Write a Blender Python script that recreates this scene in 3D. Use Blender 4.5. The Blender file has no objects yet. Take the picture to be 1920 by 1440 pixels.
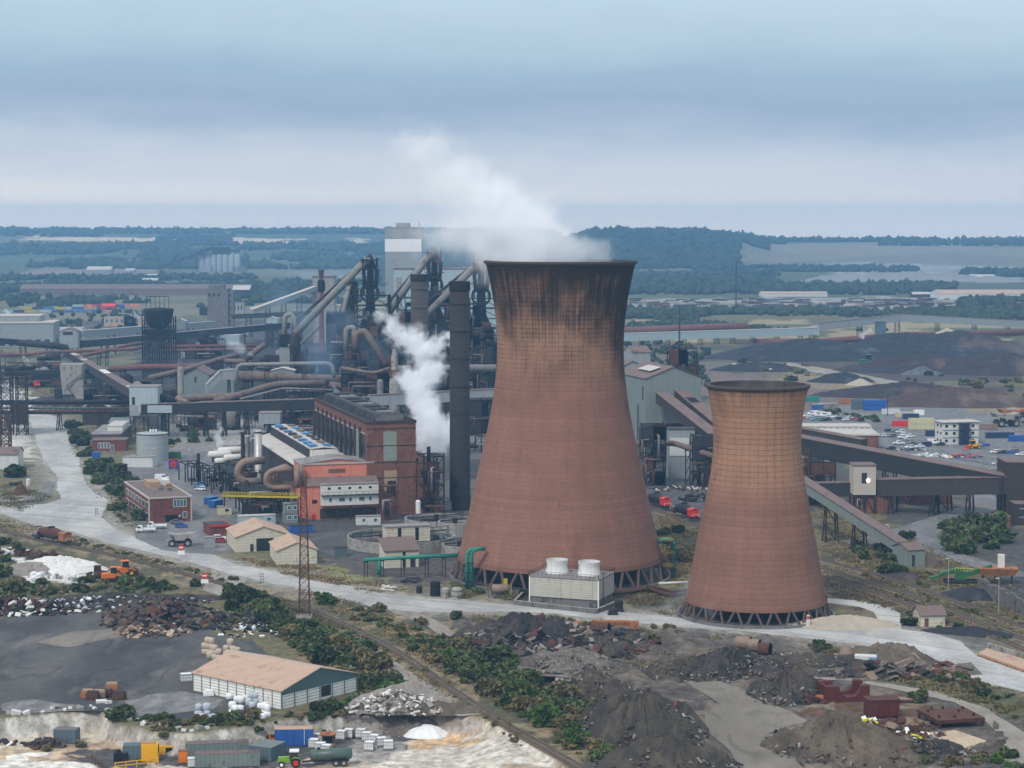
HAZE = 1.22e-4
import bpy, math, random
import numpy as np
from mathutils import Vector, Matrix, noise as mnoise, geometry as mgeo
random.seed(7)
RNG = np.random.default_rng(7)
R = math.radians
sc = bpy.context.scene
COL = sc.collection
F, PIT, HC = 3877.0, R(4.5), 100.0      # focal length in photo pixels, camera pitch, camera height

def ray(px, py):
 u, v = (px-960)/F, (720-py)/F
 return Vector((u, math.cos(PIT)+v*math.sin(PIT), -math.sin(PIT)+v*math.cos(PIT)))
def G(px, py, z=0.0):                    # the point of the level z seen at a photo pixel
 r = ray(px, py); t = (z-HC)/r.z
 return Vector((r.x*t, r.y*t, z))
def A(px, py, Y):                        # the point at distance Y seen at a photo pixel
 r = ray(px, py); t = Y/r.y
 return Vector((r.x*t, Y, HC+r.z*t))
def ZY(py, Y): return A(960, py, Y).z
def W(px, Y): return ((px-960)/F*Y, Y)

# ------------------------------------------------------------------ objects
def tag(o, label=None, cat=None, group=None, kind=None):
 if label: o['label'] = label
 if cat: o['category'] = cat
 if group: o['group'] = group
 if kind: o['kind'] = kind
 return o
def empty(name, label, cat, loc, rz=0, group=None):
 o = bpy.data.objects.new(name, None); COL.objects.link(o)
 o.location = loc; o.rotation_euler = (0, 0, rz); o.empty_display_size = 1
 return tag(o, label, cat, group)
def dup(root, loc, rz=0, label=None, group=None, scale=None):
 r = root.copy(); COL.objects.link(r); r.location = loc; r.rotation_euler = (0, 0, rz)
 if scale: r.scale = scale if hasattr(scale, '__len__') else (scale,)*3
 if label: r['label'] = label
 if group: r['group'] = group
 for ch in root.children:
  c = ch.copy(); COL.objects.link(c); c.parent = r
  for g in ch.children:
   d = g.copy(); COL.objects.link(d); d.parent = c
 return r

class MB:
 """collects shapes and links them as one mesh object"""
 def __init__(s): s.v = []; s.f = []; s.m = []
 def add(s, vs, fs, mi=0):
  b = len(s.v); s.v += [tuple(p) for p in vs]
  for f in fs: s.f.append([b+i for i in f]); s.m.append(mi)
  return s
 def box(s, x0, x1, y0, y1, z0, z1, mi=0):
  v = [(x0,y0,z0),(x1,y0,z0),(x1,y1,z0),(x0,y1,z0),(x0,y0,z1),(x1,y0,z1),(x1,y1,z1),(x0,y1,z1)]
  return s.add(v, [(3,2,1,0),(4,5,6,7),(0,1,5,4),(1,2,6,5),(2,3,7,6),(3,0,4,7)], mi)
 def rbox(s, c, size, rot=(0,0,0), mi=0):
  from mathutils import Euler
  m = Euler(rot).to_matrix(); c = Vector(c); h = [k/2 for k in size]
  v = [c+m@Vector((sx*h[0], sy*h[1], sz*h[2])) for sz in (-1,1) for sx, sy in ((-1,-1),(1,-1),(1,1),(-1,1))]
  return s.add(v, [(3,2,1,0),(4,5,6,7),(0,1,5,4),(1,2,6,5),(2,3,7,6),(3,0,4,7)], mi)
 def beam(s, p, q, w, h=None, mi=0):
  p, q = Vector(p), Vector(q); h = h or w; d = q-p
  if d.length < 1e-6: return s
  d.normalize(); up = Vector((0,0,1))
  if abs(d.z) > .999: sd = Vector((1,0,0))
  else: sd = d.cross(up).normalized()
  u = sd.cross(d).normalized(); a, b = sd*w/2, u*h/2
  v = [p-a-b, p+a-b, p+a+b, p-a+b, q-a-b, q+a-b, q+a+b, q-a+b]
  return s.add(v, [(0,1,2,3),(7,6,5,4),(4,5,1,0),(5,6,2,1),(6,7,3,2),(7,4,0,3)], mi)
 def tube(s, path, r, n=10, mi=0, cap=True):
  path = [Vector(p) for p in path]; k = len(path)
  rs = r if hasattr(r, '__len__') else [r]*k
  vs = []; ref = None
  for i, p in enumerate(path):
   t = (path[min(i+1,k-1)]-path[max(i-1,0)]).normalized()
   if ref is None:
    ref = Vector((0,0,1)) if abs(t.z) < .9 else Vector((1,0,0))
   a = (ref - t*ref.dot(t)).normalized(); ref = a; b = t.cross(a)
   vs += [p+(a*math.cos(2*math.pi*j/n)+b*math.sin(2*math.pi*j/n))*rs[i] for j in range(n)]
  fs = [(i*n+j, i*n+(j+1)%n, (i+1)*n+(j+1)%n, (i+1)*n+j) for i in range(k-1) for j in range(n)]
  if cap: fs += [tuple(range(n))[::-1], tuple((k-1)*n+j for j in range(n))]
  return s.add(vs, fs, mi)
 def lathe(s, prof, n=24, c=(0,0,0), mi=0, cap=False):
  vs = [(c[0]+r*math.cos(2*math.pi*j/n), c[1]+r*math.sin(2*math.pi*j/n), c[2]+z) for r, z in prof for j in range(n)]
  fs = [(i*n+j, i*n+(j+1)%n, (i+1)*n+(j+1)%n, (i+1)*n+j) for i in range(len(prof)-1) for j in range(n)]
  if cap: fs += [tuple((len(prof)-1)*n+j for j in range(n))]
  return s.add(vs, fs, mi)
 def cyl(s, c, r, z0, z1, n=16, mi=0): return s.lathe([(r,z0),(r,z1)], n, (c[0],c[1],0), mi, True)
 def prism(s, poly, z0, z1, mi=0):
  n = len(poly); v = [(x,y,z0) for x,y in poly]+[(x,y,z1) for x,y in poly]
  return s.add(v, [tuple(range(n))[::-1], tuple(range(n,2*n))]+[(i,(i+1)%n,n+(i+1)%n,n+i) for i in range(n)], mi)
 def gable_wall(s, x0, x1, y0, y1, z0, z1, zr, axis='y', mi=0):
  """closed gabled volume, ridge along axis"""
  if axis == 'y':
   xm = (x0+x1)/2
   v = [(x0,y0,z0),(x1,y0,z0),(x1,y0,z1),(xm,y0,zr),(x0,y0,z1)]
   v += [(x,y1,z) for x,_,z in v]
  else:
   ym = (y0+y1)/2
   v = [(x0,y1,z0),(x0,y0,z0),(x0,y0,z1),(x0,ym,zr),(x0,y1,z1)]
   v += [(x1,y,z) for _,y,z in v]
  return s.add(v, [(0,1,2,3,4),(9,8,7,6,5),(1,6,7,2),(2,7,8,3),(3,8,9,4),(4,9,5,0),(0,5,6,1)], mi)
 def gable_roof(s, x0, x1, y0, y1, z1, zr, axis='y', o=.4, t=.15, mi=0):
  """two sloping slabs lying on a gabled volume"""
  if axis == 'y':
   xm = (x0+x1)/2; k = (zr-z1)/(xm-x0)
   pr = [(x0-o, z1-o*k), (xm, zr), (x1+o, z1-o*k)]
   pts = [(x, z+.02) for x, z in pr]+[(x, z+t+.02) for x, z in pr][::-1]
   v = [(x,y0-o,z) for x,z in pts]+[(x,y1+o,z) for x,z in pts]
  else:
   ym = (y0+y1)/2; k = (zr-z1)/(ym-y0)
   pr = [(y1+o, z1-o*k), (ym, zr), (y0-o, z1-o*k)]
   pts = [(y, z+.02) for y, z in pr]+[(y, z+t+.02) for y, z in pr][::-1]
   v = [(x0-o,y,z) for y,z in pts]+[(x1+o,y,z) for y,z in pts]
  n = 6
  return s.add(v, [(0,1,4,5)[::1],(1,2,3,4),(11,10,7,6),(10,9,8,7)]+[(i,n+i,n+(i+1)%n,(i+1)%n) for i in range(n)], mi)
 def gallery(s, P, Q, w, h, mi=0, t0=0, t1=0):
  """inclined box with upright sides; P, Q are the middle of its floor"""
  P, Q = Vector(P), Vector(Q); d = (Q-P); d.z = 0; sd = d.normalized().cross(Vector((0,0,1)))*w/2
  z = Vector((0,0,h))
  v = [P-sd, P+sd, P+sd+z, P-sd+z, Q-sd, Q+sd, Q+sd+z, Q-sd+z]
  return s.add(v, [(0,1,2,3),(7,6,5,4),(4,5,1,0),(5,6,2,1),(6,7,3,2),(7,4,0,3)], mi)
 def build(s, name, mats, parent=None, smooth=False, loc=None):
  me = bpy.data.meshes.new(name)
  me.from_pydata(s.v, [], s.f)
  mats = mats if isinstance(mats, (list, tuple)) else [mats]
  for m in mats: me.materials.append(MAT(m))
  if any(s.m): me.polygons.foreach_set('material_index', s.m)
  if smooth: me.polygons.foreach_set('use_smooth', [True]*len(s.f))
  import bmesh
  if len(s.f) < 30000:
   bm = bmesh.new(); bm.from_mesh(me); bmesh.ops.recalc_face_normals(bm, faces=bm.faces); bm.to_mesh(me); bm.free()
  me.update()
  o = bpy.data.objects.new(name, me); COL.objects.link(o)
  if parent is not None: o.parent = parent
  if loc is not None: o.location = loc
  return o

# ------------------------------------------------------------------ materials
MATS = {}
class NT:
 def __init__(s, tree): s.t = tree; s.l = tree.links
 def n(s, typ, ins=None, **kw):
  nd = s.t.nodes.new(typ)
  for k, v in kw.items(): setattr(nd, k, v)
  for k, v in (ins or {}).items(): s.put(nd.inputs[k], v)
  return nd
 def put(s, sock, v):
  if isinstance(v, bpy.types.NodeSocket): s.l.new(v, sock)
  elif isinstance(v, (tuple, list)) and len(v) == 3 and sock.type == 'RGBA': sock.default_value = (*v, 1)
  else: sock.default_value = v
 def math(s, op, a, b=0.0, c=None, clamp=False):
  nd = s.n('ShaderNodeMath', operation=op, use_clamp=clamp); s.put(nd.inputs[0], a); s.put(nd.inputs[1], b)
  if c is not None: s.put(nd.inputs[2], c)
  return nd.outputs[0]
 def vmath(s, op, a, b=None, out=0):
  nd = s.n('ShaderNodeVectorMath', operation=op); s.put(nd.inputs[0], a)
  if b is not None: s.put(nd.inputs[1], b)
  return nd.outputs[out]
 def mix(s, f, a, b, typ='MIX'):
  nd = s.n('ShaderNodeMix', data_type='RGBA', blend_type=typ)
  s.put(nd.inputs[0], f); s.put(nd.inputs[6], a); s.put(nd.inputs[7], b)
  return nd.outputs[2]
 def noise(s, vec, scale, detail=4, rough=.6, out=0):
  nd = s.n('ShaderNodeTexNoise', {'Vector': vec, 'Scale': scale, 'Detail': detail, 'Roughness': rough}); return nd.outputs[out]
 def scl(s, vec, k): return s.vmath('MULTIPLY', vec, k)
 def step(s, x, lo, hi):
  nd = s.n('ShaderNodeMapRange', {'Value': x, 'From Min': lo, 'From Max': hi}); nd.interpolation_type = 'SMOOTHSTEP'; return nd.outputs[0]
 def sep(s, vec): return s.n('ShaderNodeSeparateXYZ', {'Vector': vec}).outputs
 def gray(s, x):
  c = s.n('ShaderNodeCombineColor'); 
  for i in range(3): s.put(c.inputs[i], x)
  return c.outputs[0]
def new_mat(name):
 m = bpy.data.materials.new(name); m.use_nodes = True; nt = NT(m.node_tree)
 b = m.node_tree.nodes['Principled BSDF']
 b.inputs['Specular IOR Level'].default_value = .25
 MATS[name] = m
 return m, nt, b
def MAT(k): return MATS[k] if isinstance(k, str) else k

def M(name, col, rough=.85, var=.35, scale=.35, fine=3.0, stain=None, streak=0, lines=(), metal=0, spec=.25, bump=0, world=False):
 """painted or weathered surface: broad and fine tone variation, stains, run-down streaks, joints"""
 m, nt, b = new_mat(name)
 co = nt.n('ShaderNodeNewGeometry').outputs['Position'] if world else nt.n('ShaderNodeTexCoord').outputs['Object']
 n1, n2 = nt.noise(co, scale, 5), nt.noise(co, fine, 3)
 k = nt.math('ADD', nt.math('MULTIPLY', n1, 1.3), nt.math('MULTIPLY', n2, .7))      # about 1
 k = nt.math('ADD', 1-var, nt.math('MULTIPLY', k, var))
 c = nt.mix(1, col, nt.gray(k), 'MULTIPLY')
 if stain:
  f = nt.step(nt.noise(co, stain[2], 6, .7), .62-stain[1]*.3, .72-stain[1]*.2)
  c = nt.mix(nt.math('MULTIPLY', f, .85), c, stain[0])
 if streak:
  f = nt.noise(nt.scl(co, (1.6, 1.6, .06)), 1.0, 5, .7)
  f = nt.step(f, .5, .75)
  c = nt.mix(nt.math('MULTIPLY', f, streak), c, (col[0]*.22, col[1]*.2, col[2]*.2))
 if lines:
  x, y, z = nt.sep(co)
  for kind, per, wid, dark in lines:
   q = z if kind == 'h' else nt.math('ADD', x, y)
   fr = nt.math('FRACT', nt.math('DIVIDE', q, per))
   f = nt.math('LESS_THAN', fr, wid/per)
   c = nt.mix(nt.math('MULTIPLY', f, dark), c, (col[0]*.25, col[1]*.25, col[2]*.27))
 nt.put(b.inputs['Base Color'], c); b.inputs['Roughness'].default_value = rough
 b.inputs['Metallic'].default_value = metal; b.inputs['Specular IOR Level'].default_value = spec
 if bump:
  bp = nt.n('ShaderNodeBump', {'Height': n2, 'Strength': bump, 'Distance': .3}); nt.put(b.inputs['Normal'], bp.outputs[0])
 return name
def leafy(name, c1, c2, dry=None):
 m, nt, b = new_mat(name)
 g = nt.n('ShaderNodeNewGeometry'); oi = nt.n('ShaderNodeObjectInfo').outputs['Random']
 r = nt.math('ADD', nt.math('MULTIPLY', g.outputs['Random Per Island'], .6), nt.math('MULTIPLY', nt.noise(g.outputs['Position'], .35, 2), .5))
 c = nt.mix(nt.step(r, .2, .9), c1, c2)
 c = nt.mix(1, c, nt.gray(nt.math('ADD', .72, nt.math('MULTIPLY', oi, .6))), 'MULTIPLY')
 if dry: c = nt.mix(nt.step(nt.math('ADD', g.outputs['Random Per Island'], nt.math('MULTIPLY', oi, .25)), .93, 1.0), c, dry)
 nt.put(b.inputs['Base Color'], c); b.inputs['Roughness'].default_value = .8; b.inputs['Specular IOR Level'].default_value = .15
 tr = nt.n('ShaderNodeBsdfTranslucent', {'Color': c}); mx = nt.n('ShaderNodeMixShader', {0: .2})
 nt.l.new(b.outputs[0], mx.inputs[1]); nt.l.new(tr.outputs[0], mx.inputs[2])
 nt.l.new(mx.outputs[0], m.node_tree.nodes['Material Output'].inputs[0])

rust, soot = (.10,.045,.028), (.02,.02,.022)
M('concrete', (.30,.285,.26), stain=((.12,.11,.10),.4,.5), streak=.6)
M('dark_concrete', (.16,.15,.145), stain=((.05,.05,.05),.4,.5), streak=.6)
M('dark_steel', (.022,.021,.024), var=.5, stain=(rust,.25,.6), rough=.7)
M('black_steel', (.009,.0095,.012), var=.5, stain=((.05,.03,.022),.2,.7), rough=.75)
M('rusty_steel', (.095,.042,.028), var=.6, stain=((.05,.028,.022),.5,.8), rough=.85)
M('dark_rust', (.085,.032,.024), var=.6, stain=((.03,.018,.016),.5,.8), streak=.5)
M('orange_rust', (.33,.135,.055), var=.6, stain=((.16,.06,.03),.4,.8))
M('pipe_brown', (.155,.112,.098), var=.4, stain=((.07,.05,.045),.3,.25), lines=(('v',5.5,.25,.55),), rough=.7)
M('pipe_red', (.15,.06,.05), var=.4, stain=((.06,.04,.04),.3,.25), rough=.7)
M('pipe_grey', (.21,.20,.19), var=.4, stain=((.09,.08,.075),.3,.25), rough=.7)
M('pipe_green', (.025,.20,.15), var=.25, stain=((.015,.09,.075),.1,.6), rough=.5, lines=(('h',3.2,.2,.5),))
M('clad_grey', (.27,.29,.30), var=.25, streak=.35, lines=(('v',2.4,.12,.4),('h',6,.15,.3)), stain=((.15,.15,.15),.1,.2))
M('clad_blue', (.33,.40,.42), var=.2, streak=.25, lines=(('v',2.0,.12,.35),))
M('clad_green', (.19,.225,.215), var=.2, streak=.35, lines=(('v',2.4,.15,.3),))
M('clad_dark', (.030,.029,.033), var=.35, streak=.4, lines=(('v',3,.12,.3),), stain=((.06,.042,.036),.15,.2))
M('clad_brown', (.05,.038,.037), var=.35, streak=.3, lines=(('v',3,.12,.3),), stain=((.05,.04,.04),.25,.2))
M('clad_white', (.55,.56,.55), var=.15, streak=.3, lines=(('v',3,.12,.3),))
M('roof_brown', (.165,.118,.107), var=.35, streak=0, stain=((.10,.07,.065),.3,.15), lines=(('v',3.2,.18,.35),))
M('roof_grey', (.24,.22,.215), var=.35, stain=((.11,.10,.10),.35,.2), lines=(('v',6,.3,.3),))
M('roof_pale', (.46,.42,.385), var=.25, stain=((.30,.27,.25),.3,.15), lines=(('v',4,.15,.25),))
M('roof_dark', (.045,.045,.05), var=.4, stain=((.09,.08,.075),.25,.3))
M('roof_pink', (.44,.305,.225), var=.22, stain=((.27,.175,.135),.3,.25), lines=(('v',5.2,.18,.45),))
M('sheet_cream', (.56,.52,.42), var=.2, lines=(('h',.9,.16,.4),), stain=((.33,.29,.23),.2,.3), streak=.3)
M('sheet_white', (.74,.73,.68), var=.12, lines=(('h',.62,.2,.55),), stain=((.42,.39,.35),.1,.4))
M('panel_green', (.085,.135,.135), var=.2, lines=(('v',.7,.1,.3),))
def brick(name, col, stain):
 m, nt, b = new_mat(name)
 co = nt.n('ShaderNodeTexCoord').outputs['Object']; x, y, z = nt.sep(co)
 v = nt.n('ShaderNodeCombineXYZ', {0: nt.math('ADD', x, y), 1: z}).outputs[0]
 bt = nt.n('ShaderNodeTexBrick', {'Vector': v, 'Scale': 1.0, 'Color1': col, 'Color2': tuple(k*.6 for k in col), 'Mortar': tuple(k*.75+.02 for k in col),
         'Mortar Size': .02, 'Brick Width': .9, 'Row Height': .3})
 k = nt.math('ADD', .5, nt.noise(co, .3, 6))
 c = nt.mix(1, bt.outputs[0], nt.gray(k), 'MULTIPLY')
 f = nt.step(nt.noise(nt.scl(co, (1,1,.12)), .8, 5, .7), .48, .74)
 c = nt.mix(nt.math('MULTIPLY', f, .75), c, stain)
 nt.put(b.inputs['Base Color'], c); b.inputs['Roughness'].default_value = .9
brick('brick_red', (.20,.062,.045), (.055,.03,.028))
brick('brick_brown', (.215,.092,.062), (.05,.034,.03))
brick('brick_dark', (.065,.042,.038), (.02,.018,.018))
brick('brick_grey', (.115,.088,.078), (.035,.032,.032))
M('salmon', (.60,.205,.14), var=.2, streak=.35, lines=(('v',2,.1,.2),), stain=((.36,.13,.10),.15,.3))
M('window_dark', (.018,.022,.026), rough=.25, spec=.5, var=.5)
M('window_blue', (.06,.12,.15), rough=.2, spec=.5, var=.5)
M('glass_frosted', (.23,.27,.24), rough=.4, var=.3, lines=(('h',1.5,.12,.4),('v',1.0,.08,.4)))
M('door_dark', (.03,.03,.03))
M('frame_pale', (.42,.38,.33), var=.2)
M('white_paint', (.74,.74,.73), var=.12, rough=.5, stain=((.45,.42,.38),.08,.8))
M('off_white', (.60,.585,.54), var=.2, streak=.3, stain=((.36,.33,.29),.15,.4))
M('bag_white', (.72,.73,.74), var=.3, fine=1.4)
M('bag_tan', (.46,.37,.29), var=.35, fine=1.4)
M('bag_grey', (.42,.45,.50), var=.3, fine=1.4)
M('sky_blue_panel', (.03,.155,.34), rough=.35, spec=.5, var=.4)
M('blue_paint', (.022,.095,.33), var=.3, rough=.5, stain=((.03,.06,.13),.15,.6), lines=(('v',1.2,.15,.25),))
M('deep_blue', (.02,.035,.30), var=.2, rough=.5)
M('slate_paint', (.095,.13,.155), var=.3, rough=.6, stain=((.06,.06,.065),.25,.6), lines=(('v',.9,.14,.3),))
M('grey_green_paint', (.155,.19,.18), var=.3, rough=.6, stain=((.08,.07,.06),.25,.6), lines=(('v',.9,.14,.3),))
M('green_paint', (.03,.12,.045), var=.3, rough=.5, lines=(('v',.9,.14,.25),))
M('teal_paint', (.015,.21,.17), var=.3, rough=.5, lines=(('v',.9,.14,.25),))
M('red_paint', (.45,.035,.03), var=.25, rough=.5)
M('bright_red', (.58,.03,.025), var=.15, rough=.5)
M('orange_paint', (.62,.16,.02), var=.25, rough=.5, stain=((.30,.10,.03),.12,.8))
M('yellow_paint', (.70,.36,.01), var=.2, rough=.5, stain=((.40,.2,.03),.1,.8))
M('lemon_paint', (.62,.58,.02), var=.2, rough=.5)
M('lime_paint', (.17,.34,.03), var=.15, rough=.4)
M('walk_yellow', (.42,.33,.03), var=.4, rough=.6, stain=((.12,.09,.04),.3,.8))
M('tank_green', (.055,.095,.08), var=.35, rough=.45, stain=((.05,.04,.035),.3,.5), spec=.5)
M('cream_paint', (.50,.46,.28), var=.2, stain=((.3,.27,.18),.15,.6))
M('red_dark_paint', (.095,.022,.018), var=.5, stain=((.07,.025,.02),.4,.6), rough=.6)
M('rubber', (.02,.02,.021), var=.3)
M('hub_grey', (.30,.29,.27), var=.3)
M('silver', (.42,.41,.39), var=.35, rough=.45, metal=.3, streak=.4)
M('duct_tan', (.235,.165,.125), var=.4, rough=.6, stain=((.14,.085,.06),.35,.3), lines=(('h',3,.2,.3),))
M('timber', (.17,.13,.10), var=.5, stain=((.08,.06,.05),.4,.7))
M('timber_dark', (.055,.045,.042), var=.5, stain=((.10,.065,.045),.3,.7))
M('tan_wood', (.36,.24,.15), var=.4)
M('water_dark', (.02,.025,.03), rough=.08, spec=.6, var=.2)
M('glass_car', (.02,.025,.03), rough=.1, spec=.6, var=.1)
for nm, c in (('car_white',(.72,.73,.74)),('car_black',(.018,.018,.022)),('car_silver',(.38,.39,.41)),('car_grey',(.12,.13,.15)),('car_red',(.36,.03,.03)),
   ('car_blue',(.03,.10,.36)),('car_pale_blue',(.14,.27,.40)),('car_navy',(.02,.035,.09))):
 M(nm, c, rough=.3, spec=.5, var=.06)
leafy('leaf_dark', (.018,.034,.014), (.085,.13,.046), dry=(.14,.12,.06))
leafy('leaf_mid', (.034,.058,.02), (.135,.185,.065), dry=(.17,.13,.06))
leafy('leaf_bright', (.045,.095,.02), (.12,.20,.045))
leafy('leaf_olive', (.085,.08,.038), (.22,.19,.095), dry=(.25,.17,.08))
leafy('leaf_straw', (.16,.12,.055), (.34,.25,.12), dry=(.4,.3,.16))
leafy('leaf_far', (.022,.036,.022), (.05,.066,.036))
M('bark', (.09,.075,.06))
# ------------------------------------------------------------------ camera, sky, sun
cam = bpy.data.cameras.new('camera'); co_ = bpy.data.objects.new('camera', cam); COL.objects.link(co_)
cam.sensor_width = 36; cam.lens = 36*F/1920; cam.clip_start = 1; cam.clip_end = 80000
co_.location = (0, 0, HC); co_.rotation_euler = (R(90)-PIT, 0, 0); sc.camera = co_
SUN_EL, SUN_AZ = R(48), R(212)          # sun behind the camera's left shoulder, veiled by cloud
w = bpy.data.worlds.new('World'); sc.world = w; w.use_nodes = True
nt = NT(w.node_tree); wt = w.node_tree
bg = wt.nodes['Background']
sky = nt.n('ShaderNodeTexSky'); sky.sky_type = 'NISHITA'; sky.sun_disc = False
sky.sun_elevation = SUN_EL; sky.sun_rotation = SUN_AZ; sky.dust_density = 3; sky.air_density = 1.5
wt.links.new(sky.outputs[0], bg.inputs[0]); bg.inputs[1].default_value = .09
d = nt.n('ShaderNodeTexCoord').outputs['Generated']
x, y, z = nt.sep(d)
n1 = nt.noise(nt.scl(d, (7, 7, 34)), 1.0, 6, .6)
n2 = nt.noise(nt.scl(d, (26, 26, 90)), 1.0, 6, .68)
zz = nt.math('ADD', z, nt.math('MULTIPLY', nt.math('SUBTRACT', n1, .5), nt.math('MULTIPLY', nt.step(z, .004, .05), .030)))
zz = nt.math('ADD', zz, nt.math('MULTIPLY', nt.math('SUBTRACT', n2, .5), nt.math('MULTIPLY', nt.step(z, .004, .03), .010)))
zz = nt.math('ADD', zz, nt.math('MULTIPLY', x, .012))
cr = nt.n('ShaderNodeValToRGB', {0: nt.math('DIVIDE', zz, .125)}); e = cr.color_ramp
stops = [(0,(.86,.74,.62)),(.07,(.78,.70,.61)),(.15,(.56,.56,.58)),(.27,(.41,.46,.535)),(.37,(.275,.355,.46)),(.46,(.222,.308,.42)),(.55,(.232,.335,.445)),(.68,(.305,.408,.505)),(.85,(.35,.46,.56)),(1,(.39,.495,.59))]
while len(e.elements) < len(stops): e.elements.new(.5)
for el, (p, c) in zip(e.elements, stops): el.position = p; el.color = (*c, 1)
hi = nt.mix(nt.noise(nt.scl(d, (3,3,5)), 1.0, 4, .55), (.40,.47,.56), (.74,.78,.83))
c = nt.mix(nt.step(z, .11, .38), cr.outputs[0], hi)
b2 = nt.n('ShaderNodeBackground', {0: c, 1: 1.0})
mx = nt.n('ShaderNodeMixShader', {0: .88}); wt.links.new(bg.outputs[0], mx.inputs[1]); wt.links.new(b2.outputs[0], mx.inputs[2])
wt.links.new(mx.outputs[0], wt.nodes['World Output'].inputs[0])
sl = bpy.data.lights.new('sun', 'SUN'); sl.energy = 1.5; sl.angle = R(11); sl.color = (1, .95, .87)
so = bpy.data.objects.new('sun', sl); COL.objects.link(so)
sd = Vector((math.sin(SUN_AZ)*math.cos(SUN_EL), math.cos(SUN_AZ)*math.cos(SUN_EL), math.sin(SUN_EL)))
so.rotation_euler = sd.to_track_quat('Z', 'Y').to_euler(); so.location = sd*300
sc.view_settings.view_transform = 'Standard'; sc.view_settings.look = 'None'
sc.view_settings.exposure = 0.62; sc.view_settings.gamma = 1
try: sc.view_settings.use_curve_mapping = False
except Exception: pass
sc.cycles.use_denoising = True
sc.cycles.max_bounces = 12; sc.cycles.diffuse_bounces = 3; sc.cycles.glossy_bounces = 2; sc.cycles.volume_bounces = 10
sc.cycles.transparent_max_bounces = 8; sc.cycles.use_adaptive_sampling = True; sc.cycles.adaptive_threshold = .02
sc.cycles.volume_max_steps = 256

# ------------------------------------------------------------------ ground
def vnoise(x, y, seed=0):
 def h(i, j):
  n = (i*374761393 + j*668265263 + seed*1442695041) & 0xffffffff
  n = ((n ^ (n >> 13))*1274126177) & 0xffffffff
  return ((n ^ (n >> 16)) & 0xffff)/65535.0
 xi, yi = np.floor(x).astype(np.int64), np.floor(y).astype(np.int64); fx, fy = x-xi, y-yi
 fx, fy = fx*fx*(3-2*fx), fy*fy*(3-2*fy)
 return (h(xi,yi)*(1-fx)+h(xi+1,yi)*fx)*(1-fy)+(h(xi,yi+1)*(1-fx)+h(xi+1,yi+1)*fx)*fy
def fbm(x, y, seed=0, o=4):
 s, a, t = 0, .5, 0
 for k in range(o): s = s+a*vnoise(x*2**k, y*2**k, seed+k); t += a; a *= .5
 return s/t
def sst(t): t = np.clip(t, 0, 1); return t*t*(3-2*t)

CREST = [(-900,1370),(-200,1352),(0,1345),(92,1336),(183,1330),(214,1349),(275,1368),(336,1374),(428,1365),(513,1350),(599,1343),(684,1330),(745,1322),(819,1332),(900,1345),(960,1372),(1010,1402),(1060,1436),(1120,1480)]
_cx = np.array([G(*p).x for p in CREST]); _cy = np.array([G(*p).y for p in CREST])
QZ = -4.2
def quarry(X, Y):        # 0 on the upper level, 1 on the quarry floor
 wob = 1.6*(fbm(X/5, Y/5, 3)-.5)
 yc = np.interp(X, _cx, _cy, right=200)
 return sst((yc-Y+wob*1.2)/3.0)
def terrain(X, Y):
 X = np.asarray(X, float); Y = np.asarray(Y, float)
 px = 960+F*X/Y
 wl = 1-sst((px-1000)/120); wr = sst((px-1310)/170); wm = np.clip(1-wl-wr, 0, 1)
 hl = 66*sst((Y-4300)/2700)
 hm = 68*sst((Y-3900)/1150)*(1-sst((Y-5600)/2500))
 hr = 41*sst((Y-4000)/1600)*(1-sst((Y-6200)/3500))
 h = wl*hl+wm*hm+wr*hr
 h = h+(fbm(X/900, Y/900, 11)-.5)*14*sst((Y-3600)/1500)
 return h + QZ*quarry(X, Y)*(.22+.78*sst((965-px)/130))
def TZ(x, y): return float(terrain(np.array([x]), np.array([y]))[0])

ys = [60, 120, 200, 260, 310, 335]
y_ = 345.0
while y_ < 1500: ys.append(y_); y_ *= (1.0016 if y_ < 425 else 1.0045)
while y_ < 8900: ys.append(y_); y_ *= 1.012
ys = np.array(ys+[9000]); ss = np.concatenate([np.linspace(-1.2,-.28,16)[:-1], np.linspace(-.28,.28,460), np.linspace(.28,1.2,16)[1:]])
NY, NX = len(ys), len(ss)
gy = np.repeat(ys, NX); gx = (np.maximum(gy, 330)*np.tile(ss, NY))
gz = terrain(gx, gy)
def inpoly(x, y, poly):
 r = np.zeros(len(x), bool); n = len(poly)
 for i in range(n):
  x0, y0 = poly[i]; x1, y1 = poly[i-1]
  c = ((y0 > y) != (y1 > y)); k = (x1-x0)*(y-y0)/((y1-y0) or 1e-9)+x0
  r ^= c & (x < k)
 return r
wx = gx+(fbm(gx/gy*90, np.log(gy)*90, 21)-.5)*.022*gy; wy = gy+(fbm(gx/gy*90, np.log(gy)*90, 33)-.5)*.05*gy
col = np.empty((len(gx), 3)); col[:] = (.13,.115,.065)
def paint(poly, c, mixn=None, px=True, amt=1.0):
 pw = [(G(*p).x, G(*p).y) for p in poly] if px else poly
 k = inpoly(wx, wy, pw)
 c = np.array(c)
 if mixn is None: col[k] = col[k]*(1-amt)+c*amt
 else:
  c2, sz, th = mixn
  f = sst((fbm(gx[k]/sz, gy[k]/sz, 51)-th)/.12)[:, None]
  col[k] = c*(1-f)+np.array(c2)*f
straw, olive, scrub, dark, soil, dust = (.25,.185,.10), (.115,.11,.055), (.05,.06,.03), (.072,.068,.066), (.055,.048,.044), (.44,.42,.385)
far = gy > 2600
f = sst((fbm(gx/500, gy/700, 5)-.45)/.2)[:, None]
col[far] = (np.array((.075,.09,.05))*(1-f)+np.array((.14,.135,.085))*f)[far]
plain = (gy > 8500)[:, None]; col[:] = np.where(plain & (fbm(gx/3000, gy/1800, 8) > .5)[:, None], (.30,.28,.22), col)
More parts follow.
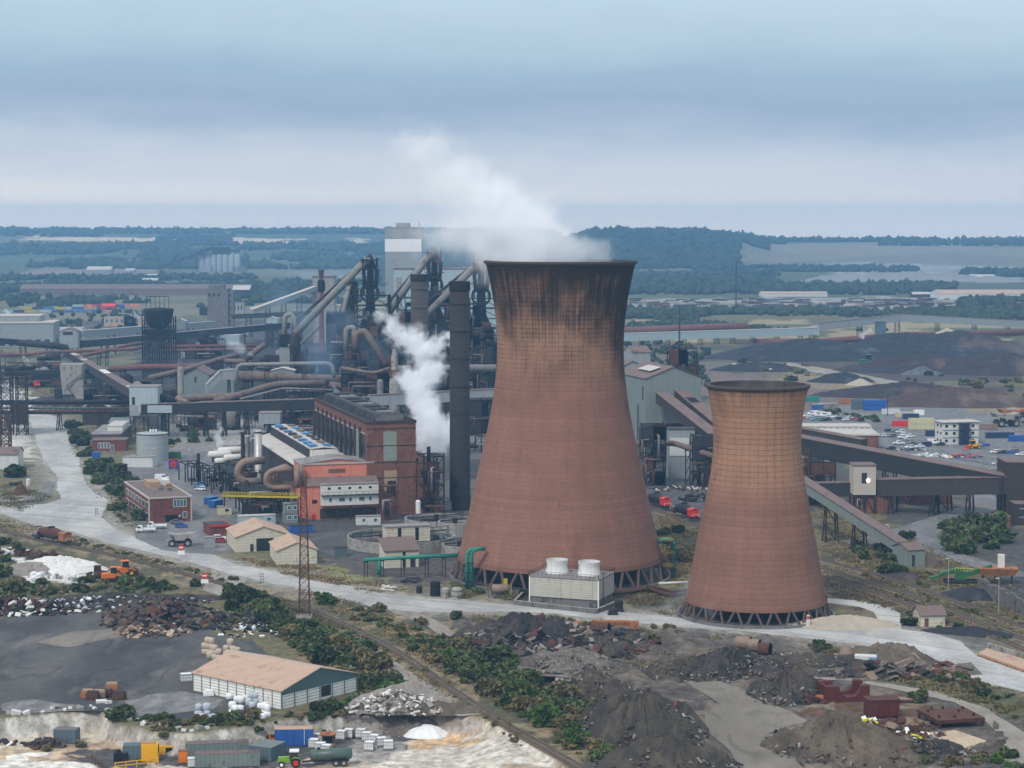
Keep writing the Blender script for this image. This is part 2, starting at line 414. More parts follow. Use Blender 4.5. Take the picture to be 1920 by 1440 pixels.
col[gy > 15000] = (.40,.42,.42)
paint([W(55,5950),W(300,5850),W(298,6150),W(60,6300)], (.58,.45,.29), px=False)
paint([W(110,5500),W(245,5420),W(240,5650),W(100,5700)], (.50,.40,.26), px=False)
paint([W(430,5750),W(550,5750),W(545,6150),W(425,6250)], (.55,.44,.30), px=False)
paint([W(655,5700),W(690,5700),W(690,6100),W(655,6100)], (.5,.42,.3), px=False)
paint([W(1385,4350),W(1920,4250),W(2100,5200),W(1600,5600),W(1400,5300)], (.20,.17,.125), ((.15,.14,.10),260,.5), px=False)
paint([W(20,3900),W(290,3900),W(300,4450),W(90,4500)], (.22,.17,.14), px=False)
paint([W(530,3500),W(760,3300),W(760,4300),W(560,4200)], (.19,.185,.165), ((.12,.125,.09),90,.45), px=False)
paint([(1180,560),(1920,555),(1920,585),(1180,590)], (.28,.255,.23), ((.13,.115,.085),40,.5))
paint([(1560,500),(1920,505),(1920,530),(1620,528),(1550,524)], (.26,.26,.255), ((.18,.175,.16),60,.45))
paint([(0,556),(470,552),(480,600),(0,606)], (.17,.15,.11), ((.10,.11,.06),40,.5))
paint([(470,550),(930,560),(930,600),(470,600)], (.13,.13,.08), ((.30,.26,.18),50,.6))
paint([(1170,600),(1920,600),(1920,640),(1170,640)], (.27,.22,.13), ((.09,.10,.05),45,.48))
paint([(-200,600),(930,600),(1330,690),(1330,1010),(870,1020),(640,1060),(420,940),(380,860),(240,790),(-200,720)], dark, ((.115,.105,.095),26,.52))
paint([(-100,640),(760,640),(930,700),(930,800),(700,775),(200,775),(110,760),(-100,712)], (.042,.042,.045), ((.085,.08,.075),16,.6))
paint([(0,620),(260,640),(260,690),(0,690)], (.15,.14,.09), ((.08,.09,.05),25,.5))
paint([(0,690),(110,700),(120,740),(0,745)], olive, ((.2,.17,.10),18,.5))
paint([(0,716),(22,720),(64,745),(60,760),(0,760)], dust)
paint([(0,748),(60,748),(70,860),(0,870)], (.48,.45,.40))
paint([(300,800),(400,790),(470,800),(400,870),(330,860)], (.20,.19,.175))
paint([(400,790),(520,790),(470,830),(410,830)], (.30,.28,.26))
paint([(1170,640),(1420,650),(1470,700),(1330,740),(1180,690)], (.13,.115,.09), ((.07,.075,.045),22,.5))
paint([(1310,690),(1500,715),(1700,760),(1920,800),(1920,860),(1640,800),(1310,740)], (.155,.115,.105))
paint([(1370,640),(1920,640),(1920,790),(1560,720),(1430,690)], (.075,.062,.062), ((.13,.115,.075),30,.58))
paint([(1480,700),(1600,705),(1700,730),(1920,775),(1920,800),(1690,750),(1480,720)], (.21,.17,.12))
paint([(1490,770),(1700,745),(1920,790),(1920,890),(1700,870),(1490,850)], (.165,.163,.165))
paint([(1490,860),(1920,880),(1960,1080),(1700,1060),(1520,960)], (.075,.07,.066), ((.13,.115,.08),14,.6))
paint([(1195,880),(1340,900),(1340,1000),(1215,950)], (.085,.083,.083))
paint([(1225,950),(1330,990),(1300,1150),(1240,1110)], (.15,.125,.065), ((.08,.075,.04),8,.5))
paint([(1530,930),(1640,960),(1800,1040),(1930,1100),(1930,1220),(1780,1185),(1640,1150),(1540,1130)], (.14,.115,.068), ((.075,.07,.042),9,.5))
paint([(1545,1085),(1600,1080),(1730,1120),(1720,1140),(1600,1142)], (.062,.044,.036))
paint([(1690,1190),(1700,1165),(1930,1215),(1930,1240),(1800,1215)], (.10,.092,.08))
paint([(830,1075),(1000,1095),(1270,1100),(1290,1165),(1150,1148),(960,1135),(840,1125)], (.165,.145,.08), ((.085,.082,.075),6,.5))
paint([(600,1055),(700,1020),(860,1050),(850,1090),(700,1105)], (.085,.075,.07))
paint([(440,1040),(620,1065),(760,1105),(700,1115),(540,1075)], (.20,.17,.12), ((.12,.10,.07),5,.5))
paint([(590,1045),(640,1060),(730,1095),(690,1100),(600,1070)], (.16,.16,.06))
paint([(-300,960),(0,966),(140,1003),(300,1046),(430,1080),(520,1098),(700,1148),(850,1150),(960,1290),(1130,1450),(700,1450),(560,1230),(430,1110),(200,1100),(0,1105),(-300,1105)], (.20,.155,.095), ((.09,.082,.05),6,.48))
paint([(-300,985),(0,1000),(200,1050),(330,1090),(250,1125),(0,1140),(-300,1140)], (.085,.082,.045), ((.17,.14,.08),6,.55))
paint([(440,1110),(560,1130),(700,1215),(820,1320),(720,1310),(600,1225),(500,1190)], (.06,.056,.034), ((.12,.10,.065),6,.55))
paint([(600,1105),(720,1140),(840,1170),(960,1240),(1010,1290),(1110,1400),(1000,1400),(880,1300),(760,1190)], (.085,.078,.048), ((.21,.16,.095),6,.5))
paint([(30,1050),(120,1040),(190,1070),(240,1090),(60,1090)], (.52,.51,.49), ((.2,.19,.18),4,.55))
paint([(850,1150),(1050,1155),(1320,1182),(1600,1212),(1700,1240),(1930,1310),(1930,1500),(1080,1500),(1100,1370),(1010,1275),(900,1215)], (.088,.076,.068), ((.145,.12,.095),7,.55))
paint([(1500,1205),(1680,1230),(1930,1305),(1930,1360),(1760,1305),(1600,1270)], (.085,.09,.05), ((.14,.12,.08),6,.5))
paint([(1500,1330),(1700,1300),(1780,1350),(1700,1400),(1560,1380)], (.10,.06,.042), ((.17,.14,.10),5,.55))
q = quarry(gx, gy); front = gy < 470
cq = np.empty_like(col); f = sst((fbm(gx/14, gy/9, 61)-.42)/.2)[:, None]
cq[:] = np.array((.44,.385,.315))*(1-f)+np.array((.36,.27,.19))*f
def qpaint(poly, c, amt=1.0):
 pw = [(G(*p, QZ).x, G(*p, QZ).y) for p in poly]; k = inpoly(wx, wy, pw); cq[k] = cq[k]*(1-amt)+np.array(c)*amt
qpaint([(170,1440),(120,1412),(300,1400),(620,1370),(790,1375),(760,1400),(560,1440)], (.085,.08,.078))
qpaint([(640,1395),(720,1385),(830,1420),(700,1440)], (.26,.24,.22))
qpaint([(770,1385),(870,1370),(930,1385),(890,1400),(780,1398)], (.50,.34,.20))
qpaint([(0,1400),(110,1404),(150,1412),(0,1418)], (.46,.34,.22))
qpaint([(-100,1418),(110,1420),(200,1450),(-100,1460)], (.62,.58,.52))
qpaint([(780,1405),(1000,1395),(1100,1470),(640,1470)], (.51,.46,.395))
bank = sst((fbm(gx/4, gy/4, 71)-.4)/.2)[:, None]
cb = np.array((.46,.44,.40))*(1-bank)+np.array((.30,.27,.23))*bank
cb = np.where((960+F*gx/gy > 640)[:, None], np.array((.30,.26,.23))*(1-bank)+np.array((.19,.16,.14))*bank, cb)
cb = np.where((960+F*gx/gy > 905)[:, None], cq, cb)
a1 = (sst((q-.02)/.08)*front)[:, None]; a2 = (sst((q-.9)/.09)*front)[:, None]
col = col*(1-a1)+cb*a1; col = col*(1-a2)+cq*a2
tip = [(850,1150),(1050,1155),(1320,1182),(1600,1212),(1700,1240),(1930,1310),(1930,1500),(1080,1500),(1100,1370),(1010,1275),(900,1215)]
KEEP = [[(840,1140),(860,1180),(910,1222),(960,1238),(1045,1252),(1085,1265),(1060,1280),(985,1275),(900,1248),(800,1180)],[(1262,1270),(1345,1268),(1405,1288),(1475,1322),(1525,1352),(1485,1387),(1490,1410),(1530,1470),(1395,1470),(1362,1415),(1315,1370),(1310,1340),(1340,1320)],[(1470,1266),(1600,1272),(1710,1292),(1800,1312),(1860,1350),(1890,1385),(1870,1415),(1940,1440),(1940,1370),(1850,1322),(1760,1290),(1650,1272)],[(1540,1270),(1850,1300),(1870,1400),(1600,1390)]]
kt = inpoly(gx,gy,[(G(*p).x,G(*p).y) for p in tip])
for kp in KEEP: kt &= ~inpoly(gx,gy,[(G(*p).x,G(*p).y) for p in kp])
gz = gz+kt*(fbm(gx/4.5,gy/4.5,85,5)-.42)*3.0*(a2[:,0] < .01)
gz = gz+((fbm(gx/3.2, gy/3.2, 81)-.5)*1.6*np.clip(q*(1-q)*4, 0, 1)*front*(960+F*gx/gy < 850))
HAUL = [(-260,925),(0,958),(82,987),(175,1010),(287,1037),(397,1066),(516,1096),(635,1120),(784,1148),(983,1147),(1145,1165),(1320,1179),(1480,1193),(1597,1207),(1713,1240),(1847,1280),(2080,1340)]
HAUL2 = [(2080,1300),(1830,1228),(1690,1180),(1513,1173),(1380,1165),(1207,1151),(1023,1142),(870,1127),(715,1113),(584,1087),(440,1058),(312,1027),(217,992),(202,935),(150,880),(122,800),(108,782)]
near = (gy > 440) & (gy < 1100); dm = np.full(near.sum(), 1e9); X_, Y_ = gx[near], gy[near]
for ch in (HAUL, HAUL2, [(57,777),(70,835),(107,918),(0,950)]):
 for p, q_ in zip(ch, ch[1:]):
  a, b_ = G(*p), G(*q_); dx, dy = b_.x-a.x, b_.y-a.y; t_ = np.clip(((X_-a.x)*dx+(Y_-a.y)*dy)/(dx*dx+dy*dy), 0, 1); dm = np.minimum(dm, np.hypot(X_-a.x-t_*dx, Y_-a.y-t_*dy))
f = (np.exp(-dm/5.5)*(.35+.9*fbm(X_/5, Y_/5, 91)))[:, None]; f = np.clip(f, 0, .9); col[near] = col[near]*(1-f)+np.array((.30,.28,.25))*f
me = bpy.data.meshes.new('ground')
me.vertices.add(NX*NY); me.vertices.foreach_set('co', np.stack([gx, gy, gz], 1).ravel())
i, j = np.meshgrid(np.arange(NX-1), np.arange(NY-1)); a = (j*NX+i).ravel()
fi = np.stack([a, a+1, a+1+NX, a+NX], 1).astype(np.int32)
me.loops.add(fi.size); me.loops.foreach_set('vertex_index', fi.ravel()); me.polygons.add(len(fi))
me.polygons.foreach_set('loop_start', np.arange(0, fi.size, 4, dtype=np.int32)); me.update(calc_edges=True); me.validate()
at = me.color_attributes.new('Ground', 'FLOAT_COLOR', 'POINT')
at.data.foreach_set('color', np.concatenate([col, np.ones((len(col),1))], 1).ravel())
m, nt, b = new_mat('ground')
pos = nt.n('ShaderNodeNewGeometry').outputs['Position']
vc = nt.n('ShaderNodeVertexColor', layer_name='Ground').outputs[0]
k = nt.math('ADD', nt.math('MULTIPLY', nt.noise(pos, .05, 4), .7), nt.math('MULTIPLY', nt.step(nt.noise(pos, .42, 6, .72), .32, .70), .95))
k = nt.math('ADD', k, nt.math('MULTIPLY', nt.noise(pos, 2.6, 2), .5))
c = nt.mix(1, vc, nt.gray(nt.math('ADD', .05, nt.math('MULTIPLY', k, .92))), 'MULTIPLY')
f = nt.step(nt.noise(pos, 1.1, 4, .75), .60, .70)
c = nt.mix(nt.math('MULTIPLY', f, .4), c, nt.mix(1, c, (.38,.42,.3), 'MULTIPLY'))
nt.put(b.inputs['Base Color'], c); b.inputs['Roughness'].default_value = .95; b.inputs['Specular IOR Level'].default_value = .1
me.materials.append(m)
go = bpy.data.objects.new('ground', me); COL.objects.link(go); tag(go, kind='structure')

# ------------------------------------------------------------------ sheets: roads, yards, tracks
def dusty(name, c1, c2, c3, s=.12, tracks=0, fine=1.2, ruts=0):
 m, nt, b = new_mat(name)
 p = nt.n('ShaderNodeNewGeometry').outputs['Position']
 f1 = nt.step(nt.noise(nt.scl(p, (1, .45, 1)), s, 6, .65), .36, .66)
 f2 = nt.step(nt.noise(nt.scl(p, (.8, .3, 1)), s*2.7, 6, .7), .5, .72)
 c = nt.mix(f1, c1, c2); c = nt.mix(nt.math('MULTIPLY', f2, .75), c, c3)
 if ruts:
  mp = nt.n('ShaderNodeMapping', {'Vector': p, 'Rotation': (0,0,ruts)}); f3 = nt.step(nt.noise(nt.scl(mp.outputs[0], (.012,.42,1)), 1.0, 4, .7), .47, .66)
  c = nt.mix(nt.math('MULTIPLY', f3, .45), c, tuple(k*.5 for k in c1))
 k = nt.math('ADD', .62, nt.math('MULTIPLY', nt.noise(p, fine, 4, .7), .76))
 c = nt.mix(1, c, nt.gray(k), 'MULTIPLY')
 if tracks:
  wv = nt.n('ShaderNodeTexNoise', {'Vector': nt.scl(p, (.05, .02, 1)), 'Scale': 1.0, 'Detail': 2.0}).outputs[0]
  g = nt.math('ABSOLUTE', nt.math('SUBTRACT', nt.math('FRACT', nt.math('MULTIPLY', wv, 9)), .5))
  g = nt.math('MULTIPLY', nt.step(g, .26, .02), nt.step(nt.noise(p, .05, 3), .45, .6))
  c = nt.mix(nt.math('MULTIPLY', g, tracks), c, tuple(k*.45 for k in c1))
 nt.put(b.inputs['Base Color'], c); b.inputs['Roughness'].default_value = .9; b.inputs['Specular IOR Level'].default_value = .15
dusty('road_pale', (.31,.305,.295), (.46,.45,.425), (.50,.47,.41), .06, ruts=R(28))
dusty('road_white', (.36,.355,.345), (.50,.49,.475), (.31,.30,.29), .08, ruts=R(38))
dusty('asphalt', (.12,.118,.12), (.185,.18,.178), (.27,.26,.24), .08, tracks=.3)
dusty('yard_dark', (.055,.053,.054), (.105,.10,.096), (.175,.16,.14), .05, tracks=.4)
dusty('yard_sand', (.17,.15,.125), (.225,.20,.165), (.13,.115,.10), .08, tracks=.45)
dusty('track_dirt', (.24,.215,.185), (.31,.28,.24), (.19,.165,.135), .12, tracks=.4)
dusty('works_floor', (.06,.058,.06), (.10,.095,.09), (.15,.14,.13), .07, tracks=.3)
dusty('ballast', (.15,.122,.09), (.21,.165,.11), (.12,.11,.065), .3)
dusty('wet_black', (.04,.042,.047), (.065,.068,.075), (.15,.15,.155), .07)
dusty('chalk', (.60,.585,.55), (.48,.46,.43), (.38,.35,.31), .3)
dusty('sand_pale', (.50,.41,.30), (.42,.33,.23), (.30,.23,.17), .3)
dusty('dust_grey', (.13,.127,.124), (.23,.225,.215), (.09,.088,.088), .3)
SHEET_Z = [0.03]
def sheet(name, poly, matn, z=0.0, jit=.5, px=True, rec=None):
 pts = [G(*p, z) for p in poly] if px else [Vector((*p, z)) for p in poly]
 out = []; n = len(pts)
 for i in range(n):
  a, b = pts[i], pts[(i+1) % n]; L = (b-a).length; k = max(1, int(L/2.5))
  nrm = Vector((-(b-a).y, (b-a).x, 0)).normalized()
  for q in range(k):
   p = a.lerp(b, q/k); s = mnoise.noise(Vector((p.x*.22, p.y*.22, 3)))+.6*mnoise.noise(Vector((p.x*.8, p.y*.8, 9)))
   out.append(p+nrm*s*jit*(p.y/550))
 tri = mgeo.tessellate_polygon([out])
 SHEET_Z[0] += .006
 mb = MB(); mb.add([(p.x, p.y, z+SHEET_Z[0]) for p in out], [tuple(t) for t in tri])
 o = mb.build(name, matn); tag(o, kind='structure')
 for p in o.data.polygons:
  if p.normal.z < 0: p.flip()
 return o
sheet('haul_road', [(-260,925),(0,985-30),(0,962),(50,980),(82,987),(137,997),(175,1010),(225,1024),(287,1037),(342,1050),(397,1066),(428,1076),(516,1096),(587,1108),(635,1120),(684,1134),(715,1146),(780,1148),(843,1148),(983,1147),(1054,1153),(1145,1165),(1237,1173),(1320,1179),(1380,1182),(1480,1193),(1547,1200),(1597,1207),(1647,1217),(1680,1228),(1713,1240),(1780,1263),(1847,1280),(1920,1298),(2080,1340),(2080,1300),(1920,1258),(1830,1228),(1800,1202),(1747,1187),(1690,1180),(1557,1177),(1513,1173),(1447,1167),(1380,1165),(1280,1160),(1207,1151),(1145,1147),(1023,1142),(962,1134),(870,1127),(807,1122),(715,1113),(654,1098),(584,1087),(516,1072),(440,1058),(380,1030),(312,1027),(250,1005),(217,992),(190,970),(200,945),(202,935),(180,927),(163,910),(150,880),(148,852),(135,845),(122,800),(108,782),(85,775),(57,777),(57,790),(70,835),(85,868),(100,885),(108,895),(107,918),(115,935),(85,945),(0,950),(-260,915)], 'road_pale', jit=.45)
sheet('bright_dust_road', [(1180,1158),(1280,1163),(1400,1172),(1513,1180),(1600,1190),(1700,1205),(1800,1222),(1920,1268),(2060,1306),(2060,1330),(1920,1292),(1800,1262),(1713,1234),(1640,1210),(1540,1194),(1400,1180),(1280,1172),(1180,1163)], 'road_white', jit=.4)
sheet('loop_road', [(1547,1122),(1600,1125),(1660,1136),(1688,1150),(1690,1180),(1640,1182),(1645,1160),(1640,1148),(1610,1138),(1575,1134),(1550,1130)], 'road_pale', jit=.4)
sheet('works_yard', [(255,1010),(245,960),(262,905),(300,880),(372,868),(392,855),(400,870),(380,890),(400,930),(430,960),(470,985),(500,1000),(470,1030),(400,1040),(330,1035),(300,1030)], 'asphalt')
sheet('side_road', [(232,872),(300,845),(385,842),(395,856),(372,868),(300,882),(262,905),(250,905)], 'asphalt')
sheet('pipe_road', [(372,868),(388,862),(420,905),(470,955),(520,990),(500,998),(440,965),(400,925)], 'asphalt', jit=.3)
sheet('side_road', [(35,946),(62,930),(82,910),(88,903),(104,905),(100,925),(82,940),(60,948)], 'asphalt', jit=.2)
sheet('plant_yard', [(520,985),(600,1000),(700,990),(830,970),(870,985),(855,1050),(700,1045),(640,1050),(590,1030),(545,1010)], 'works_floor')
sheet('dark_yard', [(-250,1140),(0,1160),(60,1150),(220,1148),(300,1125),(345,1120),(372,1130),(400,1160),(395,1190),(470,1200),(520,1240),(640,1300),(560,1310),(470,1345),(400,1355),(280,1352),(200,1335),(100,1330),(0,1338),(-250,1340)], 'yard_dark', jit=.9)
sheet('dust_patch', [(235,1315),(300,1300),(345,1297),(420,1312),(400,1330),(330,1338),(250,1345)], 'dust_grey', jit=1.6)
sheet('dust_patch', [(0,1320),(60,1312),(140,1322),(160,1332),(60,1337),(0,1334)], 'dust_grey', jit=1.6)
sheet('dust_patch', [(70,1205),(130,1185),(240,1180),(230,1195),(120,1215)], 'yard_sand', jit=1.6)
sheet('dirt_track', [(715,1140),(783,1148),(820,1165),(850,1185),(905,1230),(960,1245),(1040,1262),(1075,1265),(1060,1272),(990,1265),(905,1240),(850,1218),(800,1172),(760,1158)], 'track_dirt', jit=.5)
sheet('dirt_track', [(620,1180),(690,1200),(740,1240),(790,1275),(850,1310),(910,1340),(860,1344),(820,1330),(770,1300),(715,1260),(670,1215)], 'track_dirt', jit=.5)
sheet('dirt_track', [(397,1066),(428,1076),(470,1085),(440,1110),(420,1120),(380,1108)], 'track_dirt', jit=.4)
sheet('sandy_yard', [(1275,1275),(1340,1275),(1400,1295),(1470,1330),(1515,1352),(1475,1385),(1480,1410),(1520,1460),(1400,1460),(1370,1410),(1325,1370),(1320,1340),(1350,1320),(1310,1295)], 'yard_sand', jit=.5)
sheet('dirt_track', [(1480,1272),(1600,1278),(1700,1298),(1790,1318),(1850,1355),(1880,1385),(1860,1420),(1930,1440),(1930,1380),(1850,1330),(1760,1298),(1650,1280),(1560,1268)], 'track_dirt', jit=.5)
sheet('sand_patch', [(1740,1375),(1790,1370),(1850,1390),(1820,1410),(1790,1405)], 'sand_pale', jit=.5)
sheet('curved_road', [(1580,1015),(1660,998),(1745,970),(1815,945),(1822,930),(1800,920),(1780,905),(1800,900),(1835,915),(1870,935),(1872,955),(1840,972),(1775,990),(1755,1005),(1770,1025),(1820,1045),(1925,1075),(1925,1090),(1830,1066),(1735,1035),(1712,1008),(1640,1020),(1600,1030)], 'asphalt', jit=.4)
sheet('car_park', [(1495,790),(1560,768),(1640,785),(1690,800),(1740,820),(1790,838),(1930,838),(1930,880),(1860,872),(1720,850),(1600,832),(1495,815)], 'asphalt', jit=.3)
sheet('black_yard', [(1850,1082),(1925,1082),(1925,1125),(1840,1103)], 'wet_black', jit=.3)
sheet('gravel_road', [(1375,690),(1480,690),(1600,712),(1700,728),(1760,735),(1850,760),(1930,775),(1930,770),(1850,752),(1750,728),(1600,700),(1480,680)], 'track_dirt', jit=.6)
sheet('pavement', [(1830,1229),(1850,1216),(1925,1238),(1925,1262)], 'roof_pink', jit=.05)
# ------------------------------------------------------------------ cooling towers
def tower_mat(name, top, grid_lo, dark, base, tan, hp, nv, side, gk=.85):
 m, nt, b = new_mat(name)
 co = nt.n('ShaderNodeTexCoord').outputs['Object']; x, y, z = nt.sep(co)
 an = nt.math('ARCTAN2', y, x); h = nt.math('DIVIDE', z, top)
 cyl = nt.n('ShaderNodeCombineXYZ', {0: nt.math('MULTIPLY', an, 26.0), 1: z}).outputs[0]
 c = nt.mix(nt.step(h, grid_lo-.06, grid_lo+.16), base, tan)
 k = nt.math('ADD', .55, nt.math('ADD', nt.math('MULTIPLY', nt.noise(co, .09, 5), .5), nt.math('MULTIPLY', nt.noise(nt.scl(co, (1,1,2.2)), 1.1, 4, .7), .42)))
 c = nt.mix(1, c, nt.gray(k), 'MULTIPLY')
 lt = nt.n('ShaderNodeTexWhiteNoise', {'W': nt.math('FLOOR', nt.math('DIVIDE', z, hp))}, noise_dimensions='1D').outputs[0]
 c = nt.mix(1, c, nt.gray(nt.math('ADD', .94, nt.math('MULTIPLY', lt, .12))), 'MULTIPLY')
 c = nt.mix(1, c, nt.gray(nt.math('ADD', .7, nt.math('MULTIPLY', nt.noise(cyl, .9, 5, .8), .6))), 'MULTIPLY')
 vs_ = nt.noise(nt.n('ShaderNodeCombineXYZ', {0: nt.math('MULTIPLY', an, 9.0), 1: nt.math('MULTIPLY', z, .02)}).outputs[0], 1.0, 6, .75)
 c = nt.mix(1, c, nt.gray(nt.math('ADD', .72, nt.math('MULTIPLY', vs_, .56))), 'MULTIPLY')
 pt = nt.math('MULTIPLY', nt.step(nt.noise(nt.scl(co, (1,1,.5)), .07, 6, .7), .54, .68), .5)
 c = nt.mix(pt, c, tuple(q*.62+.008 for q in base))
 low = nt.math('MULTIPLY', nt.step(h, .10, .0), nt.step(nt.noise(co, .12, 5), .35, .6))
 c = nt.mix(nt.math('MULTIPLY', low, .5), c, tuple(q*.35 for q in base))
 wob = nt.math('MULTIPLY', nt.math('SUBTRACT', nt.noise(co, .5, 3), .5), .25)
 fh = nt.math('ABSOLUTE', nt.math('SUBTRACT', nt.math('FRACT', nt.math('DIVIDE', nt.math('ADD', z, wob), hp)), .5))
 fv = nt.math('ABSOLUTE', nt.math('SUBTRACT', nt.math('FRACT', nt.math('MULTIPLY', nt.math('ADD', an, nt.math('MULTIPLY', wob, .012)), nv/(2*math.pi))), .5))
 up = nt.step(nt.math('ADD', h, nt.math('MULTIPLY', nt.math('SUBTRACT', nt.noise(co, .08, 3), .5), .16)), grid_lo-.06, grid_lo+.13)
 lh = nt.step(fh, .39, .475); lv = nt.step(fv, .43, .485)
 lift = nt.math('MULTIPLY', lh, nt.math('ADD', .10, nt.math('MULTIPLY', nt.noise(co, .15, 4), .25)))
 c = nt.mix(lift, c, tuple(q*.45 for q in base))
 g = nt.math('MULTIPLY', nt.math('MAXIMUM', nt.math('MULTIPLY', lh, .8), lv), nt.math('MULTIPLY', up, nt.math('MULTIPLY', nt.step(nt.noise(co, .16, 3), .3, .6), nt.step(nt.noise(co, 1.3, 3), .2, .62))))
 c = nt.mix(nt.math('MULTIPLY', g, gk), c, (.028,.02,.018))
 def run(k, kz): return nt.noise(nt.n('ShaderNodeCombineXYZ', {0: nt.math('MULTIPLY', an, k), 1: nt.math('MULTIPLY', z, kz)}).outputs[0], 1.0, 5, .7)
 s1, s3 = run(22.0, .03), run(58.0, .045)
 s2 = nt.noise(cyl, .085, 4, .55)
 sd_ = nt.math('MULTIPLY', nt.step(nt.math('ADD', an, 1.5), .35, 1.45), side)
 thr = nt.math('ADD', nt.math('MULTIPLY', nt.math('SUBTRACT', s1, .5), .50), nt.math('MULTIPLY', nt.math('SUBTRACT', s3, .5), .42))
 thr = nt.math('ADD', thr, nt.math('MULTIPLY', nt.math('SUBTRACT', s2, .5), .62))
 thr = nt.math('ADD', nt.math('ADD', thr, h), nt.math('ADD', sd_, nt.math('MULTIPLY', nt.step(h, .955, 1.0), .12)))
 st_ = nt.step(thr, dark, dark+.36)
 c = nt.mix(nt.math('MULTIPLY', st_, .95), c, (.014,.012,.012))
 cr_ = nt.noise(nt.n('ShaderNodeCombineXYZ', {0: nt.math('MULTIPLY', an, 14.0), 1: nt.math('MULTIPLY', z, .035)}).outputs[0], 1.0, 2)
 cf = nt.math('MULTIPLY', nt.step(nt.math('ABSOLUTE', nt.math('SUBTRACT', cr_, .5)), .006, .001), nt.step(nt.noise(co, .2, 2), .5, .6))
 c = nt.mix(nt.math('MULTIPLY', cf, .5), c, (.05,.035,.03))
 nt.put(b.inputs['Base Color'], c); b.inputs['Roughness'].default_value = .92; b.inputs['Specular IOR Level'].default_value = .12
 bp = nt.n('ShaderNodeBump', {'Height': nt.math('ADD', lh, lv), 'Strength': .35, 'Distance': -.12}); nt.put(b.inputs['Normal'], bp.outputs[0])
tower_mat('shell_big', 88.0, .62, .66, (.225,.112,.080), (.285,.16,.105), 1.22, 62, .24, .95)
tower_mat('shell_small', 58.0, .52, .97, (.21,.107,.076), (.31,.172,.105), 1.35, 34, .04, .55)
M('shell_inside', (.07,.055,.05), streak=.7)
M('tower_leg', (.105,.072,.062), stain=((.05,.04,.036),.3,.6))
M('basin_black', (.014,.013,.014))

def cooling_tower(label, cx, ring_py, zs, prof, shell, n_v, leg_r, out):
 c = G(cx, ring_py, zs); Y = c.y
 def rad(py, a, z):
  return a/F*(Y*math.cos(PIT)+(HC-z)*math.sin(PIT))
 E = empty('cooling_tower', label, 'cooling tower', (c.x, Y, 0))
 pr = []
 for py, a in prof:
  z = zs if py == ring_py else ZY(py, Y); pr.append((rad(py, a, z), z))
 pr.sort(key=lambda q: q[1])
 zz = [q[1] for q in pr]; rr = [q[0] for q in pr]
 fine = []; K = 60
 for i in range(K+1):
  z = zz[0]+(zz[-1]-zz[0])*i/K
  ks = np.array(zz); wgt = np.exp(-((ks-z)/((zz[-1]-zz[0])*.055))**2)
  A_ = np.polyfit(ks, rr, 5) if i == 0 else A_
  fine.append((float(np.polyval(A_, z)), z))
 top = fine[-1]
 mb = MB(); mb.lathe(fine, 128)
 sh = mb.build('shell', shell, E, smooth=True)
 lip = MB(); lip.lathe([(top[0]-.1, top[1]-.9), (top[0]+.5, top[1]-.25), (top[0]+.5, top[1]+.2), (top[0]-.7, top[1]+.25), (top[0]-.7, top[1]-1.0)], 128)
 lip.build('rim', 'shell_inside', E)
 ins = MB(); ins.lathe([(r-.55, z) for r, z in fine], 96); ins.build('inner_lining', 'shell_inside', E, smooth=True)
 rb = fine[0][0]
 rg = MB(); rg.lathe([(rb-.6, zs-.5), (rb+.25, zs-.5), (rb+.12, zs+.6)], 128); rg.build('ring_beam', shell, E)
 for i in range(n_v):
  a0 = 2*math.pi*(i+.5)/n_v; da = math.pi/n_v
  for s in (-1, 1):
   p = Vector((rb*math.cos(a0+.12*s*da)-.2*math.cos(a0), rb*math.sin(a0+.12*s*da)-.2*math.sin(a0), zs-.2)); a1 = a0+s*da*.9
   q = Vector(((rb+out)*math.cos(a1), (rb+out)*math.sin(a1), -.2))
   MB().tube([p, q], leg_r, 7).build('leg', 'tower_leg', E)
 bs = MB(); bs.lathe([(rb+out+.9, -.3), (rb+out+.9, .7), (rb+out+.3, .7), (rb+out+.3, .25), (0.05, .25)], 72); bs.build('basin', 'dark_concrete', E)
 pk = MB(); pk.lathe([(rb-5.0, .26), (rb-5.0, zs+6)], 72); pk.lathe([(rb-5.0, zs+3.5), (.1, zs+3.5)], 48); pk.build('packing', 'basin_black', E)
 return E, c, rb
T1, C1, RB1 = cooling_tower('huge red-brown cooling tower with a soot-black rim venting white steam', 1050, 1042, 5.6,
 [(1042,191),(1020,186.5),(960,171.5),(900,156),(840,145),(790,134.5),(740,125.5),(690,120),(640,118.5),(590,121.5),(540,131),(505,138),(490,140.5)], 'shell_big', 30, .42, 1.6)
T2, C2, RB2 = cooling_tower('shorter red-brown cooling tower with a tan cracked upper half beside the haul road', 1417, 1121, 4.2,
 [(1121,131),(1100,128),(1060,118.7),(1000,108.7),(920,93),(860,83.5),(850,82.5),(820,82),(780,85),(740,91.5),(722,94.5)], 'shell_small', 24, .30, 1.3)

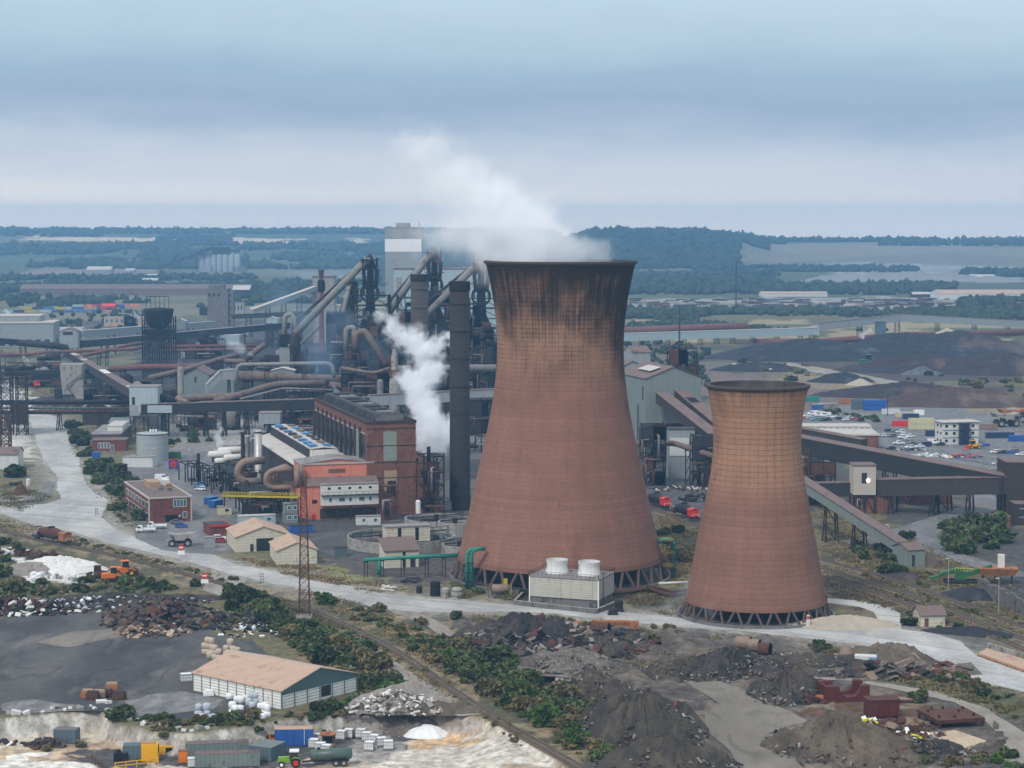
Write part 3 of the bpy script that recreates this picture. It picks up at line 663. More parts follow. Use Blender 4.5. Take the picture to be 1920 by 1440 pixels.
# ------------------------------------------------------------------ wet cooling cell in front of the big tower
a, b_ = G(993,1133), G(1122,1142); ang = math.atan2(b_.y-a.y, b_.x-a.x); L = (b_-a).length
cc = empty('cooling_cell', 'cream louvred cooling cell with two round white fan stacks', 'cooling unit', (a.x, a.y, 0), ang)
D = 13.0
MB().box(.3, L-.3, .3, D-.3, 0, 2.2).build('plinth', 'dark_concrete', cc)
mb = MB(); mb.box(0, L, 0, D, 2.2, 7.4)
mb.build('louvred_casing', M('louvre', (.47,.455,.39), var=.25, lines=(('h',.55,.14,.45),('v',8.6,.2,.5)), stain=((.28,.27,.22),.2,.4), streak=.25), cc)
mb = MB()
for x in (0, L): mb.box(x-.14, x+.14, -.12, .14, .0, 7.5)
mb.build('corner_post', 'white_paint', cc)
MB().box(-.2, L+.2, -.2, D+.2, 7.4, 7.7).build('deck', 'roof_grey', cc)
for fx in (.28, .75):
 f = MB(); x0 = L*fx; f.lathe([(3.1,7.7),(2.75,9.2),(2.72,10.1),(2.9,11.2),(2.75,11.2),(2.6,9.6)], 32, (x0, D*.5, 0))
 fo = f.build('fan_stack', M('stack_white', (.66,.66,.64), var=.15, lines=(('v',1.4,.08,.5),('h',1.1,.06,.4)), streak=.2) if fx < .5 else 'stack_white', cc)
 g = MB(); g.cyl((x0, D*.5), 2.6, 9.0, 9.05, 24)
 for k in range(6): g.rbox((x0+1.2*math.cos(k*1.047), D*.5+1.2*math.sin(k*1.047), 9.6), (2.4,.5,.06), (.2,0,k*1.047))
 g.build('fan', 'dark_steel', fo)
rl = MB()
n = 16
for k in range(n+1):
 x = L*k/n
 for y in (-.1, D+.1): rl.beam((x,y,7.7),(x,y,8.8),.07)
for k in range(7):
 y = D*k/6
 for x in (-.1, L+.1): rl.beam((x,y,7.7),(x,y,8.8),.07)
for z in (8.25, 8.8):
 rl.beam((-.1,-.1,z),(L+.1,-.1,z),.07); rl.beam((-.1,D+.1,z),(L+.1,D+.1,z),.07); rl.beam((-.1,-.1,z),(-.1,D+.1,z),.07); rl.beam((L+.1,-.1,z),(L+.1,D+.1,z),.07)
rl.build('guard_rail', 'dark_steel', cc)
ld = MB()
for s in (0, .6): ld.beam((L+.3, 3+s, 0), (L+.3, 3+s, 8.6), .08)
for k in range(18): ld.beam((L+.3,3,.4+k*.45),(L+.3,3.6,.4+k*.45),.05)
ld.build('ladder', 'rusty_steel', cc)
w0, w1, w2 = G(965,1134), G(1118,1151), G(1152,1137)
wl_ = MB()
for p, q in ((w0, w1), (w1, w2), (w0, Vector((w0.x+2.5, w0.y+14, 0)))): wl_.beam(p+Vector((0,0,.55)), q+Vector((0,0,.55)), .45, 1.2); wl_.beam(p+Vector((0,0,1.2)), q+Vector((0,0,1.2)), .6, .14, 1)
tag(wl_.build('retaining_wall', ['dark_concrete','concrete']), 'low concrete wall round the foot of the cream cooling cell', 'wall')
for i, (px, py, hh) in enumerate(((1160,1146,2.6),(1149,1152,1.2))):
 p = G(px, py); mb = MB(); mb.lathe([(1.1,0),(1.1,hh),(.9,hh+.25),(.1,hh+.3)], 14); mb.box(-1.3,1.3,-1.3,1.3,0,.3)
 tag(mb.build('pump_tank', 'dark_steel', loc=p), ('grey pump vessel beside the cream cooling cell','squat pump vessel against the concrete wall')[i], 'tank')
def pipe(label, pts, r, mat='pipe_brown', cat='pipe', rings=0, supports=(), n=12, name='pipe', group=None, bend=True):
 pts = [Vector(p) for p in pts]
 if bend and len(pts) > 2:            # rounded elbows
  out = [pts[0]]
  for i in range(1, len(pts)-1):
   p, q, s = pts[i-1], pts[i], pts[i+1]; k = min((q-p).length*.45, (s-q).length*.45, r*3.2)
   a, b = q+(p-q).normalized()*k, q+(s-q).normalized()*k
   out += [(a*(1-t)**2+q*2*t*(1-t)+b*t*t) for t in (0,.2,.4,.6,.8,1)]
  pts = out+[pts[-1]]
 o = Vector((pts[0].x, pts[0].y, 0)); mb = MB(); mb.tube([p-o for p in pts], r, n)
 if rings:
  acc = 0
  for i in range(len(pts)-1):
   a, b = pts[i]-o, pts[i+1]-o; d = (b-a); Ln = d.length; d = d.normalized(); s = rings-acc
   while s < Ln: mb.tube([a+d*(s-.12), a+d*(s+.12)], r*1.09, n, 0 if len(supports) == 0 else 0); s += rings
   acc = (acc+Ln) % rings
 ob = mb.build(name, mat, smooth=True, loc=o); tag(ob, label, cat, group)
 for sp in supports:
  sp = Vector(sp); s = MB(); x = sp-o; wd = max(.25, r*.4)
  s.beam((x.x-r*.8,x.y,-0.1),(x.x-r*.8,x.y,x.z),wd); s.beam((x.x+r*.8,x.y,-0.1),(x.x+r*.8,x.y,x.z),wd); s.beam((x.x-r*1.2,x.y,x.z-r),(x.x+r*1.2,x.y,x.z-r),wd)
  if x.z > 6:
   k = 0
   while k < x.z-4: s.beam((x.x-r*.8,x.y,k),(x.x+r*.8,x.y,k+4),wd*.6); k += 4
  s.build('support', 'dark_steel', ob)
 return ob
pipe('rusty brown pipe kinked along the ground from the cooling cell', [G(1145,1115,1),G(1215,1103,1),G(1255,1116,1),G(1290,1112,1)], .55, 'rusty_steel')
pipe('thinner rusty pipe bent round the foot of the big tower', [G(1150,1109,1.2),G(1222,1099,1.2),G(1262,1110,1.2),G(1292,1105,1.2)], .4, 'rusty_steel')
pipe('pale lagged pipe running level between the two cooling towers', [G(1235,1094,3),G(1290,1092,3)], .35, 'off_white')
p = G(876,1104); zt = ZY(1030, p.y)
gp = empty('riser_pipe', 'pair of tall bright green riser pipes bent into the big tower', 'pipe', (p.x, p.y, 0))
for dx in (0, 1.15):
 mb = MB(); pts = [(dx,0,0),(dx,0,zt-1.6)]+[(dx+1.6*(1-math.cos(t)), .15*t, zt-1.6+1.6*math.sin(t)) for t in (.4,.8,1.2,1.57)]+[(dx+4.6-dx*.9, 1.4, zt)]
 mb.tube(pts, .52, 12); mb.build('riser', 'pipe_green', gp, smooth=True)
mb = MB()
for z in (2, 4.5, 7): mb.box(-.62,1.8,-.62,.62,z,z+.18)
mb.build('clamp', 'dark_steel', gp)
p = G(1262,1084); zt = ZY(1013, p.y)
g2 = empty('riser_pipe', 'single green riser pipe bent into the shaded flank of the big tower', 'pipe', (p.x, p.y, 0))
MB().tube([(0,0,0),(0,0,zt-1.4)]+[(-1.4*(1-math.cos(t)), 0, zt-1.4+1.4*math.sin(t)) for t in (.4,.8,1.2,1.57)]+[(-4.2,0,zt)], .75, 12).build('riser', 'pipe_green', g2, smooth=True)
mb = MB()
for z in (2.5, 5.5, 8): mb.lathe([(.75,z),(.9,z),(.9,z+.25),(.75,z+.25)], 14)
mb.build('clamp', 'dark_steel', g2)
def stair(label, base, w, h, mat='rusty_steel', cat='walkway', name='access_platform', levels=2):
 E = empty(name, label, cat, base)
 mb = MB()
 for x in (0, w):
  for y in (0, 1.6): mb.beam((x,y,0),(x,y,h),.18)
 for k in range(levels):
  z = h*(k+1)/levels; z0 = h*k/levels
  mb.beam((0,0,z0),(w,0,z),.15); mb.beam((0,1.6,z0),(w,1.6,z),.15)
 mb.build('frame', mat, E)
 dk = MB()
 for k in range(levels): z = h*(k+1)/levels; dk.box(-.4,w+.4,-.2,1.8,z,z+.12)
 dk.build('deck', mat, E)
 rl = MB()
 for k in range(levels):
  z = h*(k+1)/levels
  for x in np.linspace(-.4, w+.4, 6): rl.beam((x,-.2,z),(x,-.2,z+1.1),.06)
  rl.beam((-.4,-.2,z+1.1),(w+.4,-.2,z+1.1),.07); rl.beam((-.4,-.2,z+.6),(w+.4,-.2,z+.6),.05)
 rl.build('guard_rail', 'walk_yellow', E)
 return E
stair('rusty stair and landing by the paired green pipes', G(892,1092), 3.4, 9.5, levels=3)
stair('rusty stair and landing by the single green pipe', G(1243,1088), 2.6, 11, levels=3)
y0 = G(690,1082).y
pipe('long dull green header pipe on thin posts', [A(682,1050,y0),A(760,1045,y0),A(858,1041,y0)], .55, 'pipe_green', supports=[A(686,1050,y0),A(716,1048,y0),A(755,1046,y0),A(800,1044,y0),A(832,1043,y0)])
pipe('short green drop pipe under the green header', [A(711,1048,y0+.3),A(711,1078,y0+.3)], .65, 'pipe_green', bend=False)
def vessel(label, loc, r, h, mat, cat='tank', name='storage_tank', dome=.4, hoops=0):
 mb = MB(); mb.lathe([(r,0),(r,h),(r*.75,h+dome*.7),(r*.1,h+dome)], 20, mi=0)
 ob = mb.build(name, mat, smooth=False, loc=loc); tag(ob, label, cat)
 if hoops:
  k = MB()
  for i in range(hoops): z = h*(i+.5)/hoops; k.lathe([(r,z),(r+.06,z),(r+.06,z+.12),(r,z+.12)], 20)
  k.build('hoop', 'dark_steel', ob)
 return ob
vessel('black upright plastic tank beside the haul road', G(816,1117), 1.35, 3.6, 'black_steel', hoops=3)
vessel('small grey drum tank left of the black tank', G(786,1112), .8, 1.7, 'dark_steel', hoops=2)
vessel('squat concrete ring tank right of the black tank', G(857,1121), 1.5, 2.5, 'concrete', hoops=2)
vessel('low concrete ring tank next to the black tank', G(836,1119), 1.2, 2.2, 'concrete', hoops=1)
p = G(938,1117)
ht = empty('fuel_tank', 'horizontal brown fuel tank on a skid before the tower legs', 'tank', (p.x, p.y, 0), .1)
MB().tube([(-2.3,0,1.9),(-2.1,0,1.9),(2.1,0,1.9),(2.3,0,1.9)], [.9,1.3,1.3,.9], 16).build('barrel', 'duct_tan', ht, smooth=True)
mb = MB(); mb.box(-3.4,3.6,-1.5,1.5,0,.3)
for x in (-1.5,1.5): mb.box(x-.2,x+.2,-1,1,.3,.9)
mb.build('skid', 'dark_concrete', ht)
mb = MB(); mb.box(.9,1.9,-.4,.4,3.1,4.6); mb.beam((2.8,-1,.3),(2.8,-1,3.2),.2); mb.build('pump_head', 'walk_yellow', ht)
mb = MB()
for x in (-3.3,-2.4): mb.beam((x,-1.4,.3),(x,-1.4,2.2),.1); mb.beam((x,1.4,.3),(x,1.4,2.2),.1)
mb.beam((-3.3,-1.4,2.2),(-3.3,1.4,2.2),.1); mb.beam((-2.4,-1.4,2.2),(-3.3,-1.4,2.2),.1); mb.build('cage', 'dark_steel', ht)
def low_pile(label, px, py, n, spread, mat, size=(2,.5,.2), name='plank_stack', cat='timber'):
 p = G(px, py); mb = MB()
 for k in range(n):
  mb.rbox((random.uniform(-1,1)*spread, random.uniform(-1,1)*spread*.7, .15+.12*k), (size[0]*random.uniform(.6,1.3), size[1]*random.uniform(.7,1.5), size[2]), (random.uniform(-.1,.1),random.uniform(-.1,.1),random.uniform(0,3)))
 return tag(mb.build(name, mat, loc=(p.x,p.y,0)), label, cat)
low_pile('heap of pale boards at the road edge before the green header pipe', 732, 1107, 9, 1.5, 'off_white', (3,.6,.2))
low_pile('dark steel scraps lying under the green header pipe', 770, 1091, 9, 2.2, 'dark_steel', (3,.5,.3), 'scrap_pile', 'scrap')

# ------------------------------------------------------------------ lattice mast in the foreground
def lattice_mast(label, base, h, wb, wt, mat='rusty_steel', bays=14, name='lattice_mast', cat='mast', bw=.16):
 E = empty(name, label, cat, base)
 def cn(t): s = (wb+(wt-wb)*t)/2; return [Vector((sx*s, sy*s, h*t)) for sx, sy in ((-1,-1),(1,-1),(1,1),(-1,1))]
 lg = MB(); br = MB()
 for i in range(bays):
  a, b = cn(i/bays), cn((i+1)/bays)
  for k in range(4):
   lg.beam(a[k], b[k], bw*1.3); br.beam(a[k], b[(k+1)%4], bw*.6); br.beam(a[(k+1)%4], b[k], bw*.6); br.beam(b[k], b[(k+1)%4], bw*.7)
 lg.v.extend([]); n0 = len(lg.v); lg.f += [[i+n0 for i in f] for f in br.f]; lg.v += br.v; lg.m += br.m; lg.build('lattice', mat, E)
 return E
p = G(571,1157)
mast = lattice_mast('slim rusty lattice mast rising beside the railway', p, ZY(893, p.y), 2.7, 1.2, bays=18, bw=.13)
mb = MB(); mb.box(-1.9,1.9,-1.9,1.9,0,.5); mb.build('footing', 'concrete', mast)
# ------------------------------------------------------------------ buildings of the works, middle distance
SA = R(15.8)
def site(name, label, cat, px, py, z=0, ang=SA, group=None):
 p = G(px, py, z); return empty(name, label, cat, (p.x, p.y, 0), ang, group)
def blk(E, x0, x1, y0, y1, z0, z1, mat, name): return MB().box(x0,x1,y0,y1,z0,z1).build(name, mat, E)
def win(E, face, at, a0, a1, z0, z1, mat='window_dark', name='window', frame=None, t=.07):
 """window or door standing proud of a wall; face f = towards the camera, l / r = left or right wall"""
 fr = frame or 'frame_pale'
 mb = MB(); m2 = MB(); e = .12
 def bx(m, p0, p1, q0, q1, d0, d1):
  if face == 'f': m.box(p0,p1,at-d1,at-d0,q0,q1)
  elif face == 'l': m.box(at-d1,at-d0,p0,p1,q0,q1)
  else: m.box(at+d0,at+d1,p0,p1,q0,q1)
 if frame:
  bx(mb, a0-e, a1+e, z0-e, z1+e, .01, t); o = mb.build(name, fr, E)
  bx(m2, a0, a1, z0, z1, t-.03, t+.02); m2.build('pane', mat, o)
 else:
  bx(mb, a0, a1, z0, z1, .01, t); o = mb.build(name, mat, E)
 return o
def roof_gable(E, x0, x1, y0, y1, z0, z1, zr, wall, roof, axis='y', o=.4):
 w = MB(); w.gable_wall(x0,x1,y0,y1,z0,z1,zr,axis); wo = w.build('wall', wall, E)
 r = MB(); r.gable_roof(x0,x1,y0,y1,z1,zr,axis,o); ro = r.build('roof', roof, E); return wo, ro

h0, h1, h2 = G(687,795,31.3), G(777,792,31.3), G(592,750,31.3)
Wd, Dp = 17.2, 98.0
bh = empty('power_house', 'tall dark brick hall with long glazed side and black roof monitor', 'industrial building', (h0.x,h0.y,0), SA)
blk(bh, 0, Wd, 0, Dp, 0, 31.3, 'brick_brown', 'wall')
mb = MB(); mb.box(-.25,Wd+.25,-.25,.5,31.3,32.2); mb.box(-.25,Wd+.25,Dp-.5,Dp+.25,31.3,32.2); mb.box(-.25,.5,.5,Dp-.5,31.3,32.2); mb.box(Wd-.5,Wd+.25,.5,Dp-.5,31.3,32.2)
mb.build('parapet', 'brick_dark', bh)
blk(bh, .5, Wd-.5, .5, Dp-.5, 31.3, 31.5, 'roof_dark', 'roof')
mb = MB(); a, b = 4.0, 13.4
pr = [(a-1.6,31.5),(a,34.2),(b,34.2),(b+1.6,31.5)]
v = [(x,3,z) for x,z in pr]+[(x,Dp-2,z) for x,z in pr]
mb.add(v, [(0,1,2,3),(7,6,5,4),(4,5,1,0),(5,6,2,1),(6,7,3,2),(7,4,0,3)])
mo = mb.build('roof_monitor', 'roof_dark', bh)
for k in range(9):
 y = 6+k*10.1
 q = MB(); 
 for t in (0,): q.add([(a-1.45,y,31.9),(a-1.45,y+8.2,31.9),(a-.25,y+8.2,33.95),(a-.25,y,33.95),(a-1.55,y,31.97),(a-1.55,y+8.2,31.97),(a-.35,y+8.2,34.02),(a-.35,y,34.02)], [(0,1,2,3),(7,6,5,4),(4,5,1,0),(5,6,2,1),(6,7,3,2),(7,4,0,3)])
 q.build('vent_panel', 'black_steel' if k % 2 else 'clad_dark', mo)
for k in range(8):
 MB().box(a+2, b-2, 8+k*11, 12+k*11, 34.2, 34.7).build('roof_hatch', 'clad_dark' if k % 3 else 'roof_grey', mo)
blk(mo, a-.2, b+.2, 2.6, 3.0, 31.5, 34.0, 'dark_concrete', 'monitor_end')
for k in range(11):
 y = 2.0+k*8.75
 win(bh, 'l', 0, y, y+6.9, 9.5, 27.2, 'glass_frosted' if k == 1 else 'window_dark', 'window_bay')
 win(bh, 'l', 0, y, y+6.9, 27.4, 28.0, 'concrete', 'lintel', t=.2)
 MB().box(-.6,0,y+7.2,y+8.3,0,29.5).build('pier', 'brick_dark', bh)
win(bh, 'f', 0, 6.0, 10.4, 18.6, 28.4, 'glass_frosted', 'window', 'concrete')
win(bh, 'f', 0, 6.2, 10.4, 8.4, 15.0, 'tan_wood', 'boarded_window', 'concrete')
win(bh, 'f', -.1, 7.3, 10.2, 7.0, 11.6, 'window_dark', 'louvre_vent')
for z in (29.4, 23.5, 17.8, 12.5): MB().box(-.1,Wd+.1,-.12,.0,z,z+.3).build('string_course', 'brick_dark', bh)
blk(bh, Wd, Wd+8.4, .6, 40, 0, 17.4, 'brick_brown', 'annex')
for z in (17.4, 12.8, 4.6): MB().box(Wd,Wd+8.5,.45,.6,z-.3,z).build('string_course', 'brick_dark', bh)
blk(bh, Wd+4, Wd+4.4, .3, .6, 0, 17, 'brick_dark', 'pier')
for k in range(3): win(bh, 'f', .6, Wd+1+k*2.4, Wd+2.6+k*2.4, 1.5, 3.4, 'window_dark', 'window')

pk = site('blower_building', 'salmon pink clad building with stepped front and stilted cabins before it', 'industrial building', 575, 975)
blk(pk, 0, 24.6, 0, 5.5, 0, 11.2, 'salmon', 'front_block')
mb = MB(); mb.add([(-.3,-.4,11.2),(24.9,-.4,11.2),(24.9,5.5,13.4),(-.3,5.5,13.4),(-.3,-.4,11.5),(24.9,-.4,11.5),(24.9,5.5,13.7),(-.3,5.5,13.7)], [(3,2,1,0),(4,5,6,7),(0,1,5,4),(1,2,6,5),(2,3,7,6),(3,0,4,7)])
mb.build('lean_to_roof', 'roof_brown', pk)
roof_gable(pk, -.8, 24.2, 5.5, 20, 0, 18.2, 19.6, 'salmon', 'roof_grey')
MB().box(-1.0,24.4,5.2,5.5,17.9,18.5).build('coping', 'frame_pale', pk)
win(pk, 'f', 5.5, 8.6, 14.4, 14.9, 16.3, 'brick_brown', 'vent_grille')
win(pk, 'f', 0, 2.0, 3.5, 5.6, 6.6, 'window_dark', 'window', 'dark_steel')
win(pk, 'f', 0, 4.5, 24, .2, 3.6, 'brick_dark', 'open_undercroft')
win(pk, 'f', -.02, 1.8, 3.2, 0.1, 1.9, 'bright_red', 'red_door')
win(pk, 'l', -.8, 8, 9.5, 6, 7, 'window_dark', 'window')
mb = MB()
for k in range(5): mb.beam((.5+k*.9,7+k*3.0,18.4),(.5+k*.9,7+k*3.0,19.6),.06)
mb.beam((.5,7,19.5),(4.1,19,19.6),.06); mb.build('roof_rail', 'dark_steel', pk)
p = pk.matrix_basis.copy(); bpy.context.view_layer.update(); PM = pk.matrix_world.copy()
def pkl(x, y, z=0): return PM @ Vector((x, y, z))
q = pkl(0, 20.5)
ph = empty('machine_hall', 'long hall with dusty pale roof and blue skylights behind the salmon gable', 'industrial building', (q.x,q.y,0), SA)
LH = 92
mb = MB(); mb.box(0, 21.5, 0, LH, 0, 16.2); mb.build('wall', 'clad_brown', ph)
mb = MB(); v = [(-.6,16.0),(10.5,19.0),(22,16.4),(22,16.7),(10.5,19.3),(-.6,16.3)]
n = 6; mb.add([(x,-.3,z) for x,z in v]+[(x,LH+.4,z) for x,z in v], [tuple(range(6)), tuple(range(11,5,-1))]+[(i,6+i,6+(i+1)%6,(i+1)%6) for i in range(6)])
mb.build('roof', 'roof_pale', ph)
mb = MB(); a, b = 6.2, 15.2
v = [(a-.8,17.9),(a,20.8),((a+b)/2,21.3),(b,20.8),(b+.8,17.9)]
mb.add([(x,5,z) for x,z in v]+[(x,LH-3,z) for x,z in v], [tuple(range(5)), tuple(range(9,4,-1))]+[(i,5+i,5+(i+1)%5,(i+1)%5) for i in range(5)])
mo = mb.build('roof_monitor', 'clad_brown', ph)
mb = MB(); v = [(a-.3,20.9),((a+b)/2,21.5),(b+.3,20.9),(b+.3,21.1),((a+b)/2,21.8),(a-.3,21.1)]
mb.add([(x,4.6,z) for x,z in v]+[(x,LH-2.6,z) for x,z in v], [tuple(range(6)), tuple(range(11,5,-1))]+[(i,6+i,6+(i+1)%6,(i+1)%6) for i in range(6)])
mb.build('monitor_roof', 'roof_pale', mo)
blk(mo, a-.4, b+.4, 4.75, 4.95, 17.8, 20.8, 'off_white', 'monitor_end')
for k in range(8):
 y = 8+k*10.3
 for (xx, ms) in ((7.4, ('sky_blue_panel','sky_blue_panel','sky_blue_panel','timber','roof_dark','sky_blue_panel','roof_dark','sky_blue_panel')), (12.2, ('sky_blue_panel','timber','roof_dark','roof_dark','sky_blue_panel','timber','sky_blue_panel','timber'))):
  ln = 7.0 if (k == 0 and xx < 10) else 4.6
  MB().box(xx-.9, xx+1.7, y, y+ln, 21.15+.1*(1 if xx < 10 else 1), 22.1).build('skylight', ms[k], mo)
for k in range(8):
 q = MB(); y = 7+k*10.6
 q.add([(a-.70,y,18.4),(a-.70,y+7.5,18.4),(a-.12,y+7.5,20.5),(a-.12,y,20.5),(a-.80,y,18.4),(a-.80,y+7.5,18.4),(a-.22,y+7.5,20.5),(a-.22,y,20.5)], [(0,1,2,3),(7,6,5,4),(4,5,1,0),(5,6,2,1),(6,7,3,2),(7,4,0,3)])
 q.build('vent_panel', 'clad_dark', mo)
q = pkl(4.6, -3.4)
cb = empty('site_cabin', 'two storey white cabin row on stilts before the salmon building', 'cabin', (q.x,q.y,0), SA)
for z0 in (5.0, 8.6): blk(cb, 0, 19.6, 0, 3.0, z0, z0+3.3, 'off_white', 'cabin_box')
blk(cb, -.2, 19.8, -.2, 3.2, 11.95, 12.25, 'roof_grey', 'roof')
for k in range(5):
 win(cb, 'f', 0, 2.0+k*3.5, 3.0+k*3.5, 10.4, 11.2, 'window_dark', 'window', 'white_paint')
 win(cb, 'f', 0, 2.4+k*3.4, (3.4 if k not in (1,3) else 4.4)+k*3.4, 6.3, 7.6, 'window_blue', 'window', 'white_paint')
for k in range(5): MB().beam((.4+k*4.7,.3,0),(.4+k*4.7,.3,5.0),.35).build('stilt', 'dark_steel', cb); 
mb = MB(); mb.box(-.3,20,-.9,0,8.35,8.6); 
mb.build('walkway', 'dark_steel', cb)
mb = MB()
for x in np.linspace(0,19.6,11): mb.beam((x,-.85,8.6),(x,-.85,9.6),.07)
mb.beam((0,-.85,9.6),(19.6,-.85,9.6),.08); mb.build('guard_rail', 'dark_steel', cb)
def cabin(label, px, py, w, d, h, mat='off_white', roof='roof_grey', wins=((.2,.45),), z0=0, ang=SA, winm='window_blue', name='site_cabin', cat='cabin', doors=(), group=None, zg=0):
 p = G(px, py, zg); E = empty(name, label, cat, (p.x,p.y,zg), ang, group)
 blk(E, 0, w, 0, d, z0, z0+h, mat, 'body'); blk(E, -.15, w+.15, -.15, d+.15, z0+h+.005, z0+h+.18, roof, 'roof')
 for a, b in wins: win(E, 'f', 0, w*a, w*b, z0+h*.4, z0+h*.78, winm, 'window', 'white_paint')
 for a, b in doors: win(E, 'f', 0, w*a, w*b, z0+.05, z0+h*.8, 'door_dark', 'door')
 return E
ct = cabin('stacked pair of grey-green cabins with blue windows at the pink wall', 533, 981, 4.8, 3.6, 3.1, 'clad_green', wins=((.25,.5),(.65,.9)))
blk(ct, .1, 4.7, .1, 3.5, 3.35, 6.4, 'clad_green', 'upper_box'); blk(ct, -.1, 4.9, -.1, 3.7, 6.41, 6.6, 'roof_grey', 'upper_roof')
for a in (1.2, 3.1): win(ct, 'f', .1, a, a+1.1, 4.5, 5.7, 'window_blue', 'window', 'white_paint')
cabin('small pale cabin under the stilted cabins, narrower one', 670, 985, 3.3, 2.6, 2.8, 'off_white', wins=((.5,.8),))
cabin('small pale cabin under the stilted cabins, wider one', 690, 985, 4.3, 2.6, 2.9, 'off_white', wins=((.45,.7),))
cabin('long pale blue cabin behind the cream sheds', 448, 985, 12.2, 3, 2.9, 'clad_blue', 'roof_pale', wins=((.75,.88),))
cabin('blue flat-roofed cabin behind the second cream shed', 545, 1001, 7.2, 4, 2.6, 'blue_paint', 'roof_dark', wins=())
cabin('small dark green store on the plant yard', 629, 1045, 3.6, 3, 2.8, 'panel_green', 'roof_dark', wins=())
cabin('rusty low store beside the cabin stilts', 716, 975, 3.4, 3, 3.2, 'brick_brown', 'roof_brown', wins=())
cabin('grey steel store behind the round pond', 826, 957, 4.2, 3.5, 3, 'clad_grey', 'roof_grey', wins=())
vessel('white upright tank with pipe at the foot of the brick hall', G(784,968), .85, 5.2, 'white_paint')
y0 = G(570,980).y-2
yb = empty('pipe_bridge', 'long yellow walkway bridge leading to the lattice mast', 'walkway', (A(418,932,y0+22).x, y0+22, 0), 0)
P, Q = A(418,931,y0+22), A(562,934,y0); o = Vector((P.x,P.y,0))
mb = MB(); mb.gallery(P-o, Q-o, 1.6, .5); mb.build('deck', 'walk_yellow', yb)
mb = MB(); d = Q-P
for k in range(25):
 s = P-o+d*(k/24); mb.beam(s+Vector((0,-.8,.5)), s+Vector((0,-.8,1.6)), .09); mb.beam(s+Vector((0,.8,.5)), s+Vector((0,.8,1.6)), .09)
for sy in (-.8,.8):
 for zz in (1.05,1.6): mb.beam(P-o+Vector((0,sy,zz)), Q-o+Vector((0,sy,zz)), .09)
mb.build('guard_rail', 'walk_yellow', yb)
for t in (.02,.35,.68,.98): s = P-o+d*t; MB().beam((s.x,s.y,0),s,.4).build('post','dark_steel',yb)
p = G(485,927)
sk = empty('exhaust_stack', 'pale silver exhaust stack by the curved ducts', 'chimney', (p.x,p.y,0)); hh = ZY(806, p.y)
MB().lathe([(1.4,0),(1.4,hh),(1.2,hh),(1.2,hh-3)],24).build('flue','silver',sk,True)
MB().lathe([(1.42,hh-1),(1.6,hh-1),(1.6,hh-.6),(1.42,hh-.6)],24).build('collar','dark_steel',sk)
for i, (px, py, tp, rr, mm) in enumerate(((456,905,810,.8,'rusty_steel'),(465,908,816,.75,'silver'))):
 p = G(px, py); hh = ZY(tp, p.y); s2 = empty('exhaust_stack', ('rusty short stack above the white lagged vessels','grey short stack next to the rusty one')[i], 'chimney', (p.x,p.y,0))
 MB().lathe([(rr,0),(rr,hh-1),(rr*1.5,hh-.6),(rr*1.5,hh),(rr,hh)],16).build('flue',mm,s2,True)
for i in range(4):
 q = pkl(-11.5+i*1.75, 14+i*3.2)
 dE = empty('air_duct', 'one of four fat tan ducts looped like horseshoes by the salmon building', 'duct', (q.x,q.y,0), SA, 'horseshoe ducts')
 cz, rz_ = 12.4, 3.0
 pts = [(9-i*1.7,0,cz+rz_)]+[(3-rz_*math.sin(t), 0, cz+rz_*math.cos(t)) for t in np.linspace(0, math.pi, 12)]+[(7.5,0,cz-rz_)]+[(7.5+1.6*math.sin(t),0,cz-rz_-1.6*(1-math.cos(t))) for t in (.5,1,1.57)]+[(9.1,0,3)]
 MB().tube(pts, .92, 14).build('duct', 'duct_tan', dE, True)
 MB().tube([(4.2,-1.5,cz),(4.2,6,cz)], .95, 16).build('stub_duct', 'duct_tan', dE, True)
 MB().lathe([(.9,0),(0.02,.05)],16).build('end_plate','off_white' if i == 1 else 'duct_tan',dE)
 dE.children[-1].location = (4.2,-1.52,cz); dE.children[-1].rotation_euler = (R(90),0,0)
 MB().beam((2.5,-.3,0),(2.5,-.3,cz-rz_-1.2),.45).build('support','dark_steel',dE)
q = pkl(-15, 44)
dE = empty('air_duct', 'single fat tan duct ring standing behind the silver stack', 'duct', (q.x,q.y,0), SA)
MB().tube([(8,3,15.2)]+[(2-3.6*math.sin(t), 0, 11.6+3.6*math.cos(t)) for t in np.linspace(0, math.pi, 14)]+[(6,0,8.0)], 1.4, 16).build('duct','duct_tan',dE,True)
MB().beam((1.5,0,0),(1.5,0,6),.6).build('support','dark_steel',dE)
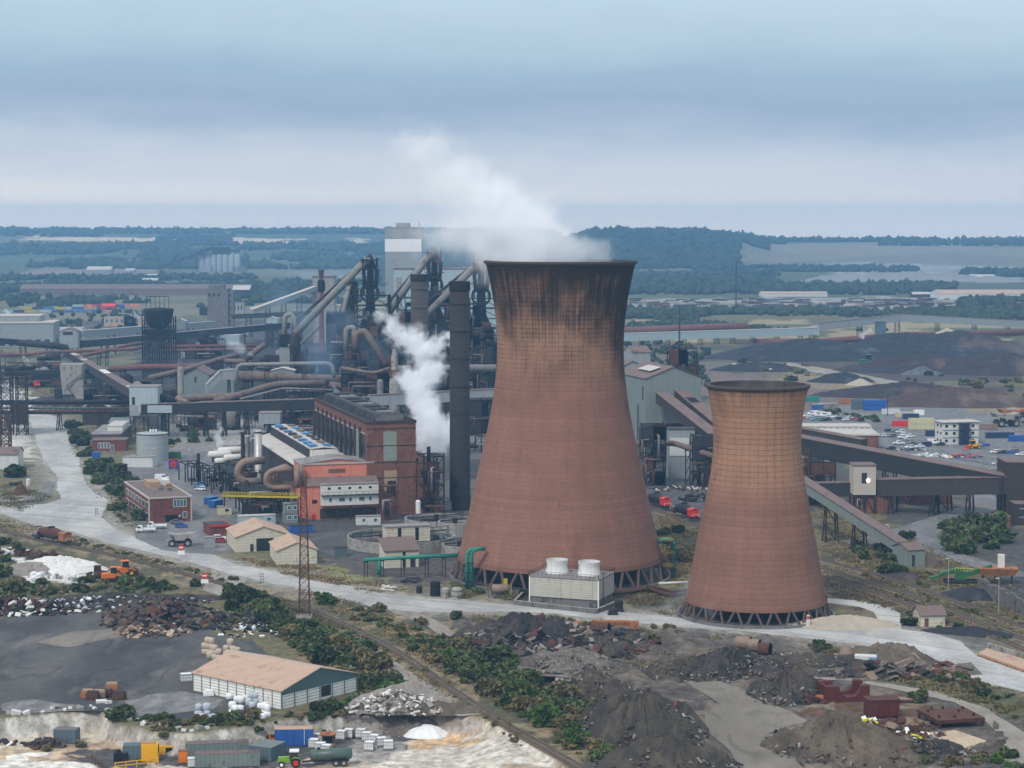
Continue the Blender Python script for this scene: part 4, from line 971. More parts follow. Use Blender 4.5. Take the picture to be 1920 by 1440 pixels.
def frame_block(label, loc, wx, wy, h, levels, seed, mat='black_steel', ang=SA, vessels=4, vm='pipe_grey', name='process_frame', cat='process structure', bays=3, clad=0.0, bw=.45, group=None):
 rnd = random.Random(seed); E = empty(name, label, cat, loc, ang, group)
 fr = MB(); xs = np.linspace(0, wx, bays+1); yy = np.linspace(0, wy, max(1,int(wy/8))+1)
 for x in xs:
  for y in yy: fr.beam((x,y,0),(x,y,h*rnd.uniform(.88,1.0)),bw)
 dk = MB()
 for l in range(1, levels+1):
  z = h*l/levels*.95
  for y in yy: fr.beam((0,y,z),(wx,y,z),bw*.8)
  for x in xs: fr.beam((x,0,z),(x,wy,z),bw*.8)
  z0 = h*(l-1)/levels*.95
  for i in range(bays):
   if rnd.random() < .7:
    a, b = (xs[i], xs[i+1]) if rnd.random() < .5 else (xs[i+1], xs[i]); fr.beam((a,0,z0),(b,0,z),bw*.5)
   if rnd.random() < .45: x0, x1 = xs[i], xs[i+1]; dk.box(x0,x1,yy[0],yy[-1],z,z+.2)
 fr.build('frame', mat, E)
 if dk.f: dk.build('floor_grating', mat, E)
 rl = MB()
 for l in range(1, levels+1):
  z = h*l/levels*.95+1.1; rl.beam((-.3,-.3,z),(wx+.3,-.3,z),.12); rl.beam((-.3,-.3,z),(-.3,wy,z),.12)
 rl.build('guard_rail', mat, E)
 for k in range(vessels):
  x, y = rnd.uniform(.15,.85)*wx, rnd.uniform(.1,.8)*wy; r = rnd.uniform(.06,.13)*wx; z0 = h/levels*rnd.randint(0, levels-1)*.95; hh = h/levels*rnd.uniform(.6,1.5)
  if rnd.random() < .6: MB().lathe([(r*.3,z0+.3),(r,z0+r*.5),(r,z0+hh),(r*.4,z0+hh+r*.5)],14,(x,y,0),0,True).build('vessel', rnd.choice([vm,mat,mat,'dark_steel']), E, True)
  else: MB().tube([(x-r*2,y,z0+hh*.5),(x+r*2,y,z0+hh*.5)], r*.8, 12).build('vessel', rnd.choice([vm,mat,'rusty_steel']), E, True)
 for k in range(int(bays*levels*clad)):
  i = rnd.randrange(bays); l = rnd.randrange(levels); z0 = h*l/levels*.95
  MB().box(xs[i]+.2,xs[i+1]-.2,-.28,-.1,z0+.5,z0+h/levels*.9).build('cladding', rnd.choice(['clad_dark','black_steel','clad_dark','clad_brown','rusty_steel']), E)
 for k in range(vessels):
  x0, x1 = rnd.uniform(0,wx), rnd.uniform(0,wx); z = h*rnd.uniform(.1,.9); z1 = max(1, z-h*rnd.uniform(.1,.4))
  MB().tube([(x0,-.5,z),(x1,-.5,z),(x1,-.5,z1)], rnd.uniform(.25,.6), 8).build('pipe', rnd.choice(['pipe_brown','pipe_grey','rusty_steel']), E, True)
 return E
def at(px, py, z=0): p = G(px, py, z); return (p.x, p.y, 0)
frame_block('low black steel trestle along the road under the white vessels', at(397,925), 7, 44, 7.5, 1, 3, ang=SA+R(9), bays=2, vessels=3, bw=.4)
frame_block('dark pipe frame under the horseshoe ducts', at(455,965), 17, 16, 8.5, 2, 5, vessels=6, vm='rusty_steel', clad=.5)
frame_block('dark pipe frame in the shadow of the silver stack', at(430,935), 12, 26, 9.5, 2, 8, vessels=6, clad=.7)
for i, (px, py, zz, r, L_) in enumerate(((412,852,8.5,1.4,8),(432,845,9.5,1.5,9),(440,858,8.8,1.4,8),(420,864,7.0,1.3,7))):
 p = G(px, py, zz); q = empty('lagged_vessel', 'one of the white lagged vessels on the black trestle', 'vessel', (p.x,p.y,zz-3.2), SA+R(8*i), 'white lagged vessels')
 MB().tube([(-L_/2-.6,0,3.2),(-L_/2,0,3.2),(L_/2,0,3.2),(L_/2+.6,0,3.2)], [r*.5,r,r,r*.5], 16).build('drum', 'off_white', q, True)
 mb = MB()
 for x in np.linspace(-L_/2, L_/2, 5): mb.lathe([(r,-.08),(r+.08,-.08),(r+.08,.08),(r,.08)],16)
 for sx in (-L_/3, L_/3): MB().box(sx-.3,sx+.3,-r*.8,r*.8,0.2,3.2-r*.5).build('saddle','dark_steel',q)
frame_block('black trestle carrying the white lagged vessels', at(412,912), 14, 14, 7.5, 2, 77, vessels=2, bays=3)
frame_block('black burner gantry against the brick annex', at(795,966), 7, 10, 21, 4, 15, vessels=5, vm='black_steel', bays=2)
frame_block('rusty stair tower between salmon and brick buildings', at(716,976), 5.5, 4, 12, 3, 25, mat='rusty_steel', vessels=2, bays=2, bw=.3)

def pond(label, px, py, r, h):
 p = G(px, py, h); E = empty('settling_tank', label, 'tank', (p.x,p.y,0))
 MB().lathe([(r+.5,-.1),(r+.5,h),(r,h),(r,h-1.0)],64).build('ring_wall','concrete',E)
 MB().lathe([(r,h-.9),(.02,h-.9)],64).build('water','water_dark',E)
 mb = MB(); mb.box(-r,r,-.4,.4,h+.3,h+.6)
 mb.build('bridge','dark_steel',E)
 rl = MB()
 for x in np.linspace(-r,r,14): rl.beam((x,-.4,h+.6),(x,-.4,h+1.6),.07); rl.beam((x,.4,h+.6),(x,.4,h+1.6),.07)
 for y in (-.4,.4): rl.beam((-r,y,h+1.6),(r,y,h+1.6),.08)
 rl.build('guard_rail','dark_steel',E); E.rotation_euler = (0,0,.5)
 MB().lathe([(.8,h-.9),(.8,h+.9),(.1,h+1.1)],14).build('centre_drive','dark_steel',E)
 return E
pond('large round concrete settling tank holding black water', 752, 1003, 16.2, 3.4)
pond('round settling tank behind the larger one, half full', 818, 970, 10.0, 3.2)
pond('small round settling tank tucked against the big cooling tower', 862, 1020, 5.0, 3)
pond('narrow round settling tank with white rim by the dark chimney', 853, 977, 5.0, 4.5)
E = site('filter_house', 'beige windowed box house standing over the large settling tank', 'building', 724, 1040)
blk(E, 0, 13.6, 0, 5, 3.6, 8.2, 'sheet_cream', 'body'); blk(E, -.3, 13.9, -.3, 5.3, 8.21, 8.5, 'roof_grey', 'roof')
for a in (3.6, 9.0): win(E, 'f', 0, a, a+1.1, 4.0, 7.9, 'window_dark', 'window')
for x in (.5, 6.8, 13): MB().beam((x,.5,0),(x,.5,3.6),.5).build('leg', 'dark_steel', E)
E = site('pump_house', 'beige pump house with faded red mono-pitch roof behind the green header pipe', 'building', 722, 1066)
mb = MB(); mb.add([(0,0,0),(10,0,0),(10,8,0),(0,8,0),(0,0,5.0),(10,0,5.0),(10,8,7.4),(0,8,7.4)], [(3,2,1,0),(4,5,6,7),(0,1,5,4),(1,2,6,5),(2,3,7,6),(3,0,4,7)]); mb.build('wall','sheet_cream',E)
mb = MB(); mb.add([(-.4,-.4,4.9),(10.4,-.4,4.9),(10.4,8.4,7.55),(-.4,8.4,7.55),(-.4,-.4,5.15),(10.4,-.4,5.15),(10.4,8.4,7.8),(-.4,8.4,7.8)], [(3,2,1,0),(4,5,6,7),(0,1,5,4),(1,2,6,5),(2,3,7,6),(3,0,4,7)]); mb.build('roof','roof_brown',E)
win(E,'f',0,5.2,6.1,.1,4.6,'window_dark','window'); win(E,'f',0,7.5,9,.1,2.6,'door_dark','door')

E = site('storage_shed', 'cream clad shed with pale pink roof and dark roller door', 'shed', 442, 1036)
roof_gable(E, 0, 17, 0, 19, 0, 4.6, 7.6, 'sheet_cream', 'roof_pink')
win(E,'f',0,6.3,11.5,.1,4.0,'window_dark','roller_door','frame_pale'); win(E,'f',0,4.4,5.4,.1,2.4,'door_dark','door')
E = site('storage_shed', 'smaller cream shed with two-tone pink roof nearer the haul road', 'shed', 519, 1060, ang=R(13))
roof_gable(E, 0, 11.8, 0, 18, 0, 4.2, 6.5, 'sheet_cream', 'roof_pink')
mb = MB(); mb.box(-.5,12.3,8.7,9.0,0,.01); win(E,'f',0,5.4,6.2,.1,3.6,'sheet_cream','door','white_paint')
o0, o1 = G(280,981), G(359,977); ang = math.atan2(o1.y-o0.y, o1.x-o0.x); L = (o1-o0).length
zt = ZY(936, o0.y); bk = G(255,904,zt); D = (bk-Vector((o0.x,o0.y,zt))).length
E = empty('office_building', 'two storey red brick office with flat roof and clutter on top', 'office', (o0.x,o0.y,0), ang)
blk(E, 0, L, 0, D, 0, zt, 'brick_red', 'wall')
mb = MB(); mb.box(-.3,L+.3,-.3,.2,zt,zt+.5); mb.box(-.3,L+.3,D-.2,D+.3,zt,zt+.5); mb.box(-.3,.2,.2,D-.2,zt,zt+.5); mb.box(L-.2,L+.3,.2,D-.2,zt,zt+.5); mb.build('parapet','frame_pale',E)
blk(E, .2, L-.2, .2, D-.2, zt, zt+.2, 'roof_brown', 'roof')
win(E,'f',0,L*.58,L*.88,zt-2.9,zt-.6,'window_blue','window','white_paint')
mb = MB()
for x in (.655,.73,.805): mb.box(L*x-.06,L*x+.06,-.13,-.09,zt-2.9,zt-.6)
mb.build('mullion','white_paint',E)
win(E,'f',0,L*.38,L*.66,.1,2.2,'window_dark','entrance'); MB().box(L*.34,L*.70,-1.2,0,2.3,2.5).build('canopy','dark_steel',E)
win(E,'f',0,L*.8,L*.89,1.4,3.2,'window_blue','window','white_paint'); win(E,'f',0,L*.69,L*.74,1.6,2.4,'white_paint','notice')
for k in range(7):
 for z in (1.0, 4.6): win(E,'l',0,1+k*D/7.4,1+k*D/7.4+D/10,z,z+1.9,'window_dark','window','white_paint')
for x in (0, L): MB().box(x-.25,x+.25,-.1,.3,0,zt).build('corner_pier','frame_pale',E)
MB().box(L*.33,L*.62,D*.55,D*.75,zt+.2,zt+2.4).build('plant_room','tan_wood',E)
for k, (x, y) in enumerate(((.5,.42),(.66,.35),(.82,.62),(.3,.3))): MB().box(L*x,L*x+1.6,D*y,D*y+1.4,zt+.2,zt+1.1+.3*(k%2)).build('roof_unit', ('timber','dark_concrete','orange_rust','roof_grey')[k],E)
MB().box(L*.78,L*.95,D*.7,D*.85,zt+.2,zt+2.0).build('tank_room','off_white',E)
E = site('office_building', 'long low brick office with dusty flat roofs under the transfer tower', 'office', 173, 846, ang=R(4))
blk(E,0,14.5,0,10,0,4.6,'brick_red','wall'); blk(E,-.3,14.8,-.3,10.3,4.61,5.0,'roof_brown','roof')
for k in range(4): win(E,'f',0,2.6+k*1.3,3.5+k*1.3,1.4,3.6,'window_blue','window','white_paint')
win(E,'f',0,8.0,9.3,.1,2.6,'window_blue','door','white_paint')
blk(E,-1.5,11,10.3,52,0,6.2,'brick_grey','rear_wing'); blk(E,-1.9,11.3,10.0,52.3,6.21,6.6,'roof_grey','rear_roof')
blk(E,4,10.5,22,46,6.6,8.6,'off_white','roof_house'); blk(E,3.8,10.7,21.8,46.2,8.61,8.9,'roof_pale','upper_roof')
for k in range(7): win(E,'l',-1.5,12+k*5.5,16+k*5.5,2.4,4.6,'window_dark','window')
E = site('brick_shed', 'dark brick shed with curved pale roof edge behind the low office', 'shed', 155, 797, ang=R(4))
blk(E,0,13,0,14,0,8.5,'brick_dark','wall')
mb = MB(); v = [(-.4,8.5),(2.5,9.9),(6.5,10.5),(10.5,9.9),(13.4,8.5)]; mb.add([(x,-.4,z) for x,z in v]+[(x,14.4,z) for x,z in v]+[(x,-.4,z+.3) for x,z in v]+[(x,14.4,z+.3) for x,z in v], [(i,i+1,6+i,5+i) for i in range(4)]+[(10+i,15+i,16+i,11+i) for i in range(4)]+[(i,10+i,11+i,i+1) for i in range(4)])
mb.build('curved_roof','roof_pale',E); mb = MB(); mb.add([(0,-.02,8.5),(13,-.02,8.5),(10.5,-.02,9.9),(6.5,-.02,10.5),(2.5,-.02,9.9)],[(0,1,2,3,4)]); mb.build('gable','brick_dark',E)
E = site('lean_to_shed', 'green-grey shed under the conveyor transfer tower', 'shed', 203, 812, ang=R(4)); 
mb = MB(); mb.add([(0,0,0),(10.5,0,0),(10.5,12,0),(0,12,0),(0,0,5),(10.5,0,5),(10.5,12,6.5),(0,12,6.5)], [(3,2,1,0),(4,5,6,7),(0,1,5,4),(1,2,6,5),(2,3,7,6),(3,0,4,7)]); mb.build('wall','clad_green',E)
p = G(281,866); tk = empty('storage_tank', 'large pale grey cylindrical tank by the side road', 'tank', (p.x,p.y+6.6,0)); h = ZY(815,p.y)
MB().lathe([(6.6,0),(6.6,h),(6.3,h+.1),(.1,h+.9)],48).build('shell', M('tank_grey',(.31,.335,.34),var=.2,lines=(('h',2.4,.12,.35),('v',6,.1,.2)),streak=.4), tk)
MB().lathe([(6.62,h-.3),(6.8,h-.3),(6.8,h),(6.62,h)],48).build('top_ring','dark_steel',tk)
mb = MB()
for k in range(3): mb.box(-1+k*1.2,-.3+k*1.2,-1,0,h+.6,h+1.6)
mb.build('roof_fitting','white_paint',tk)
cabin('low white store beside the large grey tank', 230, 876, 12.5, 9, 4.0, 'clad_white', 'roof_grey', wins=(), ang=R(-6))
def container(label, loc, ang, mat='blue_paint', L=6.06, H=2.6, Wd=2.44, roof=None, group=None, name='shipping_container', cat='container', door=True):
 E = empty(name, label, cat, loc, ang, group)
 MB().box(0,L,0,Wd,.12,H).build('body', mat, E)
 r = MB(); r.box(-.03,L+.03,-.03,Wd+.03,H,H+.06); 
 for k in range(int(L/1.2)): r.box(.5+k*1.2,.65+k*1.2,.1,Wd-.1,H+.06,H+.1)
 r.build('roof', roof or mat, E)
 if door: 
  d = MB(); d.box(L,L+.05,.1,Wd/2-.03,.25,H-.12); d.build('door', mat, E); d = MB(); d.box(L,L+.05,Wd/2+.03,Wd-.1,.25,H-.12); d.build('door', mat, E)
 k = MB()
 for x in (.05,L-.05):
  for y in (.05,Wd-.05): k.box(x-.1,x+.1,y-.1,y+.1,0,H+.02)
 k.build('corner_frame', mat, E)
 return E
p = G(311,861); container('green container beside the large grey tank', p, R(3), 'green_paint', roof='green_paint', H=2.9)
p = G(173,861); container('small blue container by the dusty side road', p, R(5), 'blue_paint', L=3.1, H=2.9, roof='blue_paint')
p = G(317,884)
sg = empty('picture_board', 'red and violet picture board with a round red emblem on two posts', 'sign', (p.x,p.y,0), R(8))
MB().box(-.1,3.6,0,.25,.9,5.0).build('board', M('violet',(.07,.035,.24),var=.15), sg)
mb = MB(); mb.lathe([(1.25,0),(.02,.06)],24); o = mb.build('emblem_disc','bright_red',sg); o.location=(1.75,-.03,2.9); o.rotation_euler=(R(90),0,0)
mb = MB(); mb.lathe([(.72,0),(.02,.06)],20); o = mb.build('emblem_centre','brick_red',sg); o.location=(1.75,-.1,2.75); o.rotation_euler=(R(90),0,0)
MB().box(-.12,3.62,-.04,0,4.6,5.05).build('border','bright_red',sg); MB().box(.9,2.6,-.06,-.01,.95,1.4).build('caption_strip','green_paint',sg)
for x in (.4,3.1): MB().beam((x,.1,0),(x,.1,.95),.15).build('post','dark_steel',sg)
E = cabin('pale green cabin with black window by the works road', 409, 966, 4.6, 3.0, 2.7, 'cream_paint', 'roof_grey', wins=((.5,.8),), winm='window_dark')
for i,(px,py) in enumerate(((393,947),(402,953))): container(('bright blue container behind the pale green cabin, farther one','bright blue container touching the pale green cabin')[i], G(px,py), R(62), 'blue_paint', L=5, H=2.5, roof='sky_blue_panel')
E = site('low_workshop', 'low workshop with bright red roof edging near the cream sheds', 'workshop', 394, 1006, ang=R(22))
blk(E,0,6.2,0,9,0,3.2,'brick_red','wall'); blk(E,-.2,6.4,-.2,9.2,3.21,3.5,'roof_dark','roof')
mb = MB(); mb.box(-.3,6.5,-.35,-.2,3.0,3.7); mb.box(6.4,6.55,-.2,9.3,3.0,3.7); mb.build('red_fascia','red_paint',E)
cabin('grey steel kiosk on the works yard', 384, 1029, 3.1, 2.6, 3.4, 'clad_grey', 'roof_grey', wins=())
E = site('storage_shed', 'pale grey shed with mauve roof beside the dusty road', 'shed', -40, 880, ang=R(3))
roof_gable(E, 0, 15.8, 0, 12, 0, 6.0, 8.4, 'clad_white', 'roof_brown', axis='x')
p = G(39,926); co = empty('bell_monument', 'rust-red bell shaped ladle hood set on the grass island', 'monument', (p.x,p.y,0))
MB().lathe([(2.6,0),(2.6,.5),(2.3,.7),(1.9,2.2),(1.0,3.3),(.5,4.0),(.5,4.8),(.25,5.0),(.02,5.05)],24).build('bell','rusty_steel',co,True)
MB().lathe([(2.9,-.1),(2.9,.35),(.02,.36)],24).build('plinth','brick_red',co)
vessel('cream gas bottle tank beside the rust-red bell', G(53,910), .8, 2.2, 'off_white'); 
# ------------------------------------------------------------------ conveyors, pipes and towers of the works
def gallery(label, P, Q, w, h, wall='clad_dark', roof='roof_brown', legs=(), name='conveyor_gallery', cat='conveyor', group=None, overhang=.25, lattice=True, panels=()):
 P, Q = Vector(P), Vector(Q); o = Vector((P.x,P.y,0)); E = empty(name, label, cat, o, 0, group); P = P-o; Q = Q-o
 MB().gallery(P,Q,w,h).build('wall', wall, E)
 dz = Vector((0,0,h+.01)); MB().gallery(P+dz,Q+dz,w+overhang*2,.28).build('roof', roof, E)
 d = Q-P
 for a, b, m in panels:
  z = Vector((0,0,h+.30)); MB().gallery(P+d*a+z, P+d*b+z, w*.8, .06).build('roof_sheet', m, E)
 u = d.copy(); u.z = 0; u.normalize(); s = Vector((-u.y,u.x,0))
 for t in legs:
  c = P+d*t; g = TZ(o.x+c.x, o.y+c.y) if o.y+c.y > 3500 else 0
  mb = MB(); hw = w*.5
  a0, a1 = c-s*hw, c+s*hw
  for k in (-1, 1):
   for q in (a0, a1): mb.beam((q.x+u.x*k*.9+(q-c).x*.3, q.y+u.y*k*.9+(q-c).y*.3, g-.1), (q.x+u.x*k*.5,q.y+u.y*k*.5,c.z), .42)
  n = max(2, int(c.z/5))
  for i in range(n):
   z0, z1 = c.z*i/n, c.z*(i+1)/n
   mb.beam((a0.x+u.x*.8,a0.y+u.y*.8,z0),(a0.x-u.x*.8,a0.y-u.y*.8,z1),.2); mb.beam((a1.x,a1.y,z0),(a0.x,a0.y,z1),.2); mb.beam((a0.x,a0.y,z1),(a1.x,a1.y,z1),.22)
  mb.build('trestle', 'dark_steel', E)
 return E
def tower_house(label, px0, px1, ytop, ybot, Y, d, wall='clad_grey', roof='roof_grey', ang=0.0, legs=True, gable=0, name='transfer_tower', cat='transfer tower'):
 p, q, t = A(px0,ybot,Y), A(px1,ybot,Y), A(px0,ytop,Y); Wd = (q.x-p.x)/math.cos(ang)
 E = empty(name, label, cat, (p.x,Y,0), ang)
 if gable: roof_gable(E,0,Wd,0,d,p.z,t.z-gable,t.z,wall,roof)
 else: blk(E,0,Wd,0,d,p.z,t.z,wall,'wall'); blk(E,-.2,Wd+.2,-.2,d+.2,t.z+.01,t.z+.4,roof,'roof')
 if legs and p.z > 1:
  mb = MB()
  for x in (.3,Wd*.5,Wd-.3):
   for y in (.3,d-.3): mb.beam((x,y,-.1),(x,y,p.z),.55)
  n = max(1,int(p.z/6))
  for k in range(n):
   z0, z1 = p.z*k/n, p.z*(k+1)/n
   mb.beam((.3,.3,z0),(Wd*.5,.3,z1),.3); mb.beam((Wd-.3,.3,z0),(Wd*.5,.3,z1),.3); mb.beam((0,.3,z1),(Wd,.3,z1),.35); mb.beam((.3,.3,z0),(.3,d-.3,z1),.3); mb.beam((0,d-.3,z1),(Wd,d-.3,z1),.35); mb.beam((Wd-.3,.3,z1),(Wd-.3,d-.3,z1),.35); mb.beam((Wd*.5,.3,z1),(Wd*.5,d-.3,z1),.35); mb.beam((.3,.3,z1),(.3,d-.3,z1),.35)
  mb.build('leg_frame','dark_steel',E)
 return E, Wd, p.z, t.z
E, Wd, z0, z1 = tower_house('blue-grey transfer tower where the sloping and level galleries meet', 243, 296, 726, 781, 952, 12, 'clad_blue', 'roof_grey')
win(E,'f',0,1.2,2.6,z0+5,z0+9,'door_dark','door'); blk(E,.3,5.2,-1.2,0,z0+.5,z0+5.4,'clad_grey','chute_box')
gallery('dark level conveyor gallery with brown roof running behind the tall brick hall', A(264,776,951), A(690,762,978), 4.2, 4.3, 'clad_dark', 'roof_brown', (.1,.28,.36,.46,.56,.66,.8,.93))
blk(E, 4.5, 20, -2.3, -2.12, 11.9, 15.4, 'clad_blue', 'gallery_panel')
gallery('pale grey level conveyor gallery between the two dark chimneys', A(691,761,978.5), A(935,748,998), 4.2, 5.0, 'clad_grey', 'roof_brown', (.1,.35,.6,.85))
gallery('long sloping brown conveyor gallery with patched pale roof', A(127,668,1480), A(262,752,958), 4.6, 4.2, 'clad_brown', 'roof_brown', (.1,.3,.5,.7,.88), panels=((.02,.17,'roof_pale'),(.3,.33,'roof_pale'),(.58,.66,'sheet_white'),(.9,.97,'roof_pale')))
tower_house('grey gabled transfer house at the head of the sloping gallery', 112, 146, 615, 652, 1482, 12, 'clad_grey', 'roof_brown', gable=2.5)
MB().box(2.5,9.5,-.1,-.02,ZY(628,1482),ZY(622,1482)).build('vent_band','clad_dark',COL.objects['transfer_tower.001'])
gallery('upper level conveyor gallery leading to the tall concrete tower', A(150,632,1490), A(400,612,1850), 4.5, 4.5, 'clad_grey', 'roof_pale', (.2,.4,.6,.8))
gallery('lower dark conveyor gallery passing the black ore bins', A(150,652,1490), A(540,616,1750), 4.5, 5.0, 'clad_dark', 'roof_grey', (.1,.3,.45,.6,.75,.9))
gallery('dark conveyor descending from the sheds at the picture edge', A(-60,640,1400), A(108,652,1478), 4.5, 3.5, 'clad_dark', 'roof_dark', (.3,.6,.9))
tower_house('small pale green gallery junction house', 329, 348, 598, 618, 1700, 10, 'clad_green', 'roof_pale', gable=2)
tower_house('tiny pale green house on the conveyor behind the process tower', 499, 520, 594, 606, 1640, 9, 'clad_blue', 'roof_pale', gable=1.5)
gallery('pale conveyor gallery rising to the concrete building behind the furnaces', A(472,588,1650), A(590,545,1700), 5, 3.5, 'clad_grey', 'roof_pale', (.25,.5,.75))
gallery('dark low conveyor gallery right of the tall concrete tower', A(438,598,1800), A(585,592,1700), 5, 4, 'clad_dark', 'roof_grey', (.2,.5,.8))
Y = 1320; p = A(268,700,Y); x1 = A(322,700,Y).x-p.x; top = ZY(577,Y)
E = empty('ore_bin', 'black elevated ore bin with round hopper on a lattice tower', 'bin tower', (p.x,Y,0))
mb = MB()
for x in np.linspace(0,x1,5):
 for y in (0,9,18): mb.beam((x,y,0),(x,y,top-6),.75)
for k in range(9):
 z0_, z1_ = k*(top-8)/9, (k+1)*(top-8)/9
 xs = np.linspace(0,x1,5)
 for i in range(4): mb.beam((xs[i],0,z0_),(xs[i+1],0,z1_),.25); mb.beam((xs[i+1],0,z0_),(xs[i],0,z1_),.25)
 mb.beam((0,0,z1_),(x1,0,z1_),.35); mb.beam((0,0,z0_),(0,18,z1_),.3)
mb.build('lattice_frame','black_steel',E)
zb = ZY(608,Y)
MB().lathe([(1.5,zb-4),(x1*.28,zb-2.5),(x1*.44,zb+1.5),(x1*.5,zb+7),(x1*.52,top-1.5),(x1*.5,top-1),(.2,top)],24,(x1*.5,9,0)).build('hopper','black_steel',E,True)
MB().lathe([(4.8,ZY(655,Y)),(5.4,ZY(654,Y)),(5.4,ZY(642,Y)),(.2,ZY(637,Y))],20,(x1*.46,4,0),0,True).build('lower_bin','clad_dark',E)
blk(E,0,x1,1,17,ZY(628,Y),ZY(620,Y),'black_steel','mid_deck')
mb = MB()
for x in np.linspace(2,x1-2,6): mb.beam((x,4,top-1),(x,4,top+7),.3)
mb.beam((2,4,top+7),(x1-2,4,top+7),.4); mb.build('head_frame','dark_steel',E)
Y = 1930
def conc_tower():
 p, q = A(389,613,Y), A(428,613,Y); w = q.x-p.x; t = ZY(541,Y)
 E = empty('concrete_tower', 'tall windowed grey concrete tower among the conveyors', 'tower', (p.x,Y,0))
 blk(E,0,w,0,16,0,t,'dark_concrete','wall'); blk(E,w*.05,w*.8,3,14,t,t+3.5,'dark_concrete','head_house'); blk(E,w,w+4.5,2,14,0,t-3,'dark_concrete','stair_shaft')
 for a in (.06,.27,.5): win(E,'f',0,w*a,w*a+2.2,t-7.5,t-4.5,'window_dark','window')
 for k in range(5): win(E,'f',2,w+.8,w+2.4,6+k*6,8+k*6,'window_dark','window')
 mb = MB()
 for k in range(4): mb.box(w*.55+k*1.8,w*.55+.6+k*1.8,-.15,0,8,t-10)
 blk(E,-8,0,4,10,12,20,'clad_dark','side_house')
 return E
conc_tower()
cabin('ruined grey concrete frame house right of the concrete tower', 437, 590, 12, 8, 13, 'concrete', 'dark_concrete', wins=((.1,.25),(.4,.55),(.7,.85)), winm='window_dark', name='concrete_house', cat='building', ang=0)
p, q = G(118,748), G(148,748)
E = empty('ore_bunker', 'tapered beige concrete bunker with a zigzag stair', 'bunker', (p.x,p.y,0), R(3)); w = (q-p).length; t = ZY(683,p.y)
mb = MB(); mb.add([(0,0,0),(w,0,0),(w,10,0),(0,10,0),(-1.6,-.3,t),(w+2.2,-.3,t),(w+2.2,12,t),(-1.6,12,t)], [(3,2,1,0),(4,5,6,7),(0,1,5,4),(1,2,6,5),(2,3,7,6),(3,0,4,7)]); mb.build('hopper_wall','concrete',E)
blk(E,w*.72,w+2.6,-.6,3,0,t*.55,'concrete','buttress'); blk(E,-5,-.9,1,7,0,6,'dark_steel','pump_frame')
mb = MB(); mb.beam((w*.25,-1.2,t*.38),(w+2,-1.2,t*.72),.7,.3); mb.beam((w*.25,-1.2,t*.38),(w*.65,-1.2,t*.12),.6,.3); mb.box(-2,w*.7,-1.8,-.4,t*.10,t*.13); mb.build('stair','dark_steel',E)
def truss_bridge(label, P, Q, w, h, mat='dark_steel', legs=(), pipes=(), name='pipe_bridge', cat='pipe bridge'):
 P, Q = Vector(P), Vector(Q); o = Vector((P.x,P.y,0)); E = empty(name, label, cat, o); P = P-o; Q = Q-o; d = Q-P; n = max(4,int(d.length/5)); mb = MB()
 for y in (0,w):
  yv = Vector((0,y,0)); mb.beam(P+yv,Q+yv,.4); mb.beam(P+yv+Vector((0,0,h)),Q+yv+Vector((0,0,h)),.4)
  for i in range(n):
   a, b = P+d*(i/n)+yv, P+d*((i+1)/n)+yv; H_ = Vector((0,0,h))
   mb.beam(a,b+H_,.22) if i % 2 else mb.beam(a+H_,b,.22); mb.beam(a,a+H_,.22)
 mb.build('truss',mat,E)
 for t in legs:
  c = P+d*t; mb = MB()
  for y in (0,w): mb.beam((c.x-1,c.y+y,-.1),(c.x-.3,c.y+y,c.z),.45); mb.beam((c.x+1,c.y+y,-.1),(c.x+.3,c.y+y,c.z),.45)
  k = 0
  while k < c.z-3: mb.beam((c.x-.9,c.y,k),(c.x+.9,c.y,k+3),.2); k += 3
  mb.build('trestle',mat,E)
 for dz, r, m in pipes: MB().tube([P+Vector((0,w*.5,dz)),Q+Vector((0,w*.5,dz))], r, 10).build('pipe',m,E,True)
 return E
truss_bridge('dark pipe bridge spanning the dusty side road', A(-60,776,985), A(248,776,985), 4, 4.5, legs=(.12,.23,.55,.8), pipes=((5.6,.9,'dark_steel'),(1.0,.6,'pipe_red'),(2.6,.5,'pipe_grey')))
truss_bridge('dark trestle bridge passing behind the beige bunker', A(-60,712,1240), A(170,705,1240), 3, 3, legs=(.2,.35,.7), pipes=((3.6,.6,'dark_steel'),))
lattice_mast('square lattice gantry leg at the dusty road, rust streaked', (A(10,700,965).x,965,0), ZY(690,965), 5.5, 5.5, 'dark_steel', bays=6, name='gantry_tower', cat='gantry', bw=.4)
lattice_mast('second lattice gantry leg nearer the side road', (A(40,700,965).x,965,0), ZY(700,965), 4.5, 4.5, 'dark_steel', bays=6, name='gantry_tower', cat='gantry', bw=.35)
lattice_mast('dark lattice leg under the pipe bridge by the white dust', (A(4,830,900).x,905,0), 14, 4.5, 4.5, 'dark_rust', bays=4, name='gantry_tower', cat='gantry', bw=.4)
blk(empty('dust_hopper','rust-red hopper box hanging on the pipe bridge','hopper',(A(24,790,982).x,980,0)),0,6.5,0,4,3.5,13,'dark_rust','body')
MB().box(.5,1,.5,1,0,3.5).build('leg','dark_steel',COL.objects['dust_hopper']); MB().box(5.5,6,.5,1,0,3.5).build('leg','dark_steel',COL.objects['dust_hopper'])
def mains(label, pts, r, mat='pipe_brown', rings=0, sup=(), **k): return pipe(label, [A(*p) for p in pts], r, mat, rings=rings, supports=[A(*p) for p in sup], **k)
mains('long thin red gas main crossing the whole left of the works', [(-60,666,1420),(60,664,1420),(90,660,1420),(250,655,1430),(270,650,1440),(480,648,1440)], 1.1, 'pipe_red', sup=[(30,665,1420),(110,660,1420),(200,657,1426),(310,650,1440),(400,649,1440),(460,648,1440)])
